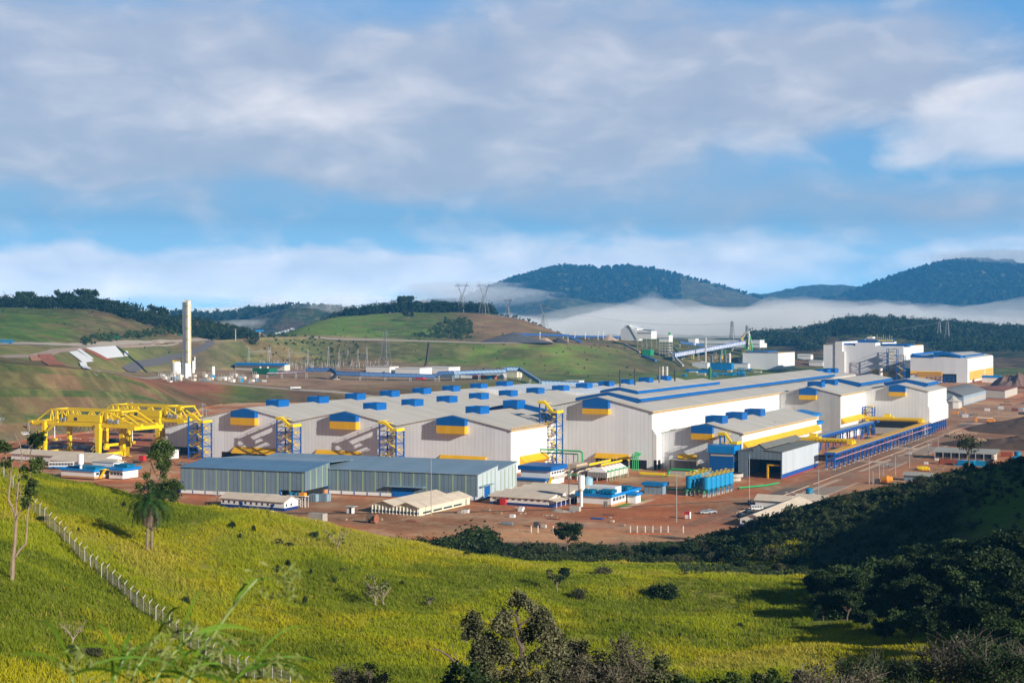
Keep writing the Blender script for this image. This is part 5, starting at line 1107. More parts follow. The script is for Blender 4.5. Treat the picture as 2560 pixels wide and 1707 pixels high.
def car(px,py,rot,col,label,kind='car',z=None,y0=300):
    if z is None: X,Y,z=hit(px,py,y0); u,v=uv(X,Y)
    else: u,v=at(px,py,z)
    T=Th('parked_'+kind,label,kind,0,0,0,rot=rot); x,y=W(u,v); T.o.location=(x,y,z)
    m=mat('paint_%.2f_%.2f_%.2f'%col,col,.25,.2,var=.03,spec=.6)
    if kind=='car':
        b=MB().prism([(-2.15,.35),(2.15,.35),(2.2,.75),(1.9,.92),(.95,1.0),(.35,1.42),(-1.05,1.45),(-1.8,1.05),(-2.2,.95)],'y',-.85,.85)
        b.build('body',m,T); g=MB().prism([(.9,1.0),(.38,1.36),(-.98,1.38),(-1.6,1.06)],'y',-.86,-.83).prism([(.9,1.0),(.38,1.36),(-.98,1.38),(-1.6,1.06)],'y',.83,.86); g.prism([(.98,1.0),(.42,1.38),(.36,1.36),(.9,.98)],'y',-.7,.7); g.build_each('window',GLASS,T); ws=(-1.35,1.35); r=.33; hw=.86
    elif kind=='van':
        b=MB().prism([(-2.3,.4),(2.3,.4),(2.35,1.0),(2.1,1.3),(1.7,2.0),(-2.3,2.05)],'y',-.95,.95); b.build('body',m,T)
        g=MB()
        for k in range(4): g.box(-2.0+k*.95,-1.25+k*.95,-.98,-.95,1.25,1.8).box(-2.0+k*.95,-1.25+k*.95,.95,.98,1.25,1.8)
        g.prism([(2.13,1.3),(1.76,1.95),(1.70,1.93),(2.05,1.28)],'y',-.8,.8); g.build_each('window',GLASS,T); ws=(-1.5,1.5); r=.36; hw=.96
    elif kind=='bus':
        MB().box(-6,6,-1.25,1.25,.4,3.2).build('body',m,T); g=MB()
        for k in range(8): g.box(-5.7+k*1.42,-4.5+k*1.42,-1.29,-1.25,1.6,2.7).box(-5.7+k*1.42,-4.5+k*1.42,1.25,1.29,1.6,2.7)
        g.box(6,6.04,-1.1,1.1,1.3,2.8); g.build_each('window',GLASS,T); MB().box(-6.02,6.02,-1.27,1.27,.38,.95).build('skirt_stripe',BLUE2,T); ws=(-3.8,3.9); r=.48; hw=1.26
    elif kind=='truck':
        MB().box(2.6,4.6,-1.2,1.2,.7,3.0).build('cab',m,T); MB().box(4.61,4.66,-1.05,1.05,1.8,2.7).build('windscreen',GLASS,T)
        MB().prism([(-4.6,1.3),(2.3,1.3),(2.4,2.9),(-4.9,2.9)],'y',-1.25,1.25).build('tipper_body',WPAINT,T); MB().box(-4.5,4.3,-.5,.5,.7,1.25).build('chassis',BLACK,T); ws=(-3.6,-2.3,3.5); r=.5; hw=1.2
    for a in ws:
        for sg in (-1,1):
            w=MB().cone((a,sg*hw-.12,r),(a,sg*hw+.06,r),r,r,14).build('wheel',BLACK,T); MB().cone((a,sg*(hw+.065)-.01,r),(a,sg*(hw+.065)+.01,r),r*.5,r*.5,10).build('rim',GRY,(w,(0,0,0)))
    return T
SIL=(.45,.47,.50); BK=(.02,.022,.03); WH=(.78,.78,.77)
def r4(x,y): return R(4,x,y)
car(*r4(1190,1338),.15,SIL,'silver car on the red yard, the nearer of two side by side',z=0); car(*r4(1237,1330),.12,(.50,.54,.6),'silver-blue car parked just behind the other silver car',z=0)
car(*r4(1530,1366),.5,BK,'black car beside the long white house',z=0); car(*r4(1590,1335),.5,(.015,.03,.04),'dark car parked behind the black one near the long white house',z=0); car(*r4(1660,1305),.1,WH,'white van behind the dark cars at the long white house','van',z=0)
car(*R(1,1262,725),.1,BK,'black car left of the gate cabin',z=0); car(*R(1,1680,740),0,(.20,.21,.22),'dark grey car at the foot of the gate cabin',z=0); car(*R(1,232,480),.2,WH,'white van at the foot of the left embankment','van',z=None,y0=600)
car(*R(5,1300,1165),1.1,(.6,.63,.66),'pale car on the road by the lamp pole',z=0)
car(*R(1,570,772),.05,WH,'white and blue bus beside the low barracks at the left','bus',z=0)
car(*R(6,1245,862),3.1,WH,'white tipper truck on the plateau road behind the hall','truck',y0=900)
car(16,858,0,(.02,.30,.60),'light blue bus on the upper road at the left edge','bus',y0=1000)
car(*R(6,958,790),.2,WH,'white pickup van below the green cooler building','van',y0=1050)
car(*R(6,825,800),.4,SIL,'small silver car on the plateau road by the gas plant',y0=1050)
for k in range(6): car(694+k*7.5,826-k*.6,1.45,WH,['leftmost','second','third','fourth','fifth','rightmost'][k]+' white bus in the distant row in the hill gap','bus',y0=1750)
for k,(x,y) in enumerate([(1815,735),(2070,745),(2120,745),(2180,742)]): car(*R(6,x,y),.1*k,WH,['white van under the middle of the long conveyor','first white van right of the substation building','second white van right of the substation building','white van next to the red container'][k],'van',y0=1100)
# containers, kiosks and heaps
def crate(name,label,cat,px,py,L,Wd,h,m,z=0,rot=None,group=None,ribs=True):
    u,v=at(px,py,z); T=Th(name,label,cat,0,0,0,group=group,rot=-ANG if rot is None else rot); x,y=W(u,v); T.o.location=(x,y,z)
    MB().box(-L/2,L/2,0,Wd,.12,h).build('body',m,T)
    if ribs:
        b=MB(); n=int(L/.8)
        for k in range(n): b.box(-L/2+.2+k*.8,-L/2+.5+k*.8,-.07,-.01,.3,h-.2)
        b.box(-L/2,L/2,-.09,.0,.05,.25).box(-L/2,L/2,-.09,0,h-.18,h+.02).box(L/2+.01,L/2+.08,.2,Wd-.2,.3,h-.2); b.build('ribs',m,T)
    return T
ORG=mat('rust_orange_container',(.45,.12,.05),.6,var=.15,vscale=.6); CYC=mat('cyan_container',(.01,.28,.52),.5,var=.15)
crate('shipping_container','rust-orange shipping container in front of the storage shed','container',*R(5,1690,1255),12,2.4,2.6,ORG)
crate('shipping_container','dark red end of a container left of the orange one','container',*R(5,1615,1250),5,2.4,2.6,RUST)
T=crate('site_bus','light blue bus body parked right of the orange container','bus',*R(5,1815,1268),8,2.5,2.8,CYC); T=crate('site_bus','shorter light blue bus body at the right end of the row','bus',*R(5,1930,1268),7,2.5,2.6,CYC)
crate('shipping_container','rust-red container behind the right end of the storage shed','container',*R(5,2190,1185),6,2.4,2.6,ORG)
crate('shipping_container','dark red container on the dry field far right','container',*R(5,2265,765),5,2.4,2.6,RUST); crate('shipping_container','pale blue container on the dry field far right','container',*R(5,2312,762),5,2.4,2.6,mat('pale_blue_box',(.45,.52,.62),.6)); 
crate('shipping_container','dark machine box on the dry field far right','container',*R(5,2330,795),5,2.4,1.8,mat('dark_box',(.08,.08,.09),.7))
crate('shipping_container','long dark red container by the scrap heap','container',*R(5,2280,560),20,2.6,3,RUST,z=0)
crate('red_kiosk','small red and white kiosk standing alone on the red yard','kiosk',*r4(1019,1385),1.8,1.6,2.5,WPAINT,ribs=False); u,v=at(*r4(1019,1385)); 
T=Th('kiosk_frame','','',0,0) if 0 else None
o=[x for x in COL.objects if x.name=='red_kiosk'][0]; MB().box(-.95,.95,-.04,0,1.6,2.55).box(-1.0,-.8,-.08,0,.1,2.5).box(.8,1.,-.08,0,.1,2.5).box(-.95,.95,-.1,1.65,2.51,2.62).build_each('red_panel',RED,(o,(0,0,0)))
crate('guard_box','small white guard box with a flat roof in front of the workshop','booth',*R(2,1590,1190),2.2,1.8,2.6,WPAINT,ribs=False); o=[x for x in COL.objects if x.name=='guard_box'][0]; MB().box(-1.5,2.4,-.6,2.2,2.62,2.8).build('roof',CONC,(o,(0,0,0))); MB().box(.1,.9,-.05,-.01,.1,2.2).build('door',DRK,(o,(0,0,0)))
crate('storage_box','tall galvanised box stack beside the open bay of the grey shed','box',*R(2,1250,1082),3,3,3,GALV); crate('storage_box','second galvanised box right of the shed opening','box',*R(2,1350,1080),3.2,3,3,GALV)
crate('wooden_crate','orange-brown wooden crate on top of the box pile by the shed','crate',*R(2,1335,1022),3,2.5,2.4,mat('crate_wood',(.50,.24,.09),.8)); 
crate('red_gas_cage','red gas-bottle cage against the canteen wall','cage',*R(3,940,1255),2.4,1.2,2.4,RED); crate('dark_gas_cage','dark cage left of the red one at the canteen','cage',*R(3,905,1250),1.6,1.2,2.2,mat('dark_cage',(.1,.09,.09),.7)); crate('blue_gas_cage','blue-green cage right of the red one at the canteen','cage',*R(3,978,1252),1.6,1.2,2.1,COOL)
crate('plastered_ruin','weathered grey wall block behind the crest of the grassy hill','wall',*R(2,1280,1272),6.,3,3.2,mat('stained_plaster',(.40,.37,.33),.9,var=.35,vscale=1.5,dirt=((.12,.10,.09),.8)),ribs=False)
crate('red_shed_box','pink-red cabin left of the gate cabin','cabin',*R(1,1295,705),3,2,2.6,RED)
u,v=at(*R(2,1805,1275)); T=Th('cable_drum','large dark brown cable drum lying by the track','drum',u,v); MB().cone((u-1.6,v,1.6),(u+1.6,v,1.6),.9,.9,18).build('core',TRUNK,T); 
for s in (-1.6,1.5): MB().cone((u+s,v,1.6),(u+s+.15,v,1.6),1.6,1.6,20).build('flange',RUST if s>0 else mat('dark_timber',(.06,.045,.035),.9),T)
u,v=at(*R(5,1128,1440)); T=Th('mixer_drum','orange concrete mixer drum at the dark hill edge','mixer',u-3,v); MB().cone((u-4.2,v+1,2.0),(u-1.6,v+1,2.3),1.3,1.75,14).cone((u-1.6,v+1,2.3),(u+.4,v+1,2.6),1.75,.9,14).build('drum',mat('orange_paint',(.85,.33,.03),.5,dirt=((.3,.2,.1),.4)),T); MB().box(u-5,u+1,v,v+2,.4,.8).build('frame',BLACK,T); MB().box(u-7,u-5.2,v,v+2,.3,2.2).build('cab',mat('dark_box',(0,0,0)),T)
# yellow drum cluster, lift, excavator
for k in range(6):
    u,v=at(*R(5,1370+k*14,1300+(k%2)*8)); solo(MB().cone((u,v,.9),(u+2,v,.9),.9,.9,12),'yellow_drum',YST,'yellow drum in the cluster by the road, '+['far left','left','left of centre','right of centre','right','far right'][k]+' one','drum',u,v,group='yellow drums by the road')
u,v=at(*R(5,2040,872)); T=Th('boom_lift','orange and white boom lift on the dry field right of the end hall','boom lift',u,v); MB().box(u-2,u+3,v-1.2,v+1.2,.6,2.6).build('chassis',mat('orange_paint',(0,0,0)),T); MB().bar((u+2,v,3.2),(u-9,v,3.4),.9).build('boom',mat('pale_orange',(.85,.62,.45),.5),T); MB().box(u-10.4,u-8.8,v-.8,v+.8,.6,3.4).build('basket',mat('orange_paint',(0,0,0)),T)
for sx_ in (-1.4,2.2):
    for sy in (-1.3,1.3): MB().cone((u+sx_,v+sy-.2,.6),(u+sx_,v+sy+.2,.6),.6,.6,12).build('wheel',BLACK,T)
u,v=at(*R(5,1722,800)); T=Th('excavator','orange excavator beside the peaked tent','excavator',u,v); MB().box(u-2,u+2,v-1.3,v+1.3,1,2.7).build('body',mat('orange_paint',(0,0,0)),T); MB().box(u-2.2,u+2.2,v-1.6,v-1,.05,.9).box(u-2.2,u+2.2,v+1,v+1.6,.05,.9).build_each('track',BLACK,T); MB().tube([(u+1.5,v,2.4),(u+4.5,v,6),(u+7.5,v,4),(u+7,v,1)],.35).build('boom',mat('orange_paint',(0,0,0)),T)
def barrel(px,py,r,h,m,lab,z=0,stand=0,y0=None):
    u,v=at(px,py,z); T=Th('water_tank',lab,'water tank',u,v,z)
    MB().cone((u,v,z+stand),(u,v,z+stand+h),r*.92,r,18).cone((u,v,z+stand+h),(u,v,z+stand+h+.3),r,r*.5,18).build('tank',m,T)
    if stand:
        b=MB()
        for a,c in ((-1,-1),(1,-1),(1,1),(-1,1)): b.box(u+a*r-.12,u+a*r+.12,v+c*r-.12,v+c*r+.12,z,z+stand+.0)
        b.build_each('post',CONC,T); MB().box(u-r-.4,u+r+.4,v-r-.4,v+r+.4,z+stand-.2,z+stand-.01).build('deck',CONC,T); q=MB()
        for k in range(5): q.box(u-r-.4+k*(2*r+.8)/4,u-r-.32+k*(2*r+.8)/4,v-r-.4,v-r-.34,z+stand,z+stand+1)
        q.box(u-r-.4,u+r+.4,v-r-.4,v-r-.34,z+stand+1,z+stand+1.07); q.build('rail',CONC,T)
TQ=mat('blue_plastic_tank',(.01,.22,.42),.4)
barrel(*R(5,378,1568),1.5,1.9,TQ,'blue water tank on a concrete stand beside the road',stand=2.2); barrel(*R(5,2290,1180),1.7,2.6,TQ,'blue and white water drum behind the dark hill crest'); barrel(*R(5,2265,1210),1.4,1.6,TQ,'lower blue drum at the dark hill crest')
barrel(*R(5,2080,1100),1.7,2.6,mat('green_plastic',(.01,.28,.17),.5),'green tank standing on the bare earth far right')
u,v=at(*R(2,1150,1130)); T=Th('tank_scaffold','white scaffold stand with two teal water tanks at the open shed corner','tank stand',u,v)
b=MB()
for a in (-3,-1,1,2.6):
    for c in (-.8,.8): b.box(u+a-.08,u+a+.08,v+c-.08,v+c+.08,0,4.3)
for z in (1.2,2.4,3.6): b.bar((u-3,v-.8,z-1),(u-1,v-.8,z),.1).bar((u-1,v-.8,z),(u+1,v-.8,z-1),.1).box(u-3,u+2.6,v-.85,v-.75,z,z+.1)
b.box(u-6,u+2.8,v-1.2,v+1.2,4.3,4.45); b.build('frame',WPAINT,T)
for a in (-4.6,-2.2): MB().cone((u+a,v,4.46),(u+a,v,5.5),.95,1.05,14).build('tank',COOL,T)
MB().box(u-.6,u+1.9,v-.9,v+.9,4.46,5.6).build('orange_box',mat('orange_paint',(0,0,0)),T)
# people on the yard
SKIN=mat('skin',(.30,.17,.10),.6); 
def person(px,py,shirt,trous,label,rot=0,z=0,stride=.18):
    u,v=at(px,py,z); T=Th('person',label,'person',0,0,0,rot=rot); x,y=W(u,v); T.o.location=(x,y,z)
    vs=[(0,0,.93),(0,0,1.15),(0,0,1.42),(0,0,1.52),(0,.01,1.62),(0,.01,1.72),
        (.19,0,1.40),(.25,.03,1.14),(.24,.12,.90),(-.19,0,1.40),(-.25,-.03,1.14),(-.24,.08,.90),
        (.10,0,.88),(.11,stride*.5,.48),(.11,stride,.08),(.11,stride+.14,.04),(-.10,0,.88),(-.11,-stride*.2,.48),(-.11,-stride,.08),(-.11,-stride+.14,.04)]
    es=[(0,1),(1,2),(2,3),(3,4),(4,5),(2,6),(6,7),(7,8),(2,9),(9,10),(10,11),(0,12),(12,13),(13,14),(14,15),(0,16),(16,17),(17,18),(18,19)]
    rad=[.15,.14,.16,.06,.10,.08,.07,.05,.035,.07,.05,.035,.10,.07,.045,.045,.10,.07,.045,.045]
    me=bpy.data.meshes.new('body'); me.from_pydata(vs,es,[]); o=bpy.data.objects.new('body',me); COL.objects.link(o); o.parent=T.o
    md=o.modifiers.new('skin','SKIN'); me.skin_vertices  if me.skin_vertices else None
    bm=__import__('bmesh').new(); bm.from_mesh(me); lay=bm.verts.layers.skin.verify(); bm.verts.ensure_lookup_table()
    for i,r in enumerate(rad): bm.verts[i][lay].radius=(r,r*.85); bm.verts[i][lay].use_root=(i==0)
    bm.to_mesh(me); bm.free(); o.modifiers.new('sub','SUBSURF').levels=1; o.modifiers['sub'].render_levels=1
    me.materials.append(trous)
    MB().cone((0,0,.92),(0,0,1.16),.165,.15,10).cone((0,0,1.16),(0,0,1.45),.15,.17,10).cone((.17,0,1.42),(.255,.03,1.12),.085,.065,8).cone((-.17,0,1.42),(-.255,-.03,1.12),.085,.065,8).build('shirt',shirt,T)
    MB().cone((0,.01,1.54),(0,.01,1.72),.092,.10,10).build('face',SKIN,T)
    MB().dome((0,.01,1.70),.13,.13,10,3).build('hard_hat',WPAINT,T)
NV=mat('navy_cloth',(.015,.02,.05),.8); BLC=mat('blue_cloth',(.03,.07,.18),.8); GRC=mat('grey_cloth',(.12,.12,.13),.8)
person(*r4(1583,1250),NV,NV,'person in dark clothes standing at the foot of the tall mast',.3); person(*r4(1600,1247),BLC,NV,'person in blue shirt between two others on the yard',.9); person(*r4(1627,1250),GRC,NV,'person in grey at the right of the group of three',1.6)
person(*R(5,1105,1285),BLC,NV,'person in dark blue walking alone along the road',.5); person(*R(5,1717,1007),BLC,NV,'person walking on the far stretch of road by the cart',.4); person(*R(5,1677,1000),GRC,NV,'person standing beside the small road cart',1.2)
person(*r4(1490,1125),NV,NV,'person in dark clothes by the right end of the cyan vessels',.2); person(*r4(1443,1147),GRC,NV,'person standing nearer to the cyan vessels, left of another',.7)
u,v=at(*R(5,1640,1000)); T=Th('road_cart','small flat cart with a pale board on the roadside','cart',u,v); MB().box(u-1.6,u+1.6,v-.8,v+.8,.5,1.1).build('body',DRK,T); MB().box(u-1.8,u+1.8,v-.8,v+.8,1.9,2.1).build('canopy',CONC,T); b=MB(); [b.box(u+a,u+a+.08,v-.7,v-.6,1.1,1.9) for a in (-1.6,1.5)]; b.build_each('post',GRY,T)
# rubble, debris
ROCK=mat('rubble',(.33,.27,.22),.95,var=.4,vscale=1.5); GRAV=mat('grey_gravel',(.30,.29,.28),.95,var=.3,vscale=2)
def heap(name,label,cat,px,py,w,d,h,m,n=60,z=None,y0=300,rough=.25,seed=0):
    if z is None: X,Y,z=hit(px,py,y0); u,v=uv(X,Y)
    else: u,v=at(px,py,z)
    rs=random.Random(seed+int(px)); b=MB(); nr=16; na=48; sd_=int(px)%97
    for i in range(nr+1):
        for j in range(na):
            a=j*2*math.pi/na; r=i/nr; xx,yy=w/2*r*math.cos(a),d/2*r*math.sin(a); q_=float(fbm(np.array([xx+u]),np.array([yy+v]),max(w,d)*.28,4,sd_)[0]); hh=h*(1-r)**.9*(1+rough*2.2*q_); rr=r*(1+.25*float(fbm(np.array([math.cos(a)*3+u]),np.array([math.sin(a)*3+v]),1.3,2,sd_)[0]))
            b.v.append((u+w/2*rr*math.cos(a),v+d/2*rr*math.sin(a),z-.1+max(hh,0)))
    for i in range(nr):
        for j in range(na): k=(j+1)%na; b.f.append((i*na+j,(i+1)*na+j,(i+1)*na+k,i*na+k))
    return solo(b,name,m,label,cat,u,v,z)
heap('rubble_heap','heap of broken concrete and dark debris in front of the canteen','rubble',*R(3,1470,1318),9,4,1.6,ROCK,z=0,rough=.6); heap('rubble_heap','small dark debris heap before the grey shed corner','rubble',*R(3,560,1330),4,3,1.5,ROCK,z=0,rough=.6)
crate('concrete_block','grey concrete block beside the debris heap','block',*R(3,1600,1315),4,1.6,1.9,CONC,ribs=False)
heap('scrap_heap','large brown scrap metal heap at the far right edge','scrap heap',*R(5,2250,530),46,26,13,mat('scrap_metal',(.20,.12,.09),.9,var=.6,vscale=.5,bump=1.),z=0,rough=.5); heap('scrap_heap','second scrap heap running out of the right edge','scrap heap',*R(5,2400,520),50,24,12,mat('scrap_metal',(0,0,0)),z=0,rough=.5)
heap('earth_mound','sunlit sandy earth mound before the shaded bank at the right','earth mound',*R(5,1960,1085),24,9,5,mat('sandy_earth',(.42,.27,.15),.95,var=.3),z=0,rough=.3); heap('earth_mound','dark shaded bank of earth at the right edge','earth mound',*R(5,2290,1090),80,46,9,mat('shade_tinted_earth',(.11,.065,.038),.95,var=.5,vscale=.15,bump=1.),z=0,rough=.5)  # dark bank's earth colour is darkened to stand for cloud shade
heap('earth_mound','long dark bank behind the dark earth mound at the right edge','earth mound',2570,1078,90,70,10,mat('shade_tinted_earth',(0,0,0)),z=0,rough=.25)
# perimeter posts along the near edge of the yard and the far wall of small posts
T=Th('yard_fence','line of white concrete posts along the near edge of the red yard','fence',*at(1500,1330))
for k,x in enumerate([1328,1345,1383,1440,1576,1593,1613,1632,1652,1670,1708]):
    u,v=at(x,1331,0); MB().box(u-.12,u+.12,v-.12,v+.12,0,2.3).build('post',WPAINT,T)
u0_,v0_=at(1325,1331); u1_,v1_=at(1712,1331); MB().tube([(u0_,v0_,1.9),(u1_,v1_,1.9)],.02,4).tube([(u0_,v0_,1.2),(u1_,v1_,1.2)],.02,4).build('wires',GRY,T)
for k,(x,y,lab) in enumerate([(1340,1318,'dark upright box by the yard fence'),(1358,1320,'small pale box by the yard fence'),(1448,1321,'black box on posts near the yard fence'),(1529,1306,'small pale block in the middle of the red yard'),(1555,1315,'low dark lump on the red yard'),(1266,1312,'flat grey-green slab lying before the bushes')]):
    crate('yard_box' if k<4 else 'yard_slab',lab,'box',x,y,[2,1.6,2.6,1.2,1.6,4][k],1.2,[1.8,1.2,1.5,.8,.6,.9][k],[mat('dark_box',(0,0,0)),CONC,mat('dark_box',(0,0,0)),KERB,ROCK,GALV][k],ribs=False)
solo((lambda b:[b.box(u_-2,u_+2,v_-.5,v_+.5,0,.12) for u_,v_ in [at(1580+k*14,1334) for k in range(7)]] and b)(MB()),'orange_netting',mat('orange_net',(.75,.16,.04),.8),'strip of crumpled orange netting behind the yard fence posts','netting',*at(1620,1334))
# ---------------------------------------------------------------- road, rails, pavement
def strip(name,u0,u1,v0,v1,z,m,seg=40,wob=.0,h=0):
    b=MB(); n=seg
    for k in range(n+1):
        v=v0+(v1-v0)*k/n; w=wob*math.sin(v*.05)+wob*.5*math.sin(v*.13)
        b.v+=[(u0+w,v,z),(u1+w,v,z)]
        if k: a=(k-1)*2; b.f.append((a,a+1,a+3,a+2))
    o=solo(b,name,m,None,None,(u0+u1)/2,(v0+v1)/2,0); tag(o,kind='structure'); return o
strip('road',-158.6,-150.2,545,1010,.06,ASPH); strip('pavement',-161.2,-158.7,535,985,.08,PAV,wob=.25); strip('pavement',-150.1,-148.9,560,1010,.08,PAV,wob=.2)
strip('verge',-165.1,-161.3,480,960,.04,mat('red_verge',(.27,.14,.09),.95,var=.2,vscale=.4))
strip('road',-163,-120,985,1006,.10,ASPH,12); strip('path',-176,-110,1010,1040,.05,PAV,10,wob=2)
for a,c in ((500,598),(604,712),(722,792),(808,905),(915,960)):
    o=solo(MB().box(-165.5,-165.15,a,c,0,.22),'kerb',KERB,None,None,-165.3,(a+c)/2); tag(o,kind='structure')
strip('road',-176,-158.7,712,722,.085,PAV,6); strip('road',-176,-158.7,792,808,.085,PAV,6)
strip('railway_bed',-172.2,-165.8,530,1500,.03,mat('ballast',(.16,.14,.125),.95,var=.35,vscale=.8),60)
T=Th('railway_track','pair of railway rails running past the runway into the distance','railway',-170,900)
for u in (-171.4,-169.9,-168.6,-167.1): MB().box(u-.06,u+.06,460,1490,.05,.24).build('rail',mat('rail_steel',(.13,.10,.08),.5,.4),T)
T=Th('railway_track','curved railway rails crossing the yard in front of the canteen','railway',-215,468)
cr=lambda t:(-172-150*t,500+70*(1-t)**2*1.0-36*t*(1)-14*t,.1)
for d in (0,1.6):
    MB().tube([(cr(t/14)[0],cr(t/14)[1]+d-30,.12) for t in range(15)],.08,4).build('rail',mat('rail_steel',(0,0,0)),T)
def ribbon(name,pts,w,m,z=.07,y0=300,lift=.25):
    """road laid over the terrain through picture points"""
    P=[hit(px,py,y0) for px,py in pts]; Q=[]
    for a,b in zip(P,P[1:]):
        n=max(2,int(math.hypot(a[0]-b[0],a[1]-b[1])/12))
        for k in range(n): t=k/n; Q.append((a[0]*(1-t)+b[0]*t,a[1]*(1-t)+b[1]*t))
    Q.append(P[-1][:2]); vt=[];f=[]
    for i,(x,y) in enumerate(Q):
        x2,y2=Q[min(i+1,len(Q)-1)]; x1,y1=Q[max(i-1,0)]; d=math.hypot(x2-x1,y2-y1) or 1; nx,ny=-(y2-y1)/d,(x2-x1)/d
        for e in (-.5,-.25,0,.25,.5): vt.append((x+nx*w*e,y+ny*w*e,gz(x+nx*w*e,y+ny*w*e)+lift))
        if i:
            k=5*(i-1)
            for e in range(4): f.append((k+e,k+5+e,k+6+e,k+1+e))
    me=bpy.data.meshes.new(name); me.from_pydata(vt,[],f); me.materials.append(m); o=bpy.data.objects.new(name,me); COL.objects.link(o); tag(o,kind='structure'); return o
ribbon('road',[(-60,864),(120,862),(300,859),(420,855),(500,850),(560,846)],14,mat('pale_road',(.42,.35,.28),.9,var=.15),y0=900)
ribbon('road',[(0,893),(60,890),(140,877),(240,868),(400,858)],9,ASPH,y0=850)
ribbon('road',[(526,853),(524,862),(500,875),(430,893),(350,910),(318,927),(340,933)],10,mat('dark_asphalt',(.13,.12,.125),.9,var=.1),y0=950,lift=.5)
ribbon('road',[(225,926),(400,942),(560,960),(700,972),(860,984),(1000,998)],9,mat('pale_road',(0,0,0)),y0=900)
ribbon('road',[(680,842),(800,845),(950,851),(1130,856),(1330,858)],9,mat('pale_road',(0,0,0)),y0=1300,lift=.5)

# stacked material and small clutter about the yards
random.seed(61)
WOOD=mat('weathered_timber',(.36,.25,.15),.85,var=.3,vscale=2)
MK=[('the storage shed',-125,745),('the yellow drums',-141,680),('the orange mixer',-134,622),('the silver cars',-173,491),('the red kiosk',-176,478),('the canteen',-245,480),('the workshop',-275,436),('the grey shed corner',-258,482),('the end hall',-165,960),('the arched shed',-205,1260),('the boom lift',-157,1030),('the cyan vessels',-195,535),('the drum by the track',-283,418),('the white barrack',-330,424),('the yard fence',-185,450),('the earth mound',-120,850)]
spots=[(-118-random.random()*24,668+random.random()*70) for _ in range(22)]+[(-190-random.random()*70,452+random.random()*26) for _ in range(16)]+[(-200+random.random()*36,1060+random.random()*250) for _ in range(14)]+[(-150+random.random()*60,980+random.random()*160) for _ in range(8)]+[(-250-random.random()*70,415+random.random()*14) for _ in range(7)]+[(-126+random.random()*16,800+random.random()*40) for _ in range(4)]
for i,(u,v) in enumerate(spots):
    b=MB(); k=i%4; sc_=1 if v<900 else 2.2
    if k==0:
        for j in range(3): b.box(u-1.2*sc_,u+1.2*sc_,v-.5+j*.45,v-.15+j*.45,.05,.25+.35*(j%2+1)*sc_)
        nm_,m_,kd_='timber_stack',WOOD,'timber'
    elif k==1:
        for j in range(5): b.cone((u-2.2*sc_,v+j*.42*sc_,.22*sc_),(u+2.2*sc_,v+j*.42*sc_,.22*sc_),.2*sc_,.2*sc_,8)
        nm_,m_,kd_='pipe_bundle',[GRY,RUST,BST][i%3],'pipes'
    elif k==2:
        b.box(u-.9*sc_,u+.9*sc_,v-.6,v+.6,.12,1.1*sc_).box(u-1*sc_,u+1*sc_,v-.7,v-.5,0,.12).box(u-1*sc_,u+1*sc_,v+.5,v+.7,0,.12); nm_,m_,kd_='supply_box',[CONC,CYAN,WPAINT,ORG][i%4],'box'
    else:
        rs=random.Random(i)
        for j in range(9): a,c,q=rs.uniform(-1.5,1.5)*sc_,rs.uniform(-.9,.9)*sc_,rs.uniform(.15,.45)*sc_; b.prism([(u+a-q,0),(u+a+q,0),(u+a+q*.5,q),(u+a-q*.6,q*.8)],'y',v+c-q,v+c+q)
        nm_,m_,kd_='rubble_pile',ROCK,'rubble'
    solo(b,nm_,m_,nm_.replace('_',' ')+' lying on the ground, '+PLACE(u,v,MK),kd_,u,v,group='stacked material about the yards')
# ---------------------------------------------------------------- background plants and the hills' furniture
def base(px,py,y0=900):
    X,Y,Z=hit(px,py,y0); u,v=uv(X,Y); return u,v,Z,Y
def pole_w(Y,n): return n*Y/F     # pixels of the photograph at that distance, in metres
# gas plant: twin columns, tanks, skids
u,v,z,Y=base(465,941); k=Y/F; CW=mat('column_white',(.93,.93,.91),.45,var=.04,vscale=.1,dirt=((.6,.5,.35),.12)); YDU=mat('yellowed_duct',(.80,.70,.45),.5,dirt=((.5,.3,.1),.5))
T=Th('distillation_column','left and thicker of the two tall white gas-plant columns','column',u,v,z); MB().cone((u-1,v,z),(u-1,v,z+186*k),6.4*k,6.4*k,24).build('shell',CW,T); b=MB(); [b.cone((u-1+5*k*math.cos(a),v+5*k*math.sin(a),z+186*k),(u-1+5*k*math.cos(a),v+5*k*math.sin(a),z+190*k),.12,.12,4) for a in (0,1.2,2.4,3.6,4.8)]; b.bar((u-1-5*k,v,z+189*k),(u-1+5*k,v,z+192*k),.3).build('top_railing',YST,T)
u2,v2=u+16*k,v-3; T=Th('distillation_column','right slimmer tall column with a yellowed duct running up its side','column',u2,v2,z); MB().cone((u2,v2,z+20*k),(u2,v2,z+189*k),4.6*k,4.6*k,24).cone((u2,v2,z),(u2,v2,z+20*k),6*k,5.2*k,20).build('shell',CW,T); MB().cone((u2-5.2*k,v2-1,z+26*k),(u2-5.2*k,v2-1,z+186*k),1.2*k,1.1*k,8).build('duct',YDU,T)
b=MB(); [b.cone((u2,v2,z+h*k),(u2,v2,z+(h+1.6)*k),5.9*k,5.9*k,16) for h in (36,62,92,120,150,176,188)]; b.build_each('platform',YST,T); MB().box(u2+5*k,u2+6.2*k,v2-.5,v2+.5,z+40*k,z+180*k).build('ladder',YDU,T)
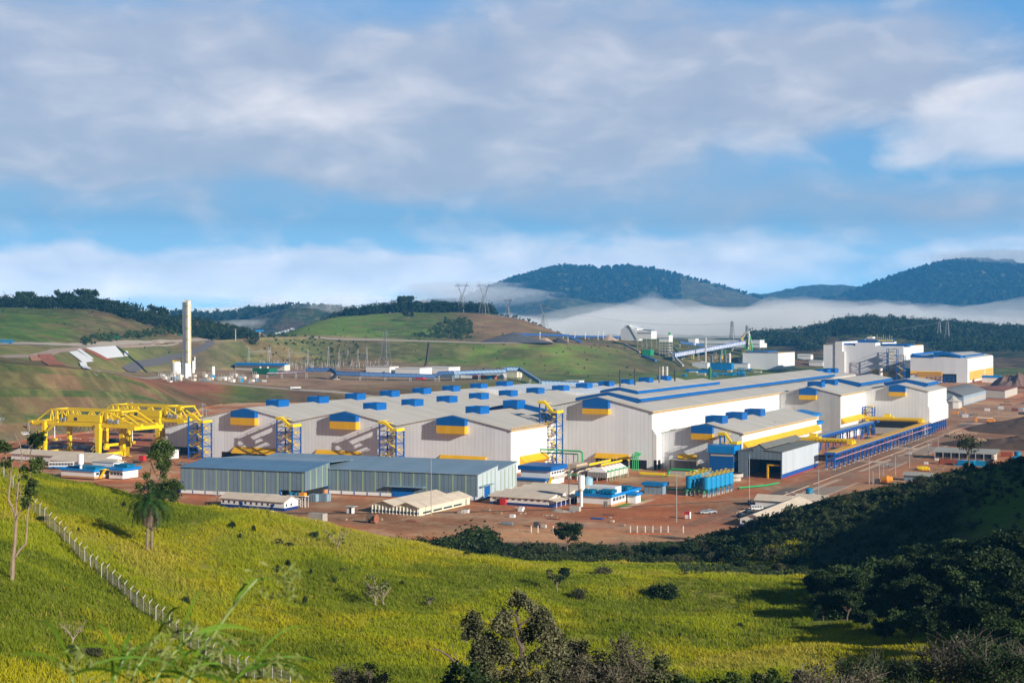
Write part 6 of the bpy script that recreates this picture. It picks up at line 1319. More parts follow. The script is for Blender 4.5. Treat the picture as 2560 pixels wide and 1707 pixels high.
for px,y0_,y1_,r,lab in [(443,907,939,14,'wide white storage tank with yellow railing left of the twin columns'),(466,909,945,4.2,'short white vessel in front of the twin columns'),(483,903,932,3.6,'short white vessel right of the twin columns'),(533,917,945,4.2,'lone white vertical tank right of the gas plant'),(487,893,925,1.4,'thin white vent pipe right of the twin columns')]:
    u,v,z,Y=base(px,y1_); k=Y/F; T=Th('gas_tank',lab,'tank',u,v,z); MB().cone((u,v,z),(u,v,z+(y1_-y0_)*k),r*k,r*k,24).dome((u,v,z+(y1_-y0_)*k),r*k,r*k*.25,24,3).build('shell',CW,T)
    if r>10:
        b=MB(); [b.cone((u+r*.8*k*math.cos(a*.4),v+r*.8*k*math.sin(a*.4),z+(y1_-y0_)*k),(u+r*.8*k*math.cos(a*.4),v+r*.8*k*math.sin(a*.4),z+(y1_-y0_+6)*k),.25,.25,4) for a in range(16)]; b.build('top_railing',YST,T)
random.seed(31)
PALE=mat('pale_equipment',(.66,.62,.54),.6,var=.15,vscale=.4)
for i in range(34):
    px=402+random.random()*240; py=942+random.random()*14-(px-400)*.0
    u,v,z,Y=base(px,py); k=Y/F; w=(3+random.random()*7)*k; h=(5+random.random()*13)*k
    T=Th('gas_plant_skid','pale pipework skid in the gas plant, '+PLACE(u,v,[('the twin columns',-1.0+base(465,941)[0],base(465,941)[1]),('the lone tank',base(533,945)[0],base(533,945)[1]),('the green coolers',base(650,945)[0],base(650,945)[1])]),'equipment',u,v,z,group='pipework skids of the gas plant')
    m=[PALE,PALE,CW,CYAN,PALE][i%5]
    if i%3==0: MB().cone((u-w,v,z+h*.4),(u+w,v,z+h*.4),h*.25,h*.25,10).build('vessel',m,T)
    else: MB().box(u-w*.7,u+w*.7,v-2,v+2,z,z+h*.55).build('housing',m,T)
    b=MB()
    for a in (-w,0,w): b.box(u+a-.12,u+a+.12,v-2.3,v-2.1,z,z+h)
    b.box(u-w,u+w,v-2.3,v-2.1,z+h-.2,z+h).box(u-w,u+w,v-2.3,v-2.1,z+h*.6,z+h*.6+.15); b.build('pipe_frame',PALE,T)
def pxbox(name,label,cat,px0,px1,yt,yb,depth,m,roof=None,rh=0,y0=900,legs=0,group=None,parts=None,slope=0):
    u,v,z,Y=base((px0+px1)/2,yb,y0); k=Y/F; w=(px1-px0)*k/.93; h=(yb-yt)*k; T=Th(name,label,cat,u,v,z,group=group)
    z0=z+legs*k; b=MB().prism([(u-w/2,z0),(u+w/2,z0),(u+w/2,z+h-rh*k),(u,z+h),(u-w/2,z+h-rh*k)] if rh else [(u-w/2,z0),(u+w/2,z0),(u+w/2,z+h-slope*k),(u-w/2,z+h)],'y',v,v+depth); b.build('wall',m,T)
    if roof:
        r=MB()
        if rh: r.prism([(u-w/2-.4,z+h-rh*k),(u,z+h+.05),(u+w/2+.4,z+h-rh*k),(u+w/2+.4,z+h-rh*k+.3),(u,z+h+.4),(u-w/2-.4,z+h-rh*k+.3)],'y',v-.4,v+depth+.4)
        else: r.prism([(u-w/2-.4,z+h+.03),(u+w/2+.4,z+h+.03-slope*k),(u+w/2+.4,z+h+.4-slope*k),(u-w/2-.4,z+h+.4)],'y',v-.4,v+depth+.4)
        r.build('roof',roof,T)
    if legs:
        for a in (0,.33,.66,1):
            for c in (0,depth): q=u-w/2+a*(w-.6); MB().box(q,q+.6,v+c-.3,v+c+.3,z,z0).build('leg',GRY,T)
    return T,u,v,z,k,w,h
def ridge_along_view(*a,**k): return pxbox(*a,**k)
T,u,v,z,k,w,h=pxbox('green_cooler_building','dark green cooler building with pale fan housings in the gas plant','building',628,676,921,936,14,mat('dark_green_sheet',(.01,.16,.07),.5,stripe=('xy',2,.1,.3)))
for a in (.25,.7): MB().cone((u-w/2+a*w,v+6,z+h),(u-w/2+a*w,v+6,z+h+4*k),3*k,2.4*k,12).build('fan_housing',PALE,T)
T,u,v,z,k,w,h=pxbox('long_blue_roof_shed','very long low shed with a light blue roof behind the gas plant','shed',577,720,911,926,10,PALE,BLUE2)
MB().prism([(v-2.5,z+h-1),(v+6,z+h+1.2),(v+6,z+h+1.5),(v-2.5,z+h-.7)],'x',u-w/2-1,u+w/2+1).build('roof_slope',BLUE2,T)
for a,b_,c,d,e,m,r,l in [(912,977,917,931,18,WPAINT,CONC,'white control house beside the big pylon'),(985,1052,921,936,25,WPAINT,WPAINT,'white low hall with white roof, left half, behind the conveyor'),(1054,1124,919,934,25,WPAINT,WPAINT,'white low hall with white roof, right half, behind the conveyor'),(1265,1293,930,944,12,CREAM,TILE,'cream building with pale roof at the conveyor bend'),(1100,1138,934,945,10,GALV,GALVR,'small grey-roofed house below the conveyor'),(1150,1200,937,946,8,WPAINT,BLUE2,'low white and blue building under the conveyor'),(1208,1258,935,944,8,WPAINT,WPAINT,'low white building under the right half of the conveyor'),(1412,1448,953,966,12,WPAINT,WPAINT,'small white hut behind the roof vents of the hall')]:
    pxbox('plateau_building',l,'building',a,b_,c,d,e,m,r)
pxbox('red_container','red container under the long conveyor','container',1037,1058,940,949,6,RED); 
for k_,(a,m) in enumerate([(1180,ORG),(1199,ORG),(1215,CYC),(1226,ORG)]): pxbox('small_container',['left orange-red container','second orange-red container','small blue container','right orange-red container'][k_]+' in the row under the conveyor','container',a,a+11,938,948,5,m)
# substation
u,v,z,Y=base(800,915); 
def gantry_mast(px,yt,yb,label,Y0=900,w=1.2,group='slender lattice masts of the substation'):
    u,v,z,Y=base(px,yb,Y0); k=Y/F; h=(yb-yt)*k; T=Th('substation_mast',label,'lattice mast',u,v,z,group=group); b=MB()
    for s in (-1,1): b.bar((u+s*w*1.3,v,z),(u+s*w*.5,v,z+h*.78),.28); b.bar((u+s*w*.5,v,z+h*.78),(u,v,z+h),.2)
    for i in range(7): a=i/7*.78; c=(i+1)/7*.78; b.bar((u-w*(1.3-a),v,z+h*a),(u+w*(1.3-c),v,z+h*c),.16); b.bar((u+w*(1.3-a),v,z+h*a),(u-w*(1.3-c),v,z+h*c),.16)
    b.build('lattice',GRY,T); return u,v,z,h,T
ms=[]
for px,yt,yb in [(622,868,914),(671,868,914),(676,866,911),(722,870,914),(770,872,916),(821,866,917),(848,872,915),(870,872,916),(895,872,918),(917,866,919)]:
    ms.append(gantry_mast(px,yt,yb,'lattice mast of the substation, '+['leftmost','second','third, just behind the second','fourth','fifth','sixth, tall','seventh','eighth','ninth','rightmost and tall'][len(ms)]+' from the left'))
for i in (0,1,3,4,6,8):
    a=ms[i]; c=ms[i+1]
    T=Th('busbar_beam','horizontal lattice beam between substation masts, '+{0:'first from the left',1:'second, behind the masts',3:'third from the left',4:'fourth from the left',6:'fifth from the left',8:'last on the right'}[i],'beam',a[0],a[1],a[2],group='lattice beams of the substation'); zz=a[2]+a[3]*.68; b=MB().bar((a[0],a[1],zz),(c[0],c[1],zz),.25).bar((a[0],a[1],zz+1.4),(c[0],c[1],zz+1.4),.25)
    for t in range(8): p=t/8; q=(t+1)/8; b.bar((a[0]+(c[0]-a[0])*p,a[1]+(c[1]-a[1])*p,zz),(a[0]+(c[0]-a[0])*q,a[1]+(c[1]-a[1])*q,zz+1.4),.15)
    b.build('beam',GRY,T)
random.seed(12); first=None
INS=mat('insulator_brown',(.18,.09,.06),.5)
for i in range(90):
    px=648+random.random()*330; py=912+random.random()*14; u,v,z,Y=base(px,py); h=4+random.random()*5
    if first is None or i%3==0:
        T=Th('insulator_post','thin grey substation post with a dark insulator on top','post',u,v,z,group='insulator posts of the substation'); MB().cone((u,v,z),(u,v,z+h),.28,.22,5).build('post',GRY,T); MB().cone((u,v,z+h),(u,v,z+h+1.6),.5,.35,6).build('insulator',INS,T); first=T.o
    else:
        c=copy_tree(first,loc=(*W(u,v),z))
# pylons
def pylon(px,yt,yb,kind,label,y0=900,m=None,span=None):
    u,v,z,Y=base(px,yb,y0); k=Y/F; h=(yb-yt)*k; T=Th('power_pylon',label,'pylon',u,v,z,group='steel lattice power pylons'); m=m or mat('pylon_steel',(.15,.16,.17),.5,.3,var=.1); b=MB(); w=h*.125; th=max(.3,Y*.00022)
    def leg(zb,zt,wb,wt):
        n=5
        for s in (-1,1):
            for d in (-1,1): b.bar((u+s*wb,v+d*wb,z+zb),(u+s*wt,v+d*wt,z+zt),th)
        for i in range(n):
            a=i/n;c=(i+1)/n; wa=wb+(wt-wb)*a; wc=wb+(wt-wb)*c; za=z+zb+(zt-zb)*a; zc=z+zb+(zt-zb)*c
            b.bar((u-wa,v-wa,za),(u+wc,v-wc,zc),th*.6); b.bar((u+wa,v-wa,za),(u-wc,v-wc,zc),th*.6); b.bar((u+wa,v-wa,za),(u+wc,v+wc,zc),th*.5); b.bar((u-wc,v-wc,zc),(u+wc,v-wc,zc),th*.6)
    if kind=='Y':
        leg(0,h*.55,w,w*.33)
        for s in (-1,1):
            b.bar((u+s*w*.3,v,z+h*.55),(u+s*w*1.55,v,z+h),th); b.bar((u-s*w*.1,v,z+h*.56),(u+s*w*1.2,v,z+h*.88),th*.8)
            for i in range(4): a=i/4; b.bar((u+s*(w*.3+w*1.2*a),v,z+h*(.55+.43*a)),(u+s*(w*.2+w*1.05*(a+.2)),v,z+h*(.57+.36*(a+.2))),th*.6)
        b.bar((u-w*2.1,v,z+h*.87),(u+w*2.1,v,z+h*.87),th); b.bar((u-w*1.5,v,z+h*.92),(u+w*1.5,v,z+h*.92),th*.8)
        for s in (-1,1): b.bar((u+s*w*1.5,v,z+h*.92),(u+s*w*2.1,v,z+h*.87),th*.8)
    else:
        leg(0,h*.5,w,w*.5); leg(h*.5,h*.93,w*.5,w*.28)
        for zz,l in ((.58,3.6),(.80,3.2),(.97,4.0)) if kind=='T' else ((.78,.9),(.9,.8)):
            for s in (-1,1): b.bar((u,v,z+h*zz),(u+s*w*l*.75,v,z+h*zz),th*.9); b.bar((u,v,z+h*(zz-.05)),(u+s*w*l*.75,v,z+h*zz),th*.7)
        b.bar((u,v,z+h*.93),(u,v,z+h),th)
    b.build('lattice',m,T); return (u,v,z+h*.88)
P1=pylon(964,820,918,'T','large grey pylon standing by the substation in front of the green hill')
Pa=pylon(1155,705,780,'Y','Y-shaped pylon on the hilltop, left of two tall ones',1500); Pb=pylon(1210,705,787,'Y','Y-shaped pylon on the hilltop, right of two tall ones',1500); Pc=pylon(1270,740,786,'Y','smaller Y-shaped pylon on the right shoulder of the hilltop',1500); Pd=pylon(1360,750,808,'Y','slim Y-shaped pylon on the falling edge of the terraced hill',1500)
Pe=pylon(1830,800,858,'s','left of two slim pylons in front of the fog',1900); Pf=pylon(1867,811,858,'s','right of two slim pylons in front of the fog',1900); Pg=pylon(2348,800,852,'s','left slim pylon on the forested ridge',2100); Ph=pylon(2368,800,860,'s','right slim pylon on the forested ridge',2100)
def wires(label,a,b_,n=3,sag=6,r=.09):
    T=Th('power_lines',label,'wires',a[0],a[1],a[2]); 
    for i in range(n):
        o=(i-(n-1)/2)*3.2; MB().tube([(a[0]+(b_[0]-a[0])*t/12+o,a[1]+(b_[1]-a[1])*t/12,a[2]+(b_[2]-a[2])*t/12-sag*4*(t/12)*(1-t/12)-i*.5) for t in range(13)],r,4).build('wire',GRY,T)
wires('thin wires sagging right from the slim hill pylon',Pd,Pe,3,12); wires('thin wires between the two slim pylons before the fog and the forest ridge',Pf,Pg,2,14); wires('thin wires between the two tall hilltop pylons and the next',Pb,Pc,2,3)
# conveyors
def gallery(label,pts,group=None,hh=3.2,w=2.6,posts=True,m=None,y0=900,every=26,name='conveyor_gallery',th=.25):
    """pts=[(px, y of gallery floor, y of ground)] """
    P=[]
    for px,yg,yb in pts:
        X,Y,Z=hit(px,yb,y0); P.append((*uv(X,Y),zat(yg,Y),Z))
    T=Th(name,label,'conveyor',P[0][0],P[0][1],P[0][3]); m=m or mat('blue_grey_gallery',(.09,.17,.30),.5,var=.2,vscale=.4); g=MB();f=MB()
    for a,c in zip(P,P[1:]):
        d=Vector((c[0]-a[0],c[1]-a[1],0)); L=d.length; 
        if L<.1: L=.1
        nrm=Vector((-d.y,d.x,0))/L*w/2
        def q(p,s,z): return (p[0]+nrm.x*s,p[1]+nrm.y*s,p[2]+z)
        k=len(g.v); g.v+=[q(a,-1,0),q(c,-1,0),q(c,1,0),q(a,1,0),q(a,-1,hh),q(c,-1,hh),q(c,1,hh),q(a,1,hh)]
        g.f+=[(k,k+3,k+2,k+1),(k+4,k+5,k+6,k+7),(k,k+1,k+5,k+4),(k+1,k+2,k+6,k+5),(k+2,k+3,k+7,k+6),(k+3,k,k+4,k+7)]
        n=max(1,int(L/4.5))
        for i in range(n):
            t0=i/n;t1=(i+1)/n; A=[a[j]+(c[j]-a[j])*t0 for j in range(3)]; C=[a[j]+(c[j]-a[j])*t1 for j in range(3)]
            for s in (-1,1):
                f.bar(q(A,s*1.06,0),q(C,s*1.06,hh),th); f.bar(q(A,s*1.06,hh),q(A,s*1.06,0),th)
        for s in (-1,1): f.bar(q(a,s*1.08,hh),q(c,s*1.08,hh),th*1.4); f.bar(q(a,s*1.08,0),q(c,s*1.08,0),th*1.4)
        if posts:
            m_=max(1,int(L/every))
            for i in range(m_):
                t=i/m_; A=[a[j]+(c[j]-a[j])*t for j in range(4)]; x,y=W(A[0],A[1]); zg=gz(x,y)
                if A[2]-zg>1: b=MB(); b.bar((A[0]-.9,A[1],zg),(A[0]-.7,A[1],A[2]),.35); b.bar((A[0]+.9,A[1],zg),(A[0]+.7,A[1],A[2]),.35); b.bar((A[0]-.9,A[1],zg+1),(A[0]+.8,A[1],A[2]-.5),.2); b.build('trestle',GRY,T)
    g.build('gallery',m,T); f.build('truss',BST,T); return T
gallery('long blue trestle conveyor gallery crossing the plateau behind the hall',[(766,928,946),(830,928,946),(842,937,950),(900,939,951),(1088,944,953),(1097,937,953),(1133,935,953)],every=24)
gallery('grey-blue conveyor gallery stepping up then down to the hall roof',[(1133,936,953),(1262,931,951),(1264,926,950),(1299,926,950),(1352,960,968),(1494,965,971)],m=mat('grey_blue_gallery',(.28,.40,.50),.5,var=.2,vscale=.5))
gallery('low blue pipe rack running right from the green coolers','' or [(668,934,946),(740,932,946),(764,929,946)],hh=1.2,m=YEL,every=12,name='pipe_rack')
gallery('blue truss conveyor on top of the terraced hill above the stockpiles',[(1284,837,856),(1420,841,857),(1452,857,859)],hh=2,w=2,y0=1500,every=40,th=.5)
gallery('thin blue conveyor line running right along the fog edge',[(1430,842,846),(1550,844,850)],hh=1.6,w=2,y0=1500,every=40,th=.4)
gallery('blue conveyor running up left to the white tower of the crushing plant',[(1700,858,868),(1760,866,874)],hh=3,w=3,y0=1500,every=30,th=.4)
for px,py,w,d,h,m,l in [(1283,856,105,30,12,mat('coal_grey',(.12,.12,.13),.95,var=.2),'wide dark grey ore stockpile at the foot of the terraced hill'),(1362,857,26,16,7,mat('pale_ore',(.50,.36,.27),.95,var=.2),'small pinkish ore pile right of the grey stockpile'),(1396,857,24,14,7,mat('coal_black',(.05,.05,.055),.95),'small black ore pile by the conveyor foot'),(1524,852,26,16,8,mat('pale_ore',(0,0,0)),'pale ore pile near the crushing plant'),(838,948,16,8,5,mat('pale_ore',(0,0,0)),'small pale sand pile under the long conveyor')]:
    heap('ore_pile',l,'ore pile',px,py,w,d,h,m,y0=900 if py>900 else 1500,rough=.12)
# drainage stairs, toll canopy, signs, sheets on the slope
def sheet(name,label,cat,corners,m,y0=850,lift=.5,n=6):
    P=[hit(px,py,y0) for px,py in corners]; vt=[];f=[]
    for i in range(n+1):
        for j in range(n+1):
            s,t=i/n,j/n; a=[(P[0][k]*(1-s)+P[1][k]*s)*(1-t)+(P[3][k]*(1-s)+P[2][k]*s)*t for k in (0,1)]
            vt.append((a[0],a[1],gz(a[0],a[1])+lift))
    for i in range(n):
        for j in range(n): k=i*(n+1)+j; f.append((k,k+n+1,k+n+2,k+1))
    me=bpy.data.meshes.new(name); o=bpy.data.objects.new(name,me); c=Vector(vt[0]); me.from_pydata([tuple(Vector(p)-c) for p in vt],[],f); me.materials.append(m); COL.objects.link(o); o.location=c
    sd=o.modifiers.new('thick','SOLIDIFY'); sd.thickness=.3; tag(o,label,cat); return o
TARP=mat('white_sheet_cover',(.80,.80,.80),.6,var=.12,vscale=.3,bump=.4)
sheet('slope_cover','largest white sheet covering the eroded slope at the left','sheet',[(214,872),(288,867),(310,893),(268,899)],TARP); sheet('slope_cover','left white sheet on the slope, lower end pointing right','sheet',[(172,883),(193,880),(234,906),(207,908)],TARP); sheet('slope_cover','narrow white strip between the two bigger slope sheets','sheet',[(192,876),(200,874),(234,899),(227,900)],TARP); sheet('slope_cover','small white sheet at the bottom of the covered slope','sheet',[(198,908),(215,908),(228,923),(220,924)],TARP); sheet('slope_cover','small white sheet piece at the right end of the covered slope','sheet',[(310,881),(319,881),(322,892),(311,893)],TARP)
sheet('red_soil_scar','red bare soil scar between the white sheets','soil scar',[(205,874),(216,874),(284,900),(262,902)],mat('red_scar',(.33,.11,.05),.95,var=.4,vscale=.3),lift=.35); sheet('red_soil_scar','wide red bare soil scar left of the white sheets','soil scar',[(95,888),(128,887),(165,915),(120,914)],mat('red_scar',(0,0,0)),lift=.35); sheet('red_soil_scar','paler red soil patch at the left of the wide scar','soil scar',[(73,891),(92,889),(106,903),(78,903)],mat('pale_scar',(.45,.20,.12),.95,var=.3,vscale=.3),lift=.35)
T,u,v,z,k,w,h=pxbox('toll_canopy','light blue flat canopy of the entrance gate on the upper road','canopy',580,644,826,829,16,BLUE2,y0=1400)
T.o.location.z=z; b=MB(); 
for a in (0,.25,.5,.75,.97): MB().box(u-w/2+a*w,u-w/2+a*w+.8,v+2,v+3,z-.5,z+1).build('post',GRY,T)
T.o.location.z=z
l='pale pole left of the entrance canopy'; T=Th('lamp_pole',l,'pole',*base(589,855,1000)[:3]); uu,vv,zz,Y=base(589,855,1000); MB().cone((uu,vv,zz),(uu,vv,zz+13),.4,.3,6).build('shaft',PALE,T); MB().box(uu-1.5,uu+1.5,vv-.2,vv+.2,zz+13,zz+13.4).build('lamp',PALE,T)
for px,py,l in [(291,852,'left'),(448,846,'middle'),(526,844,'right')]:
    u,v,z,Y=base(px,py+2,1100); T=Th('road_sign','small green road sign by the upper road, '+l+' of three','road sign',u,v,z,group='green signs on the upper road'); MB().box(u-3,u+3,v-.1,v+.1,z+3,z+5.2).build('panel',mat('sign_green',(.01,.25,.12),.5),T); MB().box(u-2,u-1.7,v+.11,v+.3,z,z+5).box(u+1.7,u+2,v+.11,v+.3,z,z+5).build_each('post',GRY,T)
sheet('drain_channel','brown concrete drain channel running down the green hill','drain',[(1073,857),(1077,857),(1064,918),(1061,918)],mat('brown_drain',(.16,.10,.08),.9),y0=1400,lift=1.0,n=12)
sheet('stair_channel','pale zigzag drain steps on the cut slope by the entrance','drain',[(607,811),(618,811),(654,834),(651,836)],PALE,y0=1650,lift=.6)
# ---------------------------------------------------------------- blast furnace and crushing plant
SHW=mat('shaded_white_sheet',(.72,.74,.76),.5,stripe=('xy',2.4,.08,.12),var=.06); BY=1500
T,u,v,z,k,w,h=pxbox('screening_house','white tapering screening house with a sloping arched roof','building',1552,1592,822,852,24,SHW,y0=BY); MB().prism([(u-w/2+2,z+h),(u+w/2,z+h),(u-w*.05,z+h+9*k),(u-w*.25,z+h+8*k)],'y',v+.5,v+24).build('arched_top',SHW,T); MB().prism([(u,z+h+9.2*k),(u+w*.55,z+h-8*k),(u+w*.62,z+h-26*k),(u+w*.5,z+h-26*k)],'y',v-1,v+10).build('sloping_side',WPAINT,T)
T,u,v,z,k,w,h=pxbox('hopper_house','white boxy hopper house with a dark band raised on legs','building',1593,1628,825,872,20,WPAINT,GALVR,rh=3,legs=24,y0=BY); MB().box(u-w/2-.1,u+w/2+.1,v-.15,v-.02,z+h-10*k,z+h-7*k).build('dark_band',GALV,T)
T,u,v,z,k,w,h=pxbox('elevator_tower','narrow white tower on an open steel frame left of the green chimney','tower',1648,1672,839,892,14,WPAINT,legs=36,y0=BY); MB().box(u-w/2-.1,u+w/2+.1,v-.15,v-.02,z+h-9*k,z+h-6*k).build('dark_band',GALV,T); b=MB(); [b.box(u-w/2,u+w/2,v-.5,v+14.5,z+q*k,z+(q+1)*k) for q in (8,15,22,29)]; b.build_each('floor',PALE,T)
def stack(px,yt,yb,rpx,m,l,zb=None,y0=BY,cap=True,name='chimney'):
    if zb is None: u,v,z,Y=base(px,yb,y0)
    else: u,v=at(px,yb,zb); X,Y=W(u,v); z=zb
    k=Y/F; T=Th(name,l,name,u,v,z if zb is None else 0); 
    MB().cone((u,v,0 if zb else z),(u,v,z+(yb-yt)*k),rpx*k,rpx*k*.95,16).build('shaft',m,T)
    if cap: MB().cone((u,v,z+(yb-yt-4)*k),(u,v,z+(yb-yt-2)*k),rpx*k*1.3,rpx*k*1.3,16).build('collar',m,T)
DKS=mat('dark_stack',(.045,.05,.05),.6); GSK=mat('green_stack',(.015,.17,.06),.5)
stack(1674,831,856,2.6,mat('bright_green_stack',(.04,.40,.10),.5),'bright green chimney on the crushing plant'); stack(1764,844,912,2.4,mat('pale_stack',(.50,.48,.45),.6),'tall pale chimney in front of the long white hall')
stack(1550,924,960,2.0,DKS,'leftmost black roof stack of the hall',29,cap=False); stack(1587,922,957,2.0,DKS,'second black roof stack of the hall',29,cap=False); stack(1648.5,917,955,2.5,mat('brown_grey_stack',(.20,.17,.15),.6),'brown-grey roof stack beside the silver silos',29,cap=False); stack(1687,924,952,2.2,DKS,'black roof stack right of the silver silos',29,cap=False); stack(1775,917,949,4.0,GSK,'thick dark green roof stack on the tall hall',31,cap=False)
SILO=mat('silver_silo',(.50,.48,.45),.4,.4,stripe=('z',4,.1,.3)); stack(1656,916,944,4,SILO,'left one of two silver silos',20,cap=False,name='silo'); stack(1666.5,916,944,4.4,SILO,'right one of two silver silos',20,cap=False,name='silo')
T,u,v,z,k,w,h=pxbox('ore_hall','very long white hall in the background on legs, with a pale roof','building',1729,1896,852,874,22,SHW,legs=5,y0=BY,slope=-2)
MB().prism([(v-1,z+h-7*k),(v+11,z+h+.5),(v+23,z+h-6*k),(v+23,z+h-5.4*k),(v+11,z+h+.9*k),(v-1,z+h-6.4*k)],'x',u-w/2,u+w/2+.5).build('roof',WPAINT,T)
pxbox('hall_end_house','white gabled end house at the right end of the long background hall','building',1889,1908,856,873,18,WPAINT,WPAINT,rh=4,legs=4,y0=BY); pxbox('hall_end_house','small white box house at the left end of the long background hall','building',1721,1738,847,871,14,WPAINT,legs=8,y0=BY)
gallery('long white inclined conveyor rising to the blast furnace',[(1684,893,905),(1860,861,893)],m=SHW,hh=5,w=4,y0=BY,every=60,th=.3)
gallery('yellow and green inclined conveyor left of the white tower',[(1562,862,875),(1600,882,888)],m=mat('mustard',(.50,.38,.06),.5),hh=2,w=2.4,y0=BY,every=50); gallery('steep green conveyor falling right of the green chimney',[(1674,858,880),(1696,881,890)],m=mat('olive_green',(.13,.22,.05),.5),hh=2.2,w=2.4,y0=BY,every=50)
gallery('blue inclined conveyor at the foot of the crushing plant',[(1606,890,893),(1640,903,906)],m=BLUE2,hh=1.6,w=2.4,y0=BY,every=50); gallery('grey inclined chute below the white conveyor',[(1676,882,896),(1708,915,918)],m=PALE,hh=1.6,w=2,y0=BY,every=60)
pxbox('green_machine_house','small green machine house under the hopper house','building',1606,1626,874,889,12,mat('mid_green',(.02,.28,.12),.5),y0=BY)
# the furnace itself
u,v,z,Y=base(1870,893,BY); k=Y/F; T=Th('blast_furnace','green and yellow blast furnace tower with a looping gas duct','blast furnace',u,v,z)
MB().cone((u,v,z),(u,v,z+30*k),9*k,6*k,16).cone((u,v,z+30*k),(u,v,z+44*k),6*k,3*k,14).build('shell',mat('olive_shell',(.12,.17,.06),.6,var=.3,vscale=.3),T)
b=MB()
for q in (6,12,18,25,33,42): b.cone((u,v,z+q*k),(u,v,z+(q+.9)*k),(13-q*.14)*k,(13-q*.14)*k,10)
b.build_each('platform',YST,T)
b=MB()
for a in range(6): b.bar((u+13*k*math.cos(a),v+13*k*math.sin(a),z),(u+7*k*math.cos(a),v+7*k*math.sin(a),z+46*k),1.2*k)
b.bar((u-12*k,v-8,z+8*k),(u+10*k,v-8,z+30*k),k).bar((u+10*k,v-8,z+8*k),(u-10*k,v-8,z+30*k),k); b.build('frame',GST,T)
MB().tube([(u+4*k,v,z+44*k),(u+3*k,v,z+57*k),(u-2*k,v,z+61*k),(u-9*k,v,z+57*k),(u-24*k,v,z+36*k),(u-42*k,v,z+16*k)],2.2*k,10).build('downcomer_duct',PALE,T)
MB().tube([(u+12*k,v-6,z),(u+14*k,v-6,z+26*k),(u+10*k,v-6,z+44*k),(u+8*k,v-5,z+52*k)],1.8*k,8).build('green_riser',GST,T); MB().tube([(u+5*k,v-7,z+20*k),(u+7*k,v-7,z+66*k)],1*k,6).build('bleeder_pipe',WPAINT,T); MB().tube([(u-12*k,v-8,z+34*k),(u-8*k,v-8,z+30*k),(u-10*k,v-8,z+48*k),(u-4*k,v-8,z+56*k)],1.3*k,8).build('yellow_duct',YST,T)
for i,px in enumerate([1780,1800,1814,1824]):
    u,v,z,Y=base(px,910,BY); k=Y/F; T=Th('hot_stove',['leftmost dark','second dark','third dark','silver rightmost'][i]+' round stove in the row before the furnace','stove',u,v,z); MB().cone((u,v,z),(u,v,z+(24 if i==3 else 19)*k),3.4*k,3.4*k,14).dome((u,v,z+(24 if i==3 else 19)*k),3.4*k,2.5*k,14,3).build('shell',PALE if i==3 else mat('dark_blue_grey',(.10,.15,.19),.5),T)
random.seed(77)
for i in range(44):
    px=1700+random.random()*200; py=886+random.random()*14; 
    if i>=22: px=1706+random.random()*190; py=926+random.random()*16
    u,v,z,Y=base(px,py,BY if i<22 else 1300); k=Y/F; w=(3+random.random()*9)*k; h=(3+random.random()*(14 if i<22 else 5))*k
    marks=[(n,*base(a,c,BY if c<905 else 1300)[:2]) for n,a,c in (('the furnace',1870,893),('the pale chimney',1764,910),('the white tower',1660,892),('the white block building',1930,925),('the green roof stack',1775,935))]
    T=Th('plant_frame',('open yellow-green steel frame, ' if i<22 else 'low cyan and white equipment, ')+PLACE(u,v,marks),'equipment',u,v,z,group='steel frames about the furnace' if i<22 else 'low equipment behind the halls')
    m=([YST,GST,mat('olive_green',(0,0,0)),GRY] if i<22 else [CYAN,PALE,BLUE2,CYC])[i%4]
    b=MB()
    for a in (-w,-w*.3,w*.4,w): b.box(u+a-.35,u+a+.35,v-.3,v+.3,z,z+h)
    for q in (.35,.7,1.): b.box(u-w,u+w,v-2.5,v+2.5,z+h*q-.5,z+h*q)
    b.build('frame',m,T); MB().box(u-w*.5,u+w*.3,v-1.5,v+1.5,z+.2,z+h*.3).build('housing',PALE if i%2 else CYAN,T)
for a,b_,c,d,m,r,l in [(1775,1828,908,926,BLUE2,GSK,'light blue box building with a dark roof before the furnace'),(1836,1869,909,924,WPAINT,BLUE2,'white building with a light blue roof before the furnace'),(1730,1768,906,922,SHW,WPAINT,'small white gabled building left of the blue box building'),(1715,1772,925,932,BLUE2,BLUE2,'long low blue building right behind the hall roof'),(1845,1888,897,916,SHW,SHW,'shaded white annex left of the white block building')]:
    pxbox('process_building',l,'building',a,b_,c,d,10,m,r,rh=3 if 'gabled' in l else 0,y0=1500)
for px,yt,yb,l in [(1350,833,857,'left'),(1408,830,845,'second'),(1437,833,848,'third'),(1463,833,848,'fourth'),(1495,833,850,'fifth'),(1508,830,850,'sixth'),(1545,833,850,'rightmost')]:
    u,v,z,Y=base(px,yb,1500); k=Y/F; T=Th('lamp_mast','thin white lamp mast against the fog, '+l+' of the row','lamp mast',u,v,z,group='lamp masts along the fog edge'); MB().cone((u,v,z),(u,v,z+(yb-yt)*k),.45,.35,6).build('shaft',WPAINT,T); MB().cone((u,v,z+(yb-yt)*k),(u,v,z+(yb-yt)*k+1.2),.9,.9,8).build('lamp',WPAINT,T)
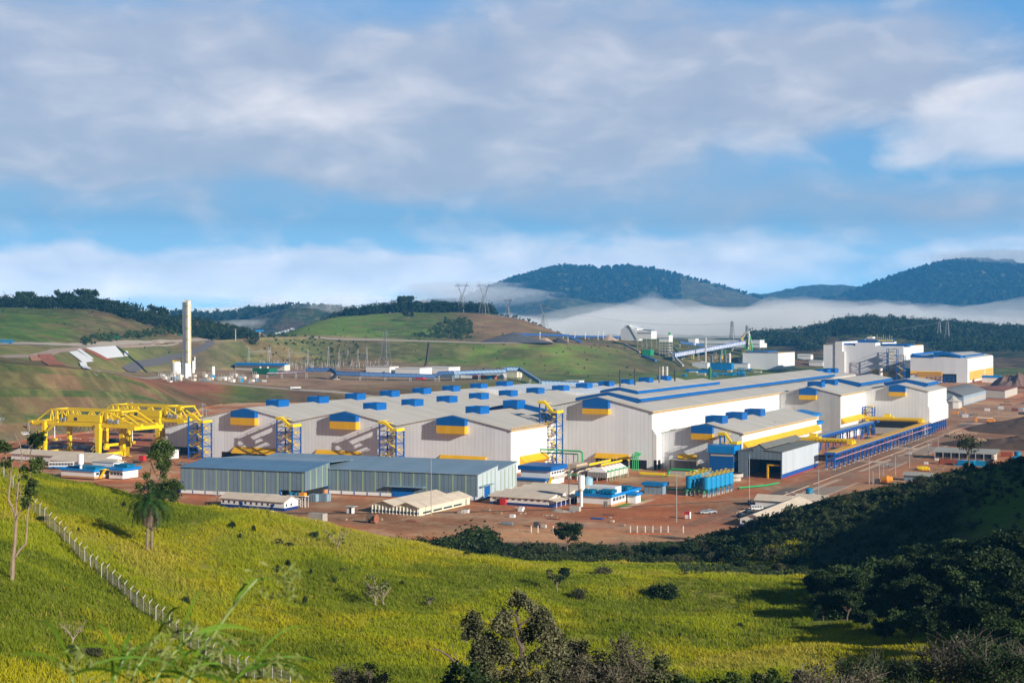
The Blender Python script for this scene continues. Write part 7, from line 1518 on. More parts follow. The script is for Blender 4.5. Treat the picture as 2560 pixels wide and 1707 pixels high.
# structures right behind the end hall
for px,yt,yb,r,m,l in [(2202,920,951,4.3,CW,'white vertical tank left of the tall stair tower'),(2278,919,945,6,PALE,'short wide flue with a collar before the white buildings')]:
    stack(px,yt,yb,r,m,l,1,cap='collar' in l,name='vessel')
crate('blue_machine_house','light blue machine house between the flue and the second stair tower','building',*R(5,1385,475),38,14,14,CYAN,z=1,ribs=False)
crate('yellow_tank_house','small yellow tank beside the white vertical tank','tank',*R(5,1070,475),8,5,9,YST,z=1,ribs=False)
for k,(x,y,L,h,m) in enumerate([(900,470,60,7,GRY),(1000,440,40,10,GRY),(720,385,50,9,PALE),(950,400,30,14,GALV),(1180,470,40,6,YST),(1580,500,30,8,BST)]):
    u,v=at(*R(5,x,y),1); T=Th('pipe_bridge',['low grey pipe bridge before the tallest white building','higher grey pipe bridge near the white vertical tank','pale inclined rack at the left foot of the tallest white building','dark box frame under the blue awning','yellow low rack beside the flue','blue rack at the foot of the second stair tower'][k],'pipe bridge',u,v); b=MB()
    for i in range(7): q=u-L/2+i*L/6; b.box(q-.4,q+.4,v-.4,v+.4,0,h)
    b.box(u-L/2,u+L/2,v-1,v+1,h-1,h).box(u-L/2,u+L/2,v-1,v+1,h*.5,h*.5+.7); b.build('frame',m,T)
for k,(x,y) in enumerate([(330,290),(440,350),(2045,500)]): 
    px,py=R(5,x,y); gable_house('small_site_house',['small house with pale roof between the white buildings','small concrete house on the bank left of the tallest building','small blue-roofed kiosk at the right corner of the louvred building'][k],*(lambda q:(q[0]-10,q[0]+10,q[1],q[1]+14))(base(px,py,1500)[:2]),6,8,'u',z=base(px,py,1500)[2],rm=[PALE,CONC,BLUE2][k])
# two light-blue flat roofed annexes between the small and middle halls
T=Th('blue_roof_annex','white annex with two stepped light-blue roofs between the small and middle halls','building',-226,790)
MB().box(-238,-219,770,812,0,17).build('wall',WPAINT,T); MB().prism([(-240,17.2),(-229,19.2),(-217.5,17.2),(-217.5,16.2),(-240,16.2)],'y',769,814).build('upper_roof',BLUE2,T); MB().box(-219,-212,768,792,0,13).build('lower_wall',WPAINT,T); MB().box(-220,-210.8,767.4,793,13,14.6).build('lower_roof',BLUE2,T); MB().box(-211.9,-210,768,792,7.5,8).build('yellow_walkway',YEL,T)

# ---------------------------------------------------------------- vegetation
def leafmat(name,rough=.6,tr=.25):
    m=bpy.data.materials.new(name); m.use_nodes=True; t=m.node_tree; p=t.nodes['Principled BSDF']; a=t.nodes.new('ShaderNodeAttribute'); a.attribute_name='Col'
    t.links.new(a.outputs['Color'],p.inputs['Base Color']); p.inputs['Roughness'].default_value=rough; p.inputs['Specular IOR Level'].default_value=.25
    tl=t.nodes.new('ShaderNodeBsdfTranslucent'); t.links.new(a.outputs['Color'],tl.inputs['Color']); mx=t.nodes.new('ShaderNodeMixShader'); mx.inputs[0].default_value=tr
    t.links.new(p.outputs[0],mx.inputs[1]); t.links.new(tl.outputs[0],mx.inputs[2]); t.links.new(mx.outputs[0],t.nodes['Material Output'].inputs['Surface']); return m
LEAF=leafmat('leaves'); BLADE=leafmat('grass_blades',.7,.35)
rng=np.random.default_rng(11)
def leaves(clumps,n,size,c0,c1,flat=.6,elong=1.6,rg=None):
    """clumps: array (k,4) centre + radius; n leaves over them; returns verts, quads, colours"""
    rg=rg or rng; cl=np.asarray(clumps,float); w=cl[:,3]**2; idx=rg.choice(len(cl),n,p=w/w.sum())
    d=rg.normal(size=(n,3)); d/=np.linalg.norm(d,axis=1,keepdims=True); r=rg.random(n)**.45
    c=cl[idx,:3]+rg.normal(size=(n,3))*(.56*cl[idx,3])[:,None]*np.array([1,1,flat])
    a=rg.normal(size=(n,3)); a/=np.linalg.norm(a,axis=1,keepdims=True); b=np.cross(a,rg.normal(size=(n,3))); b/=np.linalg.norm(b,axis=1,keepdims=True)
    s=(size*(.6+.8*rg.random(n)))[:,None]; a=a*s*elong*.5; b=b*s*.5
    v=np.stack([c-a,c+b,c+a,c-b],1).reshape(-1,3); q=np.arange(4*n).reshape(n,4)
    tone=rg.random(len(cl))[idx]*.6+rg.random(n)*.4; col=np.array(c0)*(1-tone[:,None])+np.array(c1)*tone[:,None]
    return v,q,np.repeat(col,4,0)
def leafobj(name,v,q,col,T,m=None):
    me=mesh_np(name,v,q,col); me.materials.append(m or LEAF); o=bpy.data.objects.new(name,me); COL.objects.link(o)
    if T is not None: o.parent=T.o if isinstance(T,Th) else T
    return o
def skeleton(H,seed,limbs=6,fork=.3,spread=.45,r0=None,rise=.75,sub=4,bare=False,lean=0):
    rs=random.Random(seed); b=MB(); cl=[]; r0=r0 or H*.022; p=(0,0,-.5); top=(rs.uniform(-.05,.05)*H+lean*H,rs.uniform(-.05,.05)*H,H*fork); mid=(top[0]*.3+rs.uniform(-.02,.02)*H,top[1]*.3,H*fork*.5)
    b.tube([p,mid,top],[r0*1.3,r0,r0*.85],7)
    for i in range(limbs):
        a=i*2*math.pi/limbs+rs.uniform(-.5,.5); L=H*(1-fork)*rs.uniform(.55,1.0); out=spread*H*rs.uniform(.4,1.)
        s=top if i%2 else tuple(top[k]*.85 for k in range(3)); e=(s[0]+math.cos(a)*out,s[1]+math.sin(a)*out,min(H*.98,s[2]+L*rise)); m=(s[0]+(e[0]-s[0])*.5+rs.uniform(-.05,.05)*H,s[1]+(e[1]-s[1])*.5+rs.uniform(-.05,.05)*H,s[2]+(e[2]-s[2])*.42+rs.uniform(0,.06)*H)
        b.tube([s,m,e],[r0*.6,r0*.4,r0*.2],5); cl.append((*e,H*.13*rs.uniform(.7,1.3)))
        for j in range(sub):
            t=rs.uniform(.3,.95); q=[m[k]+(e[k]-m[k])*(t*2-1) if t>.5 else s[k]+(m[k]-s[k])*t*2 for k in range(3)]; aa=a+rs.uniform(-1.5,1.5); l=H*.2*rs.uniform(.5,1.2); f=(q[0]+math.cos(aa)*l,q[1]+math.sin(aa)*l,q[2]+l*rs.uniform(.1,.9))
            b.tube([q,f],[r0*.22,r0*.09],4); cl.append((*f,H*.10*rs.uniform(.6,1.3)))
            if bare:
                for k in range(4): g=(f[0]+rs.uniform(-.07,.07)*H,f[1]+rs.uniform(-.07,.07)*H,f[2]+rs.uniform(0,.1)*H); b.tube([tuple(q[n]+(f[n]-q[n])*.6 for n in range(3)),g],[r0*.1,r0*.05],3)
    return b,cl
G_D=((.012,.028,.008),(.045,.075,.018)); G_M=((.02,.05,.012),(.08,.12,.03)); G_O=((.035,.045,.018),(.13,.13,.06)); G_L=((.04,.09,.015),(.12,.20,.03))
def tree(name,label,x,y,H,seed,cols=G_D,n=2500,leaf=.35,group=None,z=None,bare=False,**k):
    z=gz(x,y) if z is None else z; T=Th(name,label,'tree' if 'tree' in name else 'shrub',0,0,0,group=group,rot=0); T.o.location=(x,y,z)
    b,cl=skeleton(H,seed,bare=bare,**k); b.build('trunk',TRUNK if not bare else mat('pale_bark',(.30,.24,.17),.9,var=.3,vscale=2),T)
    if n: leafobj('crown',*leaves(cl,n,leaf,*cols,rg=np.random.default_rng(seed)),T)
    return T
def atpx(px,Y): return (px-CX)/F*Y
# --- far hill-top trees, each its own
FT=[]
def far_tree(px,Y,H,lab,group,kind,dz=0):
    x=atpx(px,Y); z=gz(x,Y)+dz
    if kind>=len(FT) or FT[kind] is None:
        while len(FT)<=kind: FT.append(None)
        lim=[dict(limbs=7,fork=.25,spread=.35,rise=.8),dict(limbs=6,fork=.5,spread=.42,rise=.7),dict(limbs=8,fork=.15,spread=.40,rise=.8)][kind]
        T=tree('far_tree',lab,x,Y,10,100+kind,cols=((.010,.028,.010),(.05,.085,.025)),n=1700,leaf=.62,group=group,z=z,**lim); FT[kind]=T.o; T.o.scale=(H/10,)*3; return T.o
    return copy_tree(FT[kind],loc=(x,Y,z),rotz=random.random()*6,scale=H/10,label=lab,group=group)
random.seed(3)
L1=[(8,16),(20,13),(48,14),(62,28),(78,17),(95,18),(108,20),(120,17),(133,19),(146,15),(163,28),(172,18),(184,22),(196,19),(216,34),(226,20),(240,18),(258,14),(285,19),(300,15),(322,13),(345,11)]
nm=['small round','broad','tall','dark','spreading','narrow']
for i,(px,h) in enumerate(L1):
    far_tree(px,1662+random.random()*14,h*1665/F*1.75,nm[i%6]+' tree on the left hilltop, '+(['far left end','left part','middle','right part','right end'][min(4,i//5)])+', '+['first','second','third','fourth','fifth'][i%5]+' there','trees along the left hilltop',[0,2,0][i%3])
far_tree(396,1700,46*1700/F,'lone big round tree standing apart right of the left hilltop row','trees along the left hilltop',2,dz=-2)
for i,px in enumerate([425,440,475,505,530,552,590,606]): far_tree(px,1730+i*8,12*1750/F,'small tree on the low saddle '+['left of the twin columns','just left of the twin columns','behind the twin columns','right of the twin columns','above the entrance road, left','above the entrance road, right','near the cut, left','near the cut, right'][i],'trees on the saddle',i%3)
L2=[(800,12),(815,13),(836,18),(856,14),(872,12),(893,15),(910,14),(925,13),(945,14),(962,13),(985,16),(1002,20),(1014,32),(1030,20),(1046,19),(1062,18),(1076,20),(1090,19),(1104,22),(1120,19),(1136,18),(1150,17),(1170,17),(1186,16),(1204,15),(1218,12),(1240,8),(1290,7),(1322,7),(1340,5)]
for i,(px,h) in enumerate(L2):
    far_tree(px,2148+random.random()*12,h*2150/F*1.5,nm[(i+2)%6]+' tree on the central hilltop, '+['left end','left part','middle part','beside the two pylons','right part','right end'][min(5,i//5)]+', '+['first','second','third','fourth','fifth'][i%5]+' there','trees along the central hilltop',[0,2,0][i%3])
T=tree('far_tree','lone dark tree on the green slope of the central hill',atpx(1023,2050),2020,17,301,cols=((.02,.03,.012),(.06,.06,.03)),n=1200,leaf=.9,fork=.3,z=None)
# --- woods as one mass
def mass(name,label,cat,pts,H,n,leaf,cols,group=None):
    P=[];n_=len(pts)
    cl=[]
    for (x,y,z,h) in pts:
        for k in range(3): cl.append((x+rng.uniform(-.25,.25)*h,y+rng.uniform(-.25,.25)*h,z+h*(.35+.22*k)*rng.uniform(.8,1.15),h*rng.uniform(.30,.42)*(1-.15*k)))
    v,q,c=leaves(cl,n,leaf,*cols,flat=.85,elong=1.3); o=leafobj(name,v,q,c,None); tag(o,label,cat,kind='stuff'); return o
def scatter(n,pxa,pxb,Ya,Yb,ha,hb,ok=None,zoff=0,seed=1):
    r=np.random.default_rng(seed); out=[]
    while len(out)<n:
        px=r.uniform(pxa,pxb); Y=r.uniform(Ya,Yb); 
        if ok and not ok(px,Y,r): continue
        x=atpx(px,Y); out.append((x,Y,gz(x,Y)+zoff,r.uniform(ha,hb)))
    return out
okR=lambda px,Y,r: (px>2000 or Y>2350) and not (2060<px<2330 and 2230<Y<2440 and r.random()<.97) and not(px>2330 and 2230<Y<2380 and r.random()<.6)
mass('forest','dark forest covering the ridge behind the tall white buildings','forest',scatter(2300,1870,2640,2230,2830,9,17,okR,seed=4),1,115000,2.3,((.010,.030,.010),(.055,.085,.028)))
mass('undergrowth','dense dark undergrowth below the left hilltop trees','undergrowth',scatter(650,-60,640,1645,1690,7,15,lambda px,Y,r: px<360 or r.random()<.45,seed=5)+scatter(170,440,640,1700,1790,3,8,seed=6),1,40000,1.5,((.010,.028,.010),(.04,.07,.02)))
mass('undergrowth','dense dark undergrowth along the central hilltop','undergrowth',scatter(600,780,1235,2140,2180,8,17,lambda px,Y,r: 860<px<1200 or r.random()<.5,seed=7)+scatter(60,1235,1400,2140,2160,2,4,seed=71),1,40000,1.8,((.010,.028,.010),(.04,.07,.02)))
mass('distant_woods','dark bluish woods on the low hills beyond the gap','forest',scatter(500,430,900,3950,4250,10,22,seed=8),1,20000,4.5,((.02,.04,.015),(.05,.08,.03)))
mass('slope_scrub','dark scrub patches on the slopes behind the plant','scrub',scatter(200,200,600,1400,1740,2,5,lambda px,Y,r: abs(Y-25-np.interp(px,[200,250,430,500,560,600],[1390,1450,1630,1650,1680,1700]))<22,seed=9)+scatter(190,1000,1180,1860,2040,2,5,lambda px,Y,r: abs(px-(1090+(Y-1860)*.5))<60 and r.random()<.8,seed=10)+scatter(60,1110,1180,1850,2060,2,5,seed=13)+scatter(240,0,1640,1500,2000,.8,2.2,seed=14)+scatter(220,520,900,1650,1790,1,3.4,seed=16),1,60000,.9,((.035,.07,.018),(.09,.14,.03)))
mass('mountain_woods','scattered woods on the far mountain slopes','forest',scatter(2600,1150,1700,7300,9050,12,22,seed=17)+scatter(2400,2150,2640,7500,9050,12,22,seed=18)+scatter(150,1700,2150,8700,9200,12,22,seed=19),1,90000,11,((.026,.052,.028),(.036,.064,.033)))
# --- bushes at the foot of the near hill and along the valley
SH=[]
def shrub(x,y,h,lab,group,kind,name='shrub',wide=1.):
    z=gz(x,y)-.1
    while len(SH)<=kind: SH.append(None)
    if SH[kind] is None:
        cols=[G_D,G_M,G_O,G_D][kind]; r=np.random.default_rng(500+kind); T=Th(name,lab,'shrub',0,0,0,group=group,rot=0); T.o.location=(x,y,z)
        cl=[]
        for i in range(15): a=r.uniform(0,6.28); q=r.uniform(0,.55); cl.append((math.cos(a)*q,math.sin(a)*q,r.uniform(.3,.85)*(1-.35*q),r.uniform(.16,.30)))
        leafobj('foliage',*leaves(cl,2600,.075,*cols,flat=.85,rg=r),T); b=MB()
        for i in range(5): a=i*1.25; b.tube([(0,0,-.1),(math.cos(a)*.15,math.sin(a)*.15,.3),(math.cos(a)*.35,math.sin(a)*.35,.7)],[.035,.025,.01],5)
        b.build('stem',TRUNK,T); SH[kind]=T.o; T.o.scale=(h*wide,h*wide,h); return
    copy_tree(SH[kind],loc=(x,y,z),rotz=random.random()*6,scale=(h*wide*random.uniform(.85,1.2),h*wide*random.uniform(.85,1.2),h),label=lab,group=group)
random.seed(41); LM=[('the crest of the grass hill',-20,330),('the bush row',-14,385),('the yard fence',50,440),('the long white house',75,455),('the hollow',60,300),('the upper dark slope',105,350),('the wood edge',55,240),('the deep shade',75,225),('the right picture edge',110,260),('the top of the dark hill',120,390),('the right valley end',38,372),('the valley middle',32,400),('the left valley end',12,405),('the middle of the dark slope',90,330),('the foot of the dark slope',70,275)]
def short(l): return ' '.join(l.split()[:16])
def lab_at(kind,x,y):
    n,d=min(((nm,math.hypot(x-a,(y-b)*.7)) for nm,a,b in LM),key=lambda q:q[1]); k=ORD.get((kind,n),0)+1; ORD[(kind,n)]=k
    
    w_=['nearest','second','third','fourth','fifth','sixth','seventh','eighth','ninth','tenth','eleventh','twelfth'][min(k-1,11)]
    return w_+' '+kind+' by '+n
for px,Y,h in [(960,372,4),(985,374,5),(1010,376,4.5),(1040,378,5),(1065,380,4),(1095,382,5),(1120,384,6),(1150,386,6),(1175,388,7.5),(1200,390,8.5),(1215,392,8),(1232,388,4)]:
    x=atpx(px,Y); shrub(x,Y,h,lab_at('leafy bush behind the crest',x,Y),'dark bushes behind the grass crest',0,wide=1.0)
for px,Y,h in [(1275,415,3),(1300,400,2.6),(1350,408,3),(1475,395,3.5),(1500,400,4),(1530,402,3),(1570,398,3),(1600,405,4),(1640,402,4.5),(1665,410,4),(1690,400,4),(1720,395,5),(1750,400,4.5),(1780,405,4),(1455,380,2.2),(1545,380,2.4),(1620,375,3),(1710,372,3.4),(1790,375,3.6),(1840,372,4.5),(1880,380,4.5),(1820,395,4),(1930,360,4),(1980,350,4),(1860,350,3),(1950,335,3)]:
    x=atpx(px,Y); shrub(x,Y,h*.8,lab_at('bush in the valley strip',x,Y),'bushes in the valley strip',[0,1,2,3][int(px)%4],wide=1.25)
T=tree('shrub_tree','dark bushy tree standing alone against the red yard',atpx(1418,415),415,9,77,cols=G_D,n=4500,leaf=.35,fork=.25,spread=.3)
shrub(atpx(1040,345),345,2,'white-flowering bush on the crest of the grassy hill',None,2,wide=1.6)
# dark hillside: many shrubs, thick scrub cover, a slender tree
random.seed(43)
for i in range(120):
    while True:
        px=random.uniform(1830,2640); Y=random.uniform(235,398)
        py=CY-0; 
        if Y<300 and px<2060: continue
        if Y>360 and px<1900: continue
        if px>2400 and 296<Y<356: continue
        break
    x=atpx(px,Y); h=random.uniform(.8,2.3)*(1.4 if Y<290 else 1); shrub(x,Y,h,lab_at(['dark shrub','olive shrub','greyish shrub'][i%3]+' in the shade',x,Y),'shrubs on the shaded slope',[0,3,2,1][i%4],wide=1.2)
def ok_dark(px,Y,r): return not(Y<300 and px<2040) and not (Y>360 and px<1830) and (px>2050 or Y>300) and not (px>2400 and 298<Y<352 and r.random()<.93)
mass('scrub_cover','thick low scrub covering the shaded hillside at the right','scrub',[(a,b,c-.4,h) for a,b,c,h in scatter(3600,1700,2700,240,402,.7,1.9,ok_dark,seed=23)],1,170000,.3,((.02,.042,.012),(.10,.13,.045)))
mass('valley_scrub','low dark green scrub along the valley floor behind the grass hill','scrub',[(a,b,c-.4,h) for a,b,c,h in scatter(900,1180,2000,368,436,.8,2.2,seed=24)],1,42000,.35,((.02,.04,.012),(.08,.10,.03)))
T=tree('thin_tree','slim dark tree rising above the dark hill in front of the storage shed',atpx(2422,392),392,11,88,cols=G_D,n=900,leaf=.3,limbs=6,fork=.4,spread=.14)
T=tree('flowering_shrub','pale-flowered shrub on the crest of the dark hill',atpx(2478,388),388,3,89,cols=((.2,.2,.15),(.5,.5,.42)),n=500,leaf=.2)
# woods at the lower right, each tree its own
random.seed(47)
WD_=[(2040,262,8),(2085,255,9),(2130,262,10),(2170,250,9),(2060,240,6),(2120,238,8),(2215,268,9),(2265,262,9),(2310,272,10),(2360,262,10),(2410,270,11),(2460,262,11),(2510,268,12),(2560,258,12),(2240,240,8),(2300,236,9),(2350,232,9),(2400,240,11),(2450,230,10),(2500,238,12),(2550,228,12),(2600,245,12),(2280,212,8),(2340,208,8),(2400,210,9),(2460,205,9),(2520,208,10),(2580,205,10),(2430,188,7),(2490,184,7),(2550,186,8),(2600,190,8),(2160,228,5),(2215,215,5)]
TP={}
for i,(px,Y,H_) in enumerate(WD_):
    k=i%4; x=atpx(px,Y); lab=lab_at(['round tree','dense tree','olive tree','spreading tree'][k]+' in the wood',x,Y)
    H_*=.78
    if k not in TP:
        T=tree('forest_tree',lab,x,Y,10,600+k,cols=[G_D,G_D,G_M,G_D][k],n=6500,leaf=.36,group='trees of the shaded wood at lower right',limbs=8,fork=.22,spread=.42,rise=.8); TP[k]=T.o; T.o.scale=(H_/10,)*3
    else: copy_tree(TP[k],loc=(x,Y,gz(x,Y)),rotz=random.random()*6,scale=H_/10,label=lab)
# --- traced trees near the fence
def traced(name,label,Y,branches,clumps,n,leaf,cols,px_base,m=None,seed=5,thick=1.):
    """branches: [[(px,py,r px)...]] at distance Y; clumps [(px,py,r px)]"""
    rs=random.Random(seed); x0=atpx(px_base[0],Y); k=Y/F; zb=zat(px_base[1],Y); z0=zb; drop=min(0,gz(x0,Y)-z0); T=Th(name,label,'tree',0,0,0,rot=0); T.o.location=(x0,Y,z0)
    def w(px,py,dy=0): return (atpx(px,Y)-x0,dy,zat(py,Y)-zb)
    b=MB()
    for br in branches:
        d0=rs.uniform(-.4,.4); pts=[w(p[0],p[1],(0 if i==0 else d0*i*.6)) for i,p in enumerate(br)]
        if br is branches[0]: pts[0]=(pts[0][0],0,drop-.6)
        b.tube(pts,[p[2]*k*thick for p in br],7)
    b.build('trunk',m or TRUNK,T); cl=[(*w(c[0],c[1],rs.uniform(-1,1)*c[2]*k),c[2]*k) for c in clumps]
    if n: leafobj('crown',*leaves(cl,n,leaf,*cols,flat=.9,rg=np.random.default_rng(seed)),T)
    return T
traced('tall_tree','tall sparse tree with two bare forking stems at the left edge',188,
  [[(26,1450,6),(29,1400,5.2),(34,1350,4.6),(37,1300,4.2),(36,1288,4)],[(36,1290,3.2),(28,1268,3),(17,1250,2.8),(20,1215,2.4),(23,1191,2.2),(14,1160,1.6),(5,1129,1.2),(2,1122,.8)],[(36,1290,3),(41,1232,2.4),(44,1195,2.2),(46,1164,2),(50,1140,1.6),(44,1112,1.2),(30,1085,.7)],[(50,1140,1),(65,1125,.8),(79,1110,.4)],[(46,1190,1.6),(62,1180,1.4),(80,1176,1.2),(95,1172,.8)],
   [(35,1392,3),(46,1374,2.8),(59,1360,2.8),(61,1325,2.4),(61,1290,2),(66,1255,1.6),(68,1232,1.2)],[(38,1300,1.4),(47,1280,1.2),(58,1268,.8)],[(23,1195,1.2),(30,1170,.9),(27,1150,.6)],[(5,1135,.9),(12,1118,.6)],[(46,1164,.9),(60,1150,.7),(66,1130,.5)],[(44,1112,.7),(52,1098,.4)]],
  [(8,1112,11),(20,1120,9),(1,1125,8),(84,1158,13),(96,1152,11),(88,1172,10),(100,1166,8),(62,1170,7),(14,1162,9),(3,1160,7),(24,1152,6),(74,1212,13),(84,1204,10),(68,1230,12),(80,1228,10),(66,1248,10),(58,1192,7),(62,1262,8)],1900,.26,((.02,.035,.008),(.10,.14,.03)),(26,1448),mat('light_bark',(.28,.20,.14),.9,var=.4,vscale=1.5,bump=.4))
traced('stockyard_tree','small dark-leaved tree between the left edge and the gantry crane',250,[[(74,1290,2),(72,1200,1.6),(74,1130,1.4),(84,1105,1)]],[(84,1098,12),(98,1094,9),(76,1102,7),(92,1106,9)],1500,.35,G_D,(74,1290))
traced('crest_tree','leafy tree with bare twigs on the grass crest left of the grey shed',284,
  [[(392,1262,3),(394,1230,2.6),(398,1200,2.4),(402,1170,2)],[(398,1205,1.6),(385,1180,1.3),(376,1160,1),(374,1135,.8)],[(402,1172,1.4),(412,1150,1.1),(420,1125,.9)],[(376,1170,1.2),(372,1205,1.2),(366,1240,1.4)],[(382,1100,.6),(380,1120,.9),(385,1150,1)],[(382,1102,.6),(372,1088,.4)],[(382,1104,.6),(392,1085,.4)],[(400,1225,1.2),(420,1215,1),(440,1205,.8)],[(366,1240,1.2),(352,1225,.8),(344,1215,.6)]],
  [(386,1118,12),(400,1112,14),(416,1116,14),(380,1135,12),(398,1132,15),(418,1134,13),(428,1124,9),(404,1152,12),(418,1158,11),(412,1172,10),(396,1168,8),(408,1190,8),(366,1188,9),(372,1210,10),(386,1222,13),(404,1218,14),(422,1210,13),(438,1208,12),(446,1218,9),(430,1228,12),(412,1236,12),(392,1240,10),(350,1222,9),(344,1212,7),(426,1246,10),(440,1240,8)],6000,.28,((.03,.06,.012),(.12,.17,.03)),(392,1262))
# palms
def palm(x,y,H_,label,seed,lean=0):
    z=gz(x,y); T=Th('palm_tree',label,'palm',0,0,0,group='pair of palms',rot=0); T.o.location=(x,y,z); rs=random.Random(seed)
    MB().tube([(0,0,-.5),(lean*.3,0,H_*.35),(lean*.7,0,H_*.7),(lean,0,H_)],[.26,.21,.19,.22],9).build('trunk',mat('palm_bark',(.24,.18,.13),.9,var=.4,vscale=3,stripe=('z',.35,.3,.3)),T)
    for kind,nf,cols,name in (('g',26,((.012,.045,.008),(.05,.12,.015)),'frond'),('d',20,((.12,.085,.055),(.30,.23,.16)),'dead_frond')):
        for f in range(nf):
            a=f*2.399+rs.uniform(-.2,.2); L=rs.uniform(4.8,5.8) if kind=='g' else rs.uniform(3.2,4.2); up=rs.uniform(-.05,1.3) if kind=='g' else rs.uniform(-1.0,-.1)
            V=[];Q=[];C=[]; p=np.array([0,0,0.]); ang=up; n=14; d=np.array([math.cos(a),math.sin(a),0]); perp=np.array([-d[1],d[0],0])
            for s in range(n):
                t=s/n; ang-= (.10 if kind=='g' else .10)*(1+t); ang=max(ang,-1.5); dp=(d*math.cos(ang)+np.array([0,0,math.sin(ang)]))*L/n; q=p+dp; up_=np.cross(perp,dp); up_/=max(np.linalg.norm(up_),1e-6)
                k=len(V); V+=[p-perp*.035,q-perp*.03,q+perp*.03,p+perp*.035]; Q.append((k,k+1,k+2,k+3)); c=np.array(cols[0])*.5+np.array(cols[1])*.5; C+=[c]*4
                ll=(.95 if kind=='g' else .7)*math.sin(math.pi*min(1,.12+t*.88))**.6
                for m in range(3):
                    for sg in (-1,1):
                        o=p+dp*(m/3); tip=o+perp*sg*ll*rs.uniform(.6,.95)+dp/np.linalg.norm(dp)*ll*.45+np.array([0,0,-ll*rs.uniform(.15,.75)]); wv=dp/np.linalg.norm(dp)*.045
                        k=len(V); V+=[o-wv,o+wv,tip]; V.append((o+tip)/2+np.array([0,0,.03])); Q.append((k,k+1,k+2,k+3)); r=rs.random(); c=np.array(cols[0])*(1-r)+np.array(cols[1])*r; C+=[c]*4
                p=q
            V=np.array(V)+np.array([lean,0,H_-(0 if kind=='g' else .25)]); leafobj(name,V,np.array(Q),np.array(C),T)
    return T
palm(atpx(365,238),238,8.6,'nearer and taller palm of the pair, with hanging dead fronds',1,.35); palm(atpx(378,241),241,7.6,'palm of the pair standing slightly behind on the right',2,-.1)
# bare little trees
for px,py,Yb,h,lab,n,sp in [(178,1622,138,3.9,'small bare tree with a rounded twig crown in the near left grass',0,.35),(843,1378,285,5.2,'leafless spreading tree high on the grass slope',60,.6),(940,1518,225,6.2,'sparse two-stemmed tree in the middle of the grass slope',220,.28),(958,1516,226,5.2,'pale thin-stemmed tree just right of the sparse one',0,.3),(1072,1520,226,2.6,'tiny bare tree right of the middle of the slope',60,.35),(700,1372,282,1.8,'tiny bare bush on the upper grass slope',60,.4)]:
    x,Y,z=hit(px,py,90); tree('bare_tree',lab,x,Y,h,int(px),cols=G_D,n=n,leaf=.25,bare=True,limbs=5 if px<900 or px>1000 else 4,fork=.3 if px<200 else .15,spread=sp,sub=5,r0=h*.028)
x,Y,z=hit(1393,1486,150); T=tree('small_tree','small tree with a dark leafy clump at the right of the grass slope',x,Y,5.2,909,cols=G_D,n=500,leaf=.25,bare=True,limbs=6,fork=.3,spread=.42,sub=5,r0=.1); leafobj('crown',*leaves([(1.3,0,4.3,.75),(1.7,.2,3.7,.6),(.9,0,3.9,.5)],900,.22,*G_D),T)
for px,py,h,k,lab in [(1445,1497,2,2,'brownish bush right of the small tree'),(1662,1500,3.2,0,'dark bush in the green hollow of the grass'),(1632,1492,1.8,0,'low dark bush left of the bigger one in the hollow'),(1508,1440,2,2,'grey twiggy bush at the valley edge'),(720,1280+88,1.,3,'small dark weed high on the slope'),(230,1650,1.4,2,'pale leafy bush near the bare tree at lower left'),(178,1640,1.3,1,'green tuft at the foot of the near bare tree'),(105,1310,1.2,0,'dark round weed beside the fence')]:
    x,Y,z=hit(px,py,90); shrub(x,Y,h,lab,None,k,wide=1.2)
random.seed(53)
for i,(px,py) in enumerate([(635,1335),(786,1350),(720,1425),(694,1434),(855,1434),(1004,1468),(763,1514),(1168,1392),(580,1322),(777,1445),(835,1455),(905,1405),(600,1350),(1080,1510),(310,1268),(196,1340),(465,1512),(1520,1560),(1700,1600),(1850,1570)]):
    x,Y,z=hit(px,py,90); shrub(x,Y,random.uniform(.9,1.7),['slender dark sapling ','dark leafy weed ','little upright shrub '][i%3]+['near the crest, left','near the crest, centre','left of the middle','far left of the middle','above the two-stemmed tree','right of the two-stemmed tree','in the lower slope','at the right end of the crest','behind the palms','in the middle of the slope','below the middle','high on the right part','right of the palms','low by the tiny tree','just left of the palms','by the upper fence','by the lower fence','left in the hollow','middle of the hollow','right in the hollow'][i],'saplings on the grass slope',[0,1,3][i%3],wide=[.4,.75,.5][i%3])
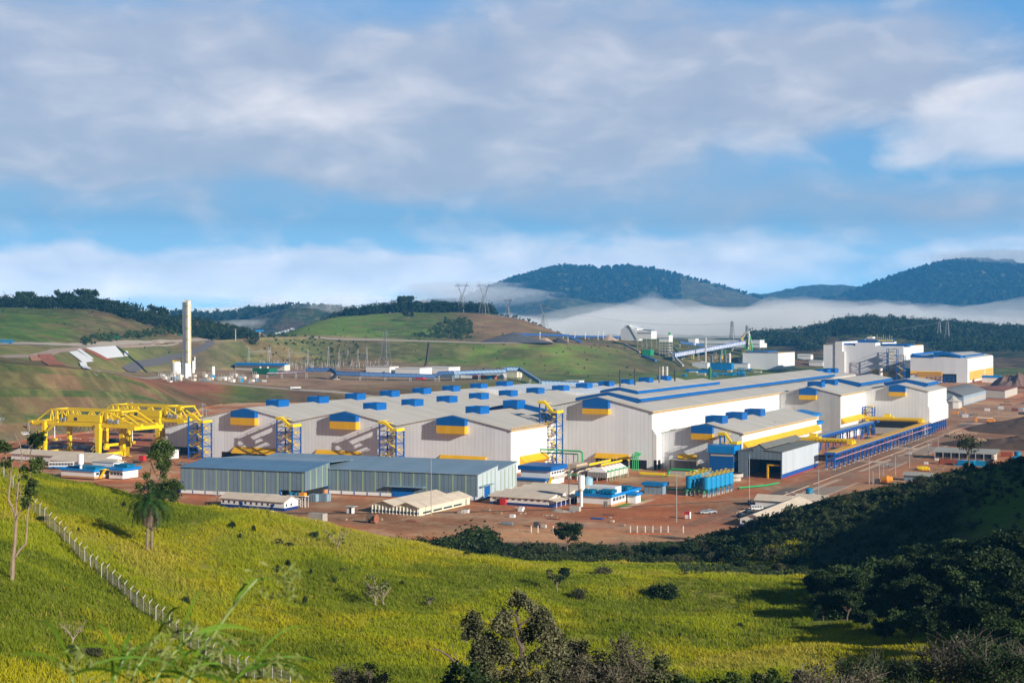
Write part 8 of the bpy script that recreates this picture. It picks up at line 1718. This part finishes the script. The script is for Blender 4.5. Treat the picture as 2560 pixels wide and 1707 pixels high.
# big tree and bushes at the bottom edge
traced('foreground_tree','large grey-green tree with bare forked limbs at the bottom centre',104,
  [[(1306,1760,10),(1306,1700,8),(1305,1640,7),(1306,1600,6),(1298,1565,5),(1290,1535,4),(1300,1515,3),(1312,1505,2.4)],[(1304,1620,5),(1290,1590,4),(1270,1560,3.4),(1262,1535,3),(1255,1520,2)],[(1298,1565,3),(1325,1545,2.6),(1345,1530,2),(1360,1528,1.4)],[(1306,1680,4),(1280,1640,3.4),(1250,1625,3),(1225,1620,2),(1215,1612,1.2)],[(1306,1650,4),(1335,1630,3),(1370,1610,2.4),(1395,1600,1.4)],[(1290,1540,2),(1275,1520,1.6),(1262,1516,1)],[(1306,1745,7),(1240,1712,5),(1180,1690,4),(1150,1660,3.4),(1120,1630,3),(1098,1615,2),(1080,1612,1)],[(1150,1660,1.6),(1135,1632,1.2),(1128,1600,.7)],[(1180,1690,3),(1182,1640,2.4),(1183,1600,2),(1178,1560,1.4)]],
  [(1182,1545,14),(1168,1560,12),(1196,1562,12),(1180,1580,14),(1165,1588,9),(1196,1590,9),(1296,1492,14),(1310,1500,12),(1282,1505,9),(1330,1518,13),(1345,1530,14),(1362,1545,15),(1352,1560,16),(1335,1562,14),(1375,1560,12),(1262,1545,16),(1245,1560,15),(1270,1575,14),(1320,1590,15),(1360,1585,17),(1384,1578,14),(1395,1595,14),(1218,1600,15),(1200,1618,16),(1230,1630,18),(1255,1615,15),(1190,1640,15),(1215,1655,17),(1262,1648,16),(1375,1625,16),(1398,1618,14),(1405,1640,14),(1345,1640,15),(1310,1660,16),(1275,1685,18),(1235,1690,18),(1350,1690,18),(1385,1665,16),(1200,1690,16),(1320,1705,18),(1405,1690,16)],34000,.13,((.035,.045,.018),(.26,.25,.13)),(1306,1760),mat('dark_bark',(.12,.09,.07),.9,var=.4,vscale=2,bump=.5))
def bigbush(px,Y,top,w,lab,cols,n,leaf,twig=True,seed=1):
    x=atpx(px,Y); z=gz(x,Y); h=max(1.5,zat(top,Y)-z); T=Th('large_bush',lab,'bush',0,0,0,group='bushes along the bottom edge',rot=0); T.o.location=(x,Y,z); r=np.random.default_rng(seed); R0=w*1.25*Y/F; cl=[]
    for i in range(34): a=r.uniform(0,6.28); q=math.sqrt(r.random()); zz=h*(1-.22*q*q)*r.uniform(.62,1.02); cl.append((math.cos(a)*q*R0,math.sin(a)*q*R0*.8,zz,R0*r.uniform(.12,.24)))
    leafobj('foliage',*leaves(cl,n,leaf,*cols,flat=.9,rg=r),T); b=MB(); rs=random.Random(seed)
    for c in cl[:26]:
        b.tube([(0,0,-.3),(c[0]*.4,c[1]*.4,c[2]*.5),(c[0],c[1],c[2])],[.09,.05,.015],4)
        if twig:
            for k in range(14): p=(c[0]+rs.gauss(0,.3)*c[3]*4,c[1]+rs.gauss(0,.3)*c[3]*4,c[2]+rs.uniform(-.2,1.)*c[3]*2.2); b.tube([(c[0],c[1],c[2]),p],[.016,.006],3)
    b.build('stem',mat('twig_grey',(.20,.165,.13),.9,var=.3,vscale=3),T)
GR=((.05,.05,.03),(.15,.13,.08))
for a in [(1445,108,1590,75,'olive-leaved bush touching the right of the big tree',((.03,.04,.015),(.15,.15,.07)),9000,.18,True,1),(1540,104,1610,85,'grey twiggy bush right of the big tree',GR,4000,.13,True,2),(1620,112,1625,70,'leafy bush right of the grey twiggy one',((.03,.045,.012),(.14,.16,.05)),8000,.18,True,3),(1490,98,1640,70,'brown twiggy bush low at the bottom centre right',GR,3500,.13,True,4),(1880,112,1665,80,'dark green bush at the bottom edge right of centre',((.012,.03,.006),(.08,.12,.02)),9000,.18,False,5),(1960,118,1672,70,'grey-green bush at the bottom edge, right of the dark one',GR,4500,.15,True,6),(1160,100,1660,70,'dark low bush left of the big tree',G_D,6000,.18,False,7),(900,112,1655,62,'brownish twiggy bush at the bottom, left of the big tree',GR,3000,.13,True,8),(2080,135,1668,90,'brown scrubby bush at the bottom right',GR,5000,.16,True,9),(2220,150,1650,90,'dark bush at the bottom right before the wood',G_D,6000,.2,True,10),(2380,150,1615,100,'brown-grey bush in the bottom right corner',GR,6000,.18,True,11),(2500,148,1600,100,'dark leafy bush in the bottom right corner',G_D,8000,.2,True,12),(1740,110,1685,60,'low bush at the bottom edge between two larger ones',G_M,5000,.15,False,13)]:
    bigbush(*a)
# --- the security fence
FP=[]
for px,py in [(-12,1178),(10,1197),(33,1225),(53,1262),(88,1288),(100,1298),(112,1310),(124,1322),(137,1337),(149,1350),(161,1362),(174,1376),(187,1390),(199,1402),(212,1415),(226,1428),(240,1442),(254,1452),(268,1460),(282,1472),(297,1486),(312,1500),(327,1510),(342,1522),(358,1534),(374,1546),(390,1557),(407,1570),(424,1584),(441,1598),(459,1612),(477,1625),(496,1638),(515,1648),(534,1660),(554,1672),(575,1682),(595,1690),(615,1695),(636,1700),(659,1706),(681,1712),(703,1718),(726,1724)]: FP.append(hit(px,py,90))
T=Th('security_fence','long fence of bent-topped white posts with wire mesh running down the grass slope','fence',0,0,0,rot=0); T.o.location=FP[10]
o_=FP[10]
def fl(p,dx=0,dz=0): return (p[0]-o_[0]+dx,p[1]-o_[1],p[2]-o_[2]+dz)
PM=None
for p in FP:
    hgt=2.5
    if PM is None:
        b=MB().box(-.04,.04,-.045,.045,-.3,2.15).prism([(-.04,2.15),(.04,2.15),(.42,2.64),(.36,2.69),(-.04,2.27)],'y',-.045,.045); q=b.build('post',mat('concrete_post',(.60,.58,.54),.8,var=.15,vscale=2,dirt=((.3,.27,.22),.4)),T); q.location=fl(p); PM=q
    else: q=PM.copy(); COL.objects.link(q); q.parent=T.o; q.location=fl(p)
b=MB()
for a,c in zip(FP,FP[1:]):
    for h in (.25,.7,1.15,1.6,2.05): b.cone(fl(a,0,h),fl(c,0,h),.02,.02,3,False)
    for k in range(16):
        t=k/16; m=tuple(a[i]+(c[i]-a[i])*t for i in range(3)); b.cone(fl(m,0,.1),fl(m,0,2.05),.014,.014,3,False)
    for d,h in ((.2,2.4),(.33,2.56)): b.cone(fl(a,d,h),fl(c,d,h),.01,.01,3,False)
b.build('wire_mesh',mat('dark_wire',(.10,.085,.08),.7),T)
# --- grass
def grass(name,label,n,Ya,Yb,ta,tb,hh,wd,nb,ok,seed,clump=.35,power=1.):
    r=np.random.default_rng(seed); X=[];Yv=[]
    u=r.random(n*3); Y=(Ya**power+(Yb**power-Ya**power)*u)**(1/power); t=ta+(tb-ta)*r.random(n*3); x=t*Y
    # height from the ground grid (vectorised bilinear lookup)
    ci=np.clip(np.searchsorted(gtx,t)-1,0,len(gtx)-2)
    ys=gY[:, len(gtx)//2]; z=np.empty_like(Y); order=np.argsort(ci)
    ci_s=ci[order]; bounds=np.flatnonzero(np.diff(ci_s))+1
    for seg in np.split(order,bounds):
        c=ci[seg[0]]; z[seg]=np.interp(Y[seg],gY[:,c],gZ[:,c])
    k=ok(x,Y,z,t); x,Y,z=x[k][:n],Y[k][:n],z[k][:n]; n=len(x)
    pat=fbm(x,Y,16,5,71,.6)*1.25+.5; pat2=fbm(x,Y,4,3,73)+.5; pat3=fbm(x,Y,34,4,79,.6)*1.2+.5
    H_=hh*(.45+.9*pat2)*(.7+.6*r.random(n)); bx=np.repeat(x,nb)+r.normal(0,clump,n*nb); by=np.repeat(Y,nb)+r.normal(0,clump,n*nb); bz=np.repeat(z,nb)-.08; bh=np.repeat(H_,nb)*(.6+.5*r.random(n*nb))
    a=r.random(n*nb)*6.283; w=wd*(.6+.8*r.random(n*nb)); lx=r.normal(0,.28,n*nb)*bh-.12*bh; ly=r.normal(0,.28,n*nb)*bh
    V=np.empty((n*nb,4,3)); ca,sa=np.cos(a)*w,np.sin(a)*w
    V[:,0]=np.stack([bx-ca,by-sa,bz],1); V[:,1]=np.stack([bx+ca,by+sa,bz],1); V[:,2]=np.stack([bx+lx+ca*.25,by+ly+sa*.25,bz+bh],1); V[:,3]=np.stack([bx+lx*.45-ca,by+ly*.45-sa,bz+bh*.6],1)
    g=np.array((.34,.40,.007)); ye=np.array((.46,.45,.010)); st=np.array((.52,.44,.09)); dk=np.array((.17,.24,.008))
    m=np.clip((pat-.35)*2.4,0,1)[:,None]; c=g*(1-m)+ye*m; m=np.clip((pat3-.64)*4,0,1)[:,None]*.45; c=c*(1-m)+st*m; m=np.clip((.42-pat3)*4,0,1)[:,None]*.9; c=c*(1-m)+dk*m; m=(r.random(n)>.95)[:,None]*.6; c=c*(1-m)+st*m
    C=np.repeat(np.repeat(c*np.array((.95,.90,.9)),nb,0)*(.9+.2*r.random((n*nb,1))),4,0)
    me=mesh_np(name,V.reshape(-1,3),np.arange(4*n*nb).reshape(-1,4),C); me.materials.append(BLADE); o=bpy.data.objects.new(name,me); COL.objects.link(o); tag(o,label,'grass',kind='stuff'); return o
okA=lambda x,Y,z,t: (t<.21)|(Y<235)
grass('grass','tall yellow-green grass covering the near hill',125000,118,325,-.40,.36,.75,.035,9,okA,5,clump=.34,power=1.)
grass('grass','short dry grass in the hollow below the near hill',16000,325,372,-.38,.30,.7,.06,7,lambda x,Y,z,t:t<.21,6,clump=.5)
# --- close stems of tall grass in front of the lens
def stem(pts,r,leaves_,T):
    b=MB(); b.tube(pts,r,6); b.build('culm',mat('grass_culm',(.25,.34,.10),.6,var=.1),T)
    for (i,dx,dy,dz,L,w) in leaves_:
        p=np.array(pts[i]); d=np.array([dx,dy,dz],float); d/=np.linalg.norm(d); V=[];Q=[];n=12; side=np.cross(d,[0,1,0]); side/=max(np.linalg.norm(side),1e-3)
        for s in range(n+1):
            t=s/n; c=p+d*L*t+np.array([0,0,-.55*L*t*t]); ww=w*math.sin(math.pi*min(1,.15+.85*t))**.7; V+=[c-side*ww,c+side*ww]
            if s: k=2*s-2; Q.append((k,k+1,k+3,k+2))
        g=rng.random(); leafobj('blade',np.array(V),np.array(Q),np.tile(np.array([[.10+.08*g,.24+.06*g,.02]]),(len(V),1)),T,BLADE)
def closegrass(label,px0,py0,px1,py1,Y,r,nl,seed,curl=.12):
    rs=random.Random(seed); x0=atpx(px0,Y); z0=zat(py0,Y); x1=atpx(px1,Y); z1=zat(py1,Y); g=gz(x0,Y); T=Th('tall_grass_stem',label,'grass stem',0,0,0,group='out-of-focus grass stems close to the viewpoint',rot=0); T.o.location=(x0,Y,z0-.6)
    pts=[(0-(x1-x0)*.1,0,0)]+[((x1-x0)*t**1.15,rs.uniform(-.02,.02),.6+(z1-z0)*(t-curl*t*t*t)) for t in [k/10 for k in range(11)]]
    lv=[(rs.randint(2,len(pts)-2),rs.uniform(-1,1),rs.uniform(-.5,.5),rs.uniform(.1,.9),rs.uniform(.25,.6),rs.uniform(.004,.009)) for _ in range(nl)]; stem(pts,[r*(1-.5*i/11) for i in range(12)],lv,T)
    v=[];cl=[]
    p=pts[-1]
    for k in range(14): cl.append((p[0]+rs.uniform(-.02,.16)*1.2,rs.uniform(-.05,.05),p[2]+rs.uniform(-.16,.06),.035))
    leafobj('seed_head',*leaves(cl,90,.012,(.20,.26,.06),(.34,.36,.12),elong=4,rg=np.random.default_rng(seed)),T,BLADE)
closegrass('longest pale grass stem arching up right at the bottom left',462,1720,640,1412,7,.011,3,1)
closegrass('second grass stem left of the longest one',318,1720,400,1560,7.5,.009,5,2); closegrass('short grass stem leaning right between the longer ones',375,1720,470,1575,6.5,.007,6,3); closegrass('thin upright grass stem at the left of the close stems',182,1720,172,1650,6,.008,4,4); closegrass('drooping grass stem low between the close ones',425,1720,560,1600,6.8,.006,8,5)
closegrass('leafy grass stem at the right of the close stems',560,1730,640,1640,6.2,.006,8,6); closegrass('faint grass stem curving over the fence',270,1730,330,1600,6.4,.006,7,7)
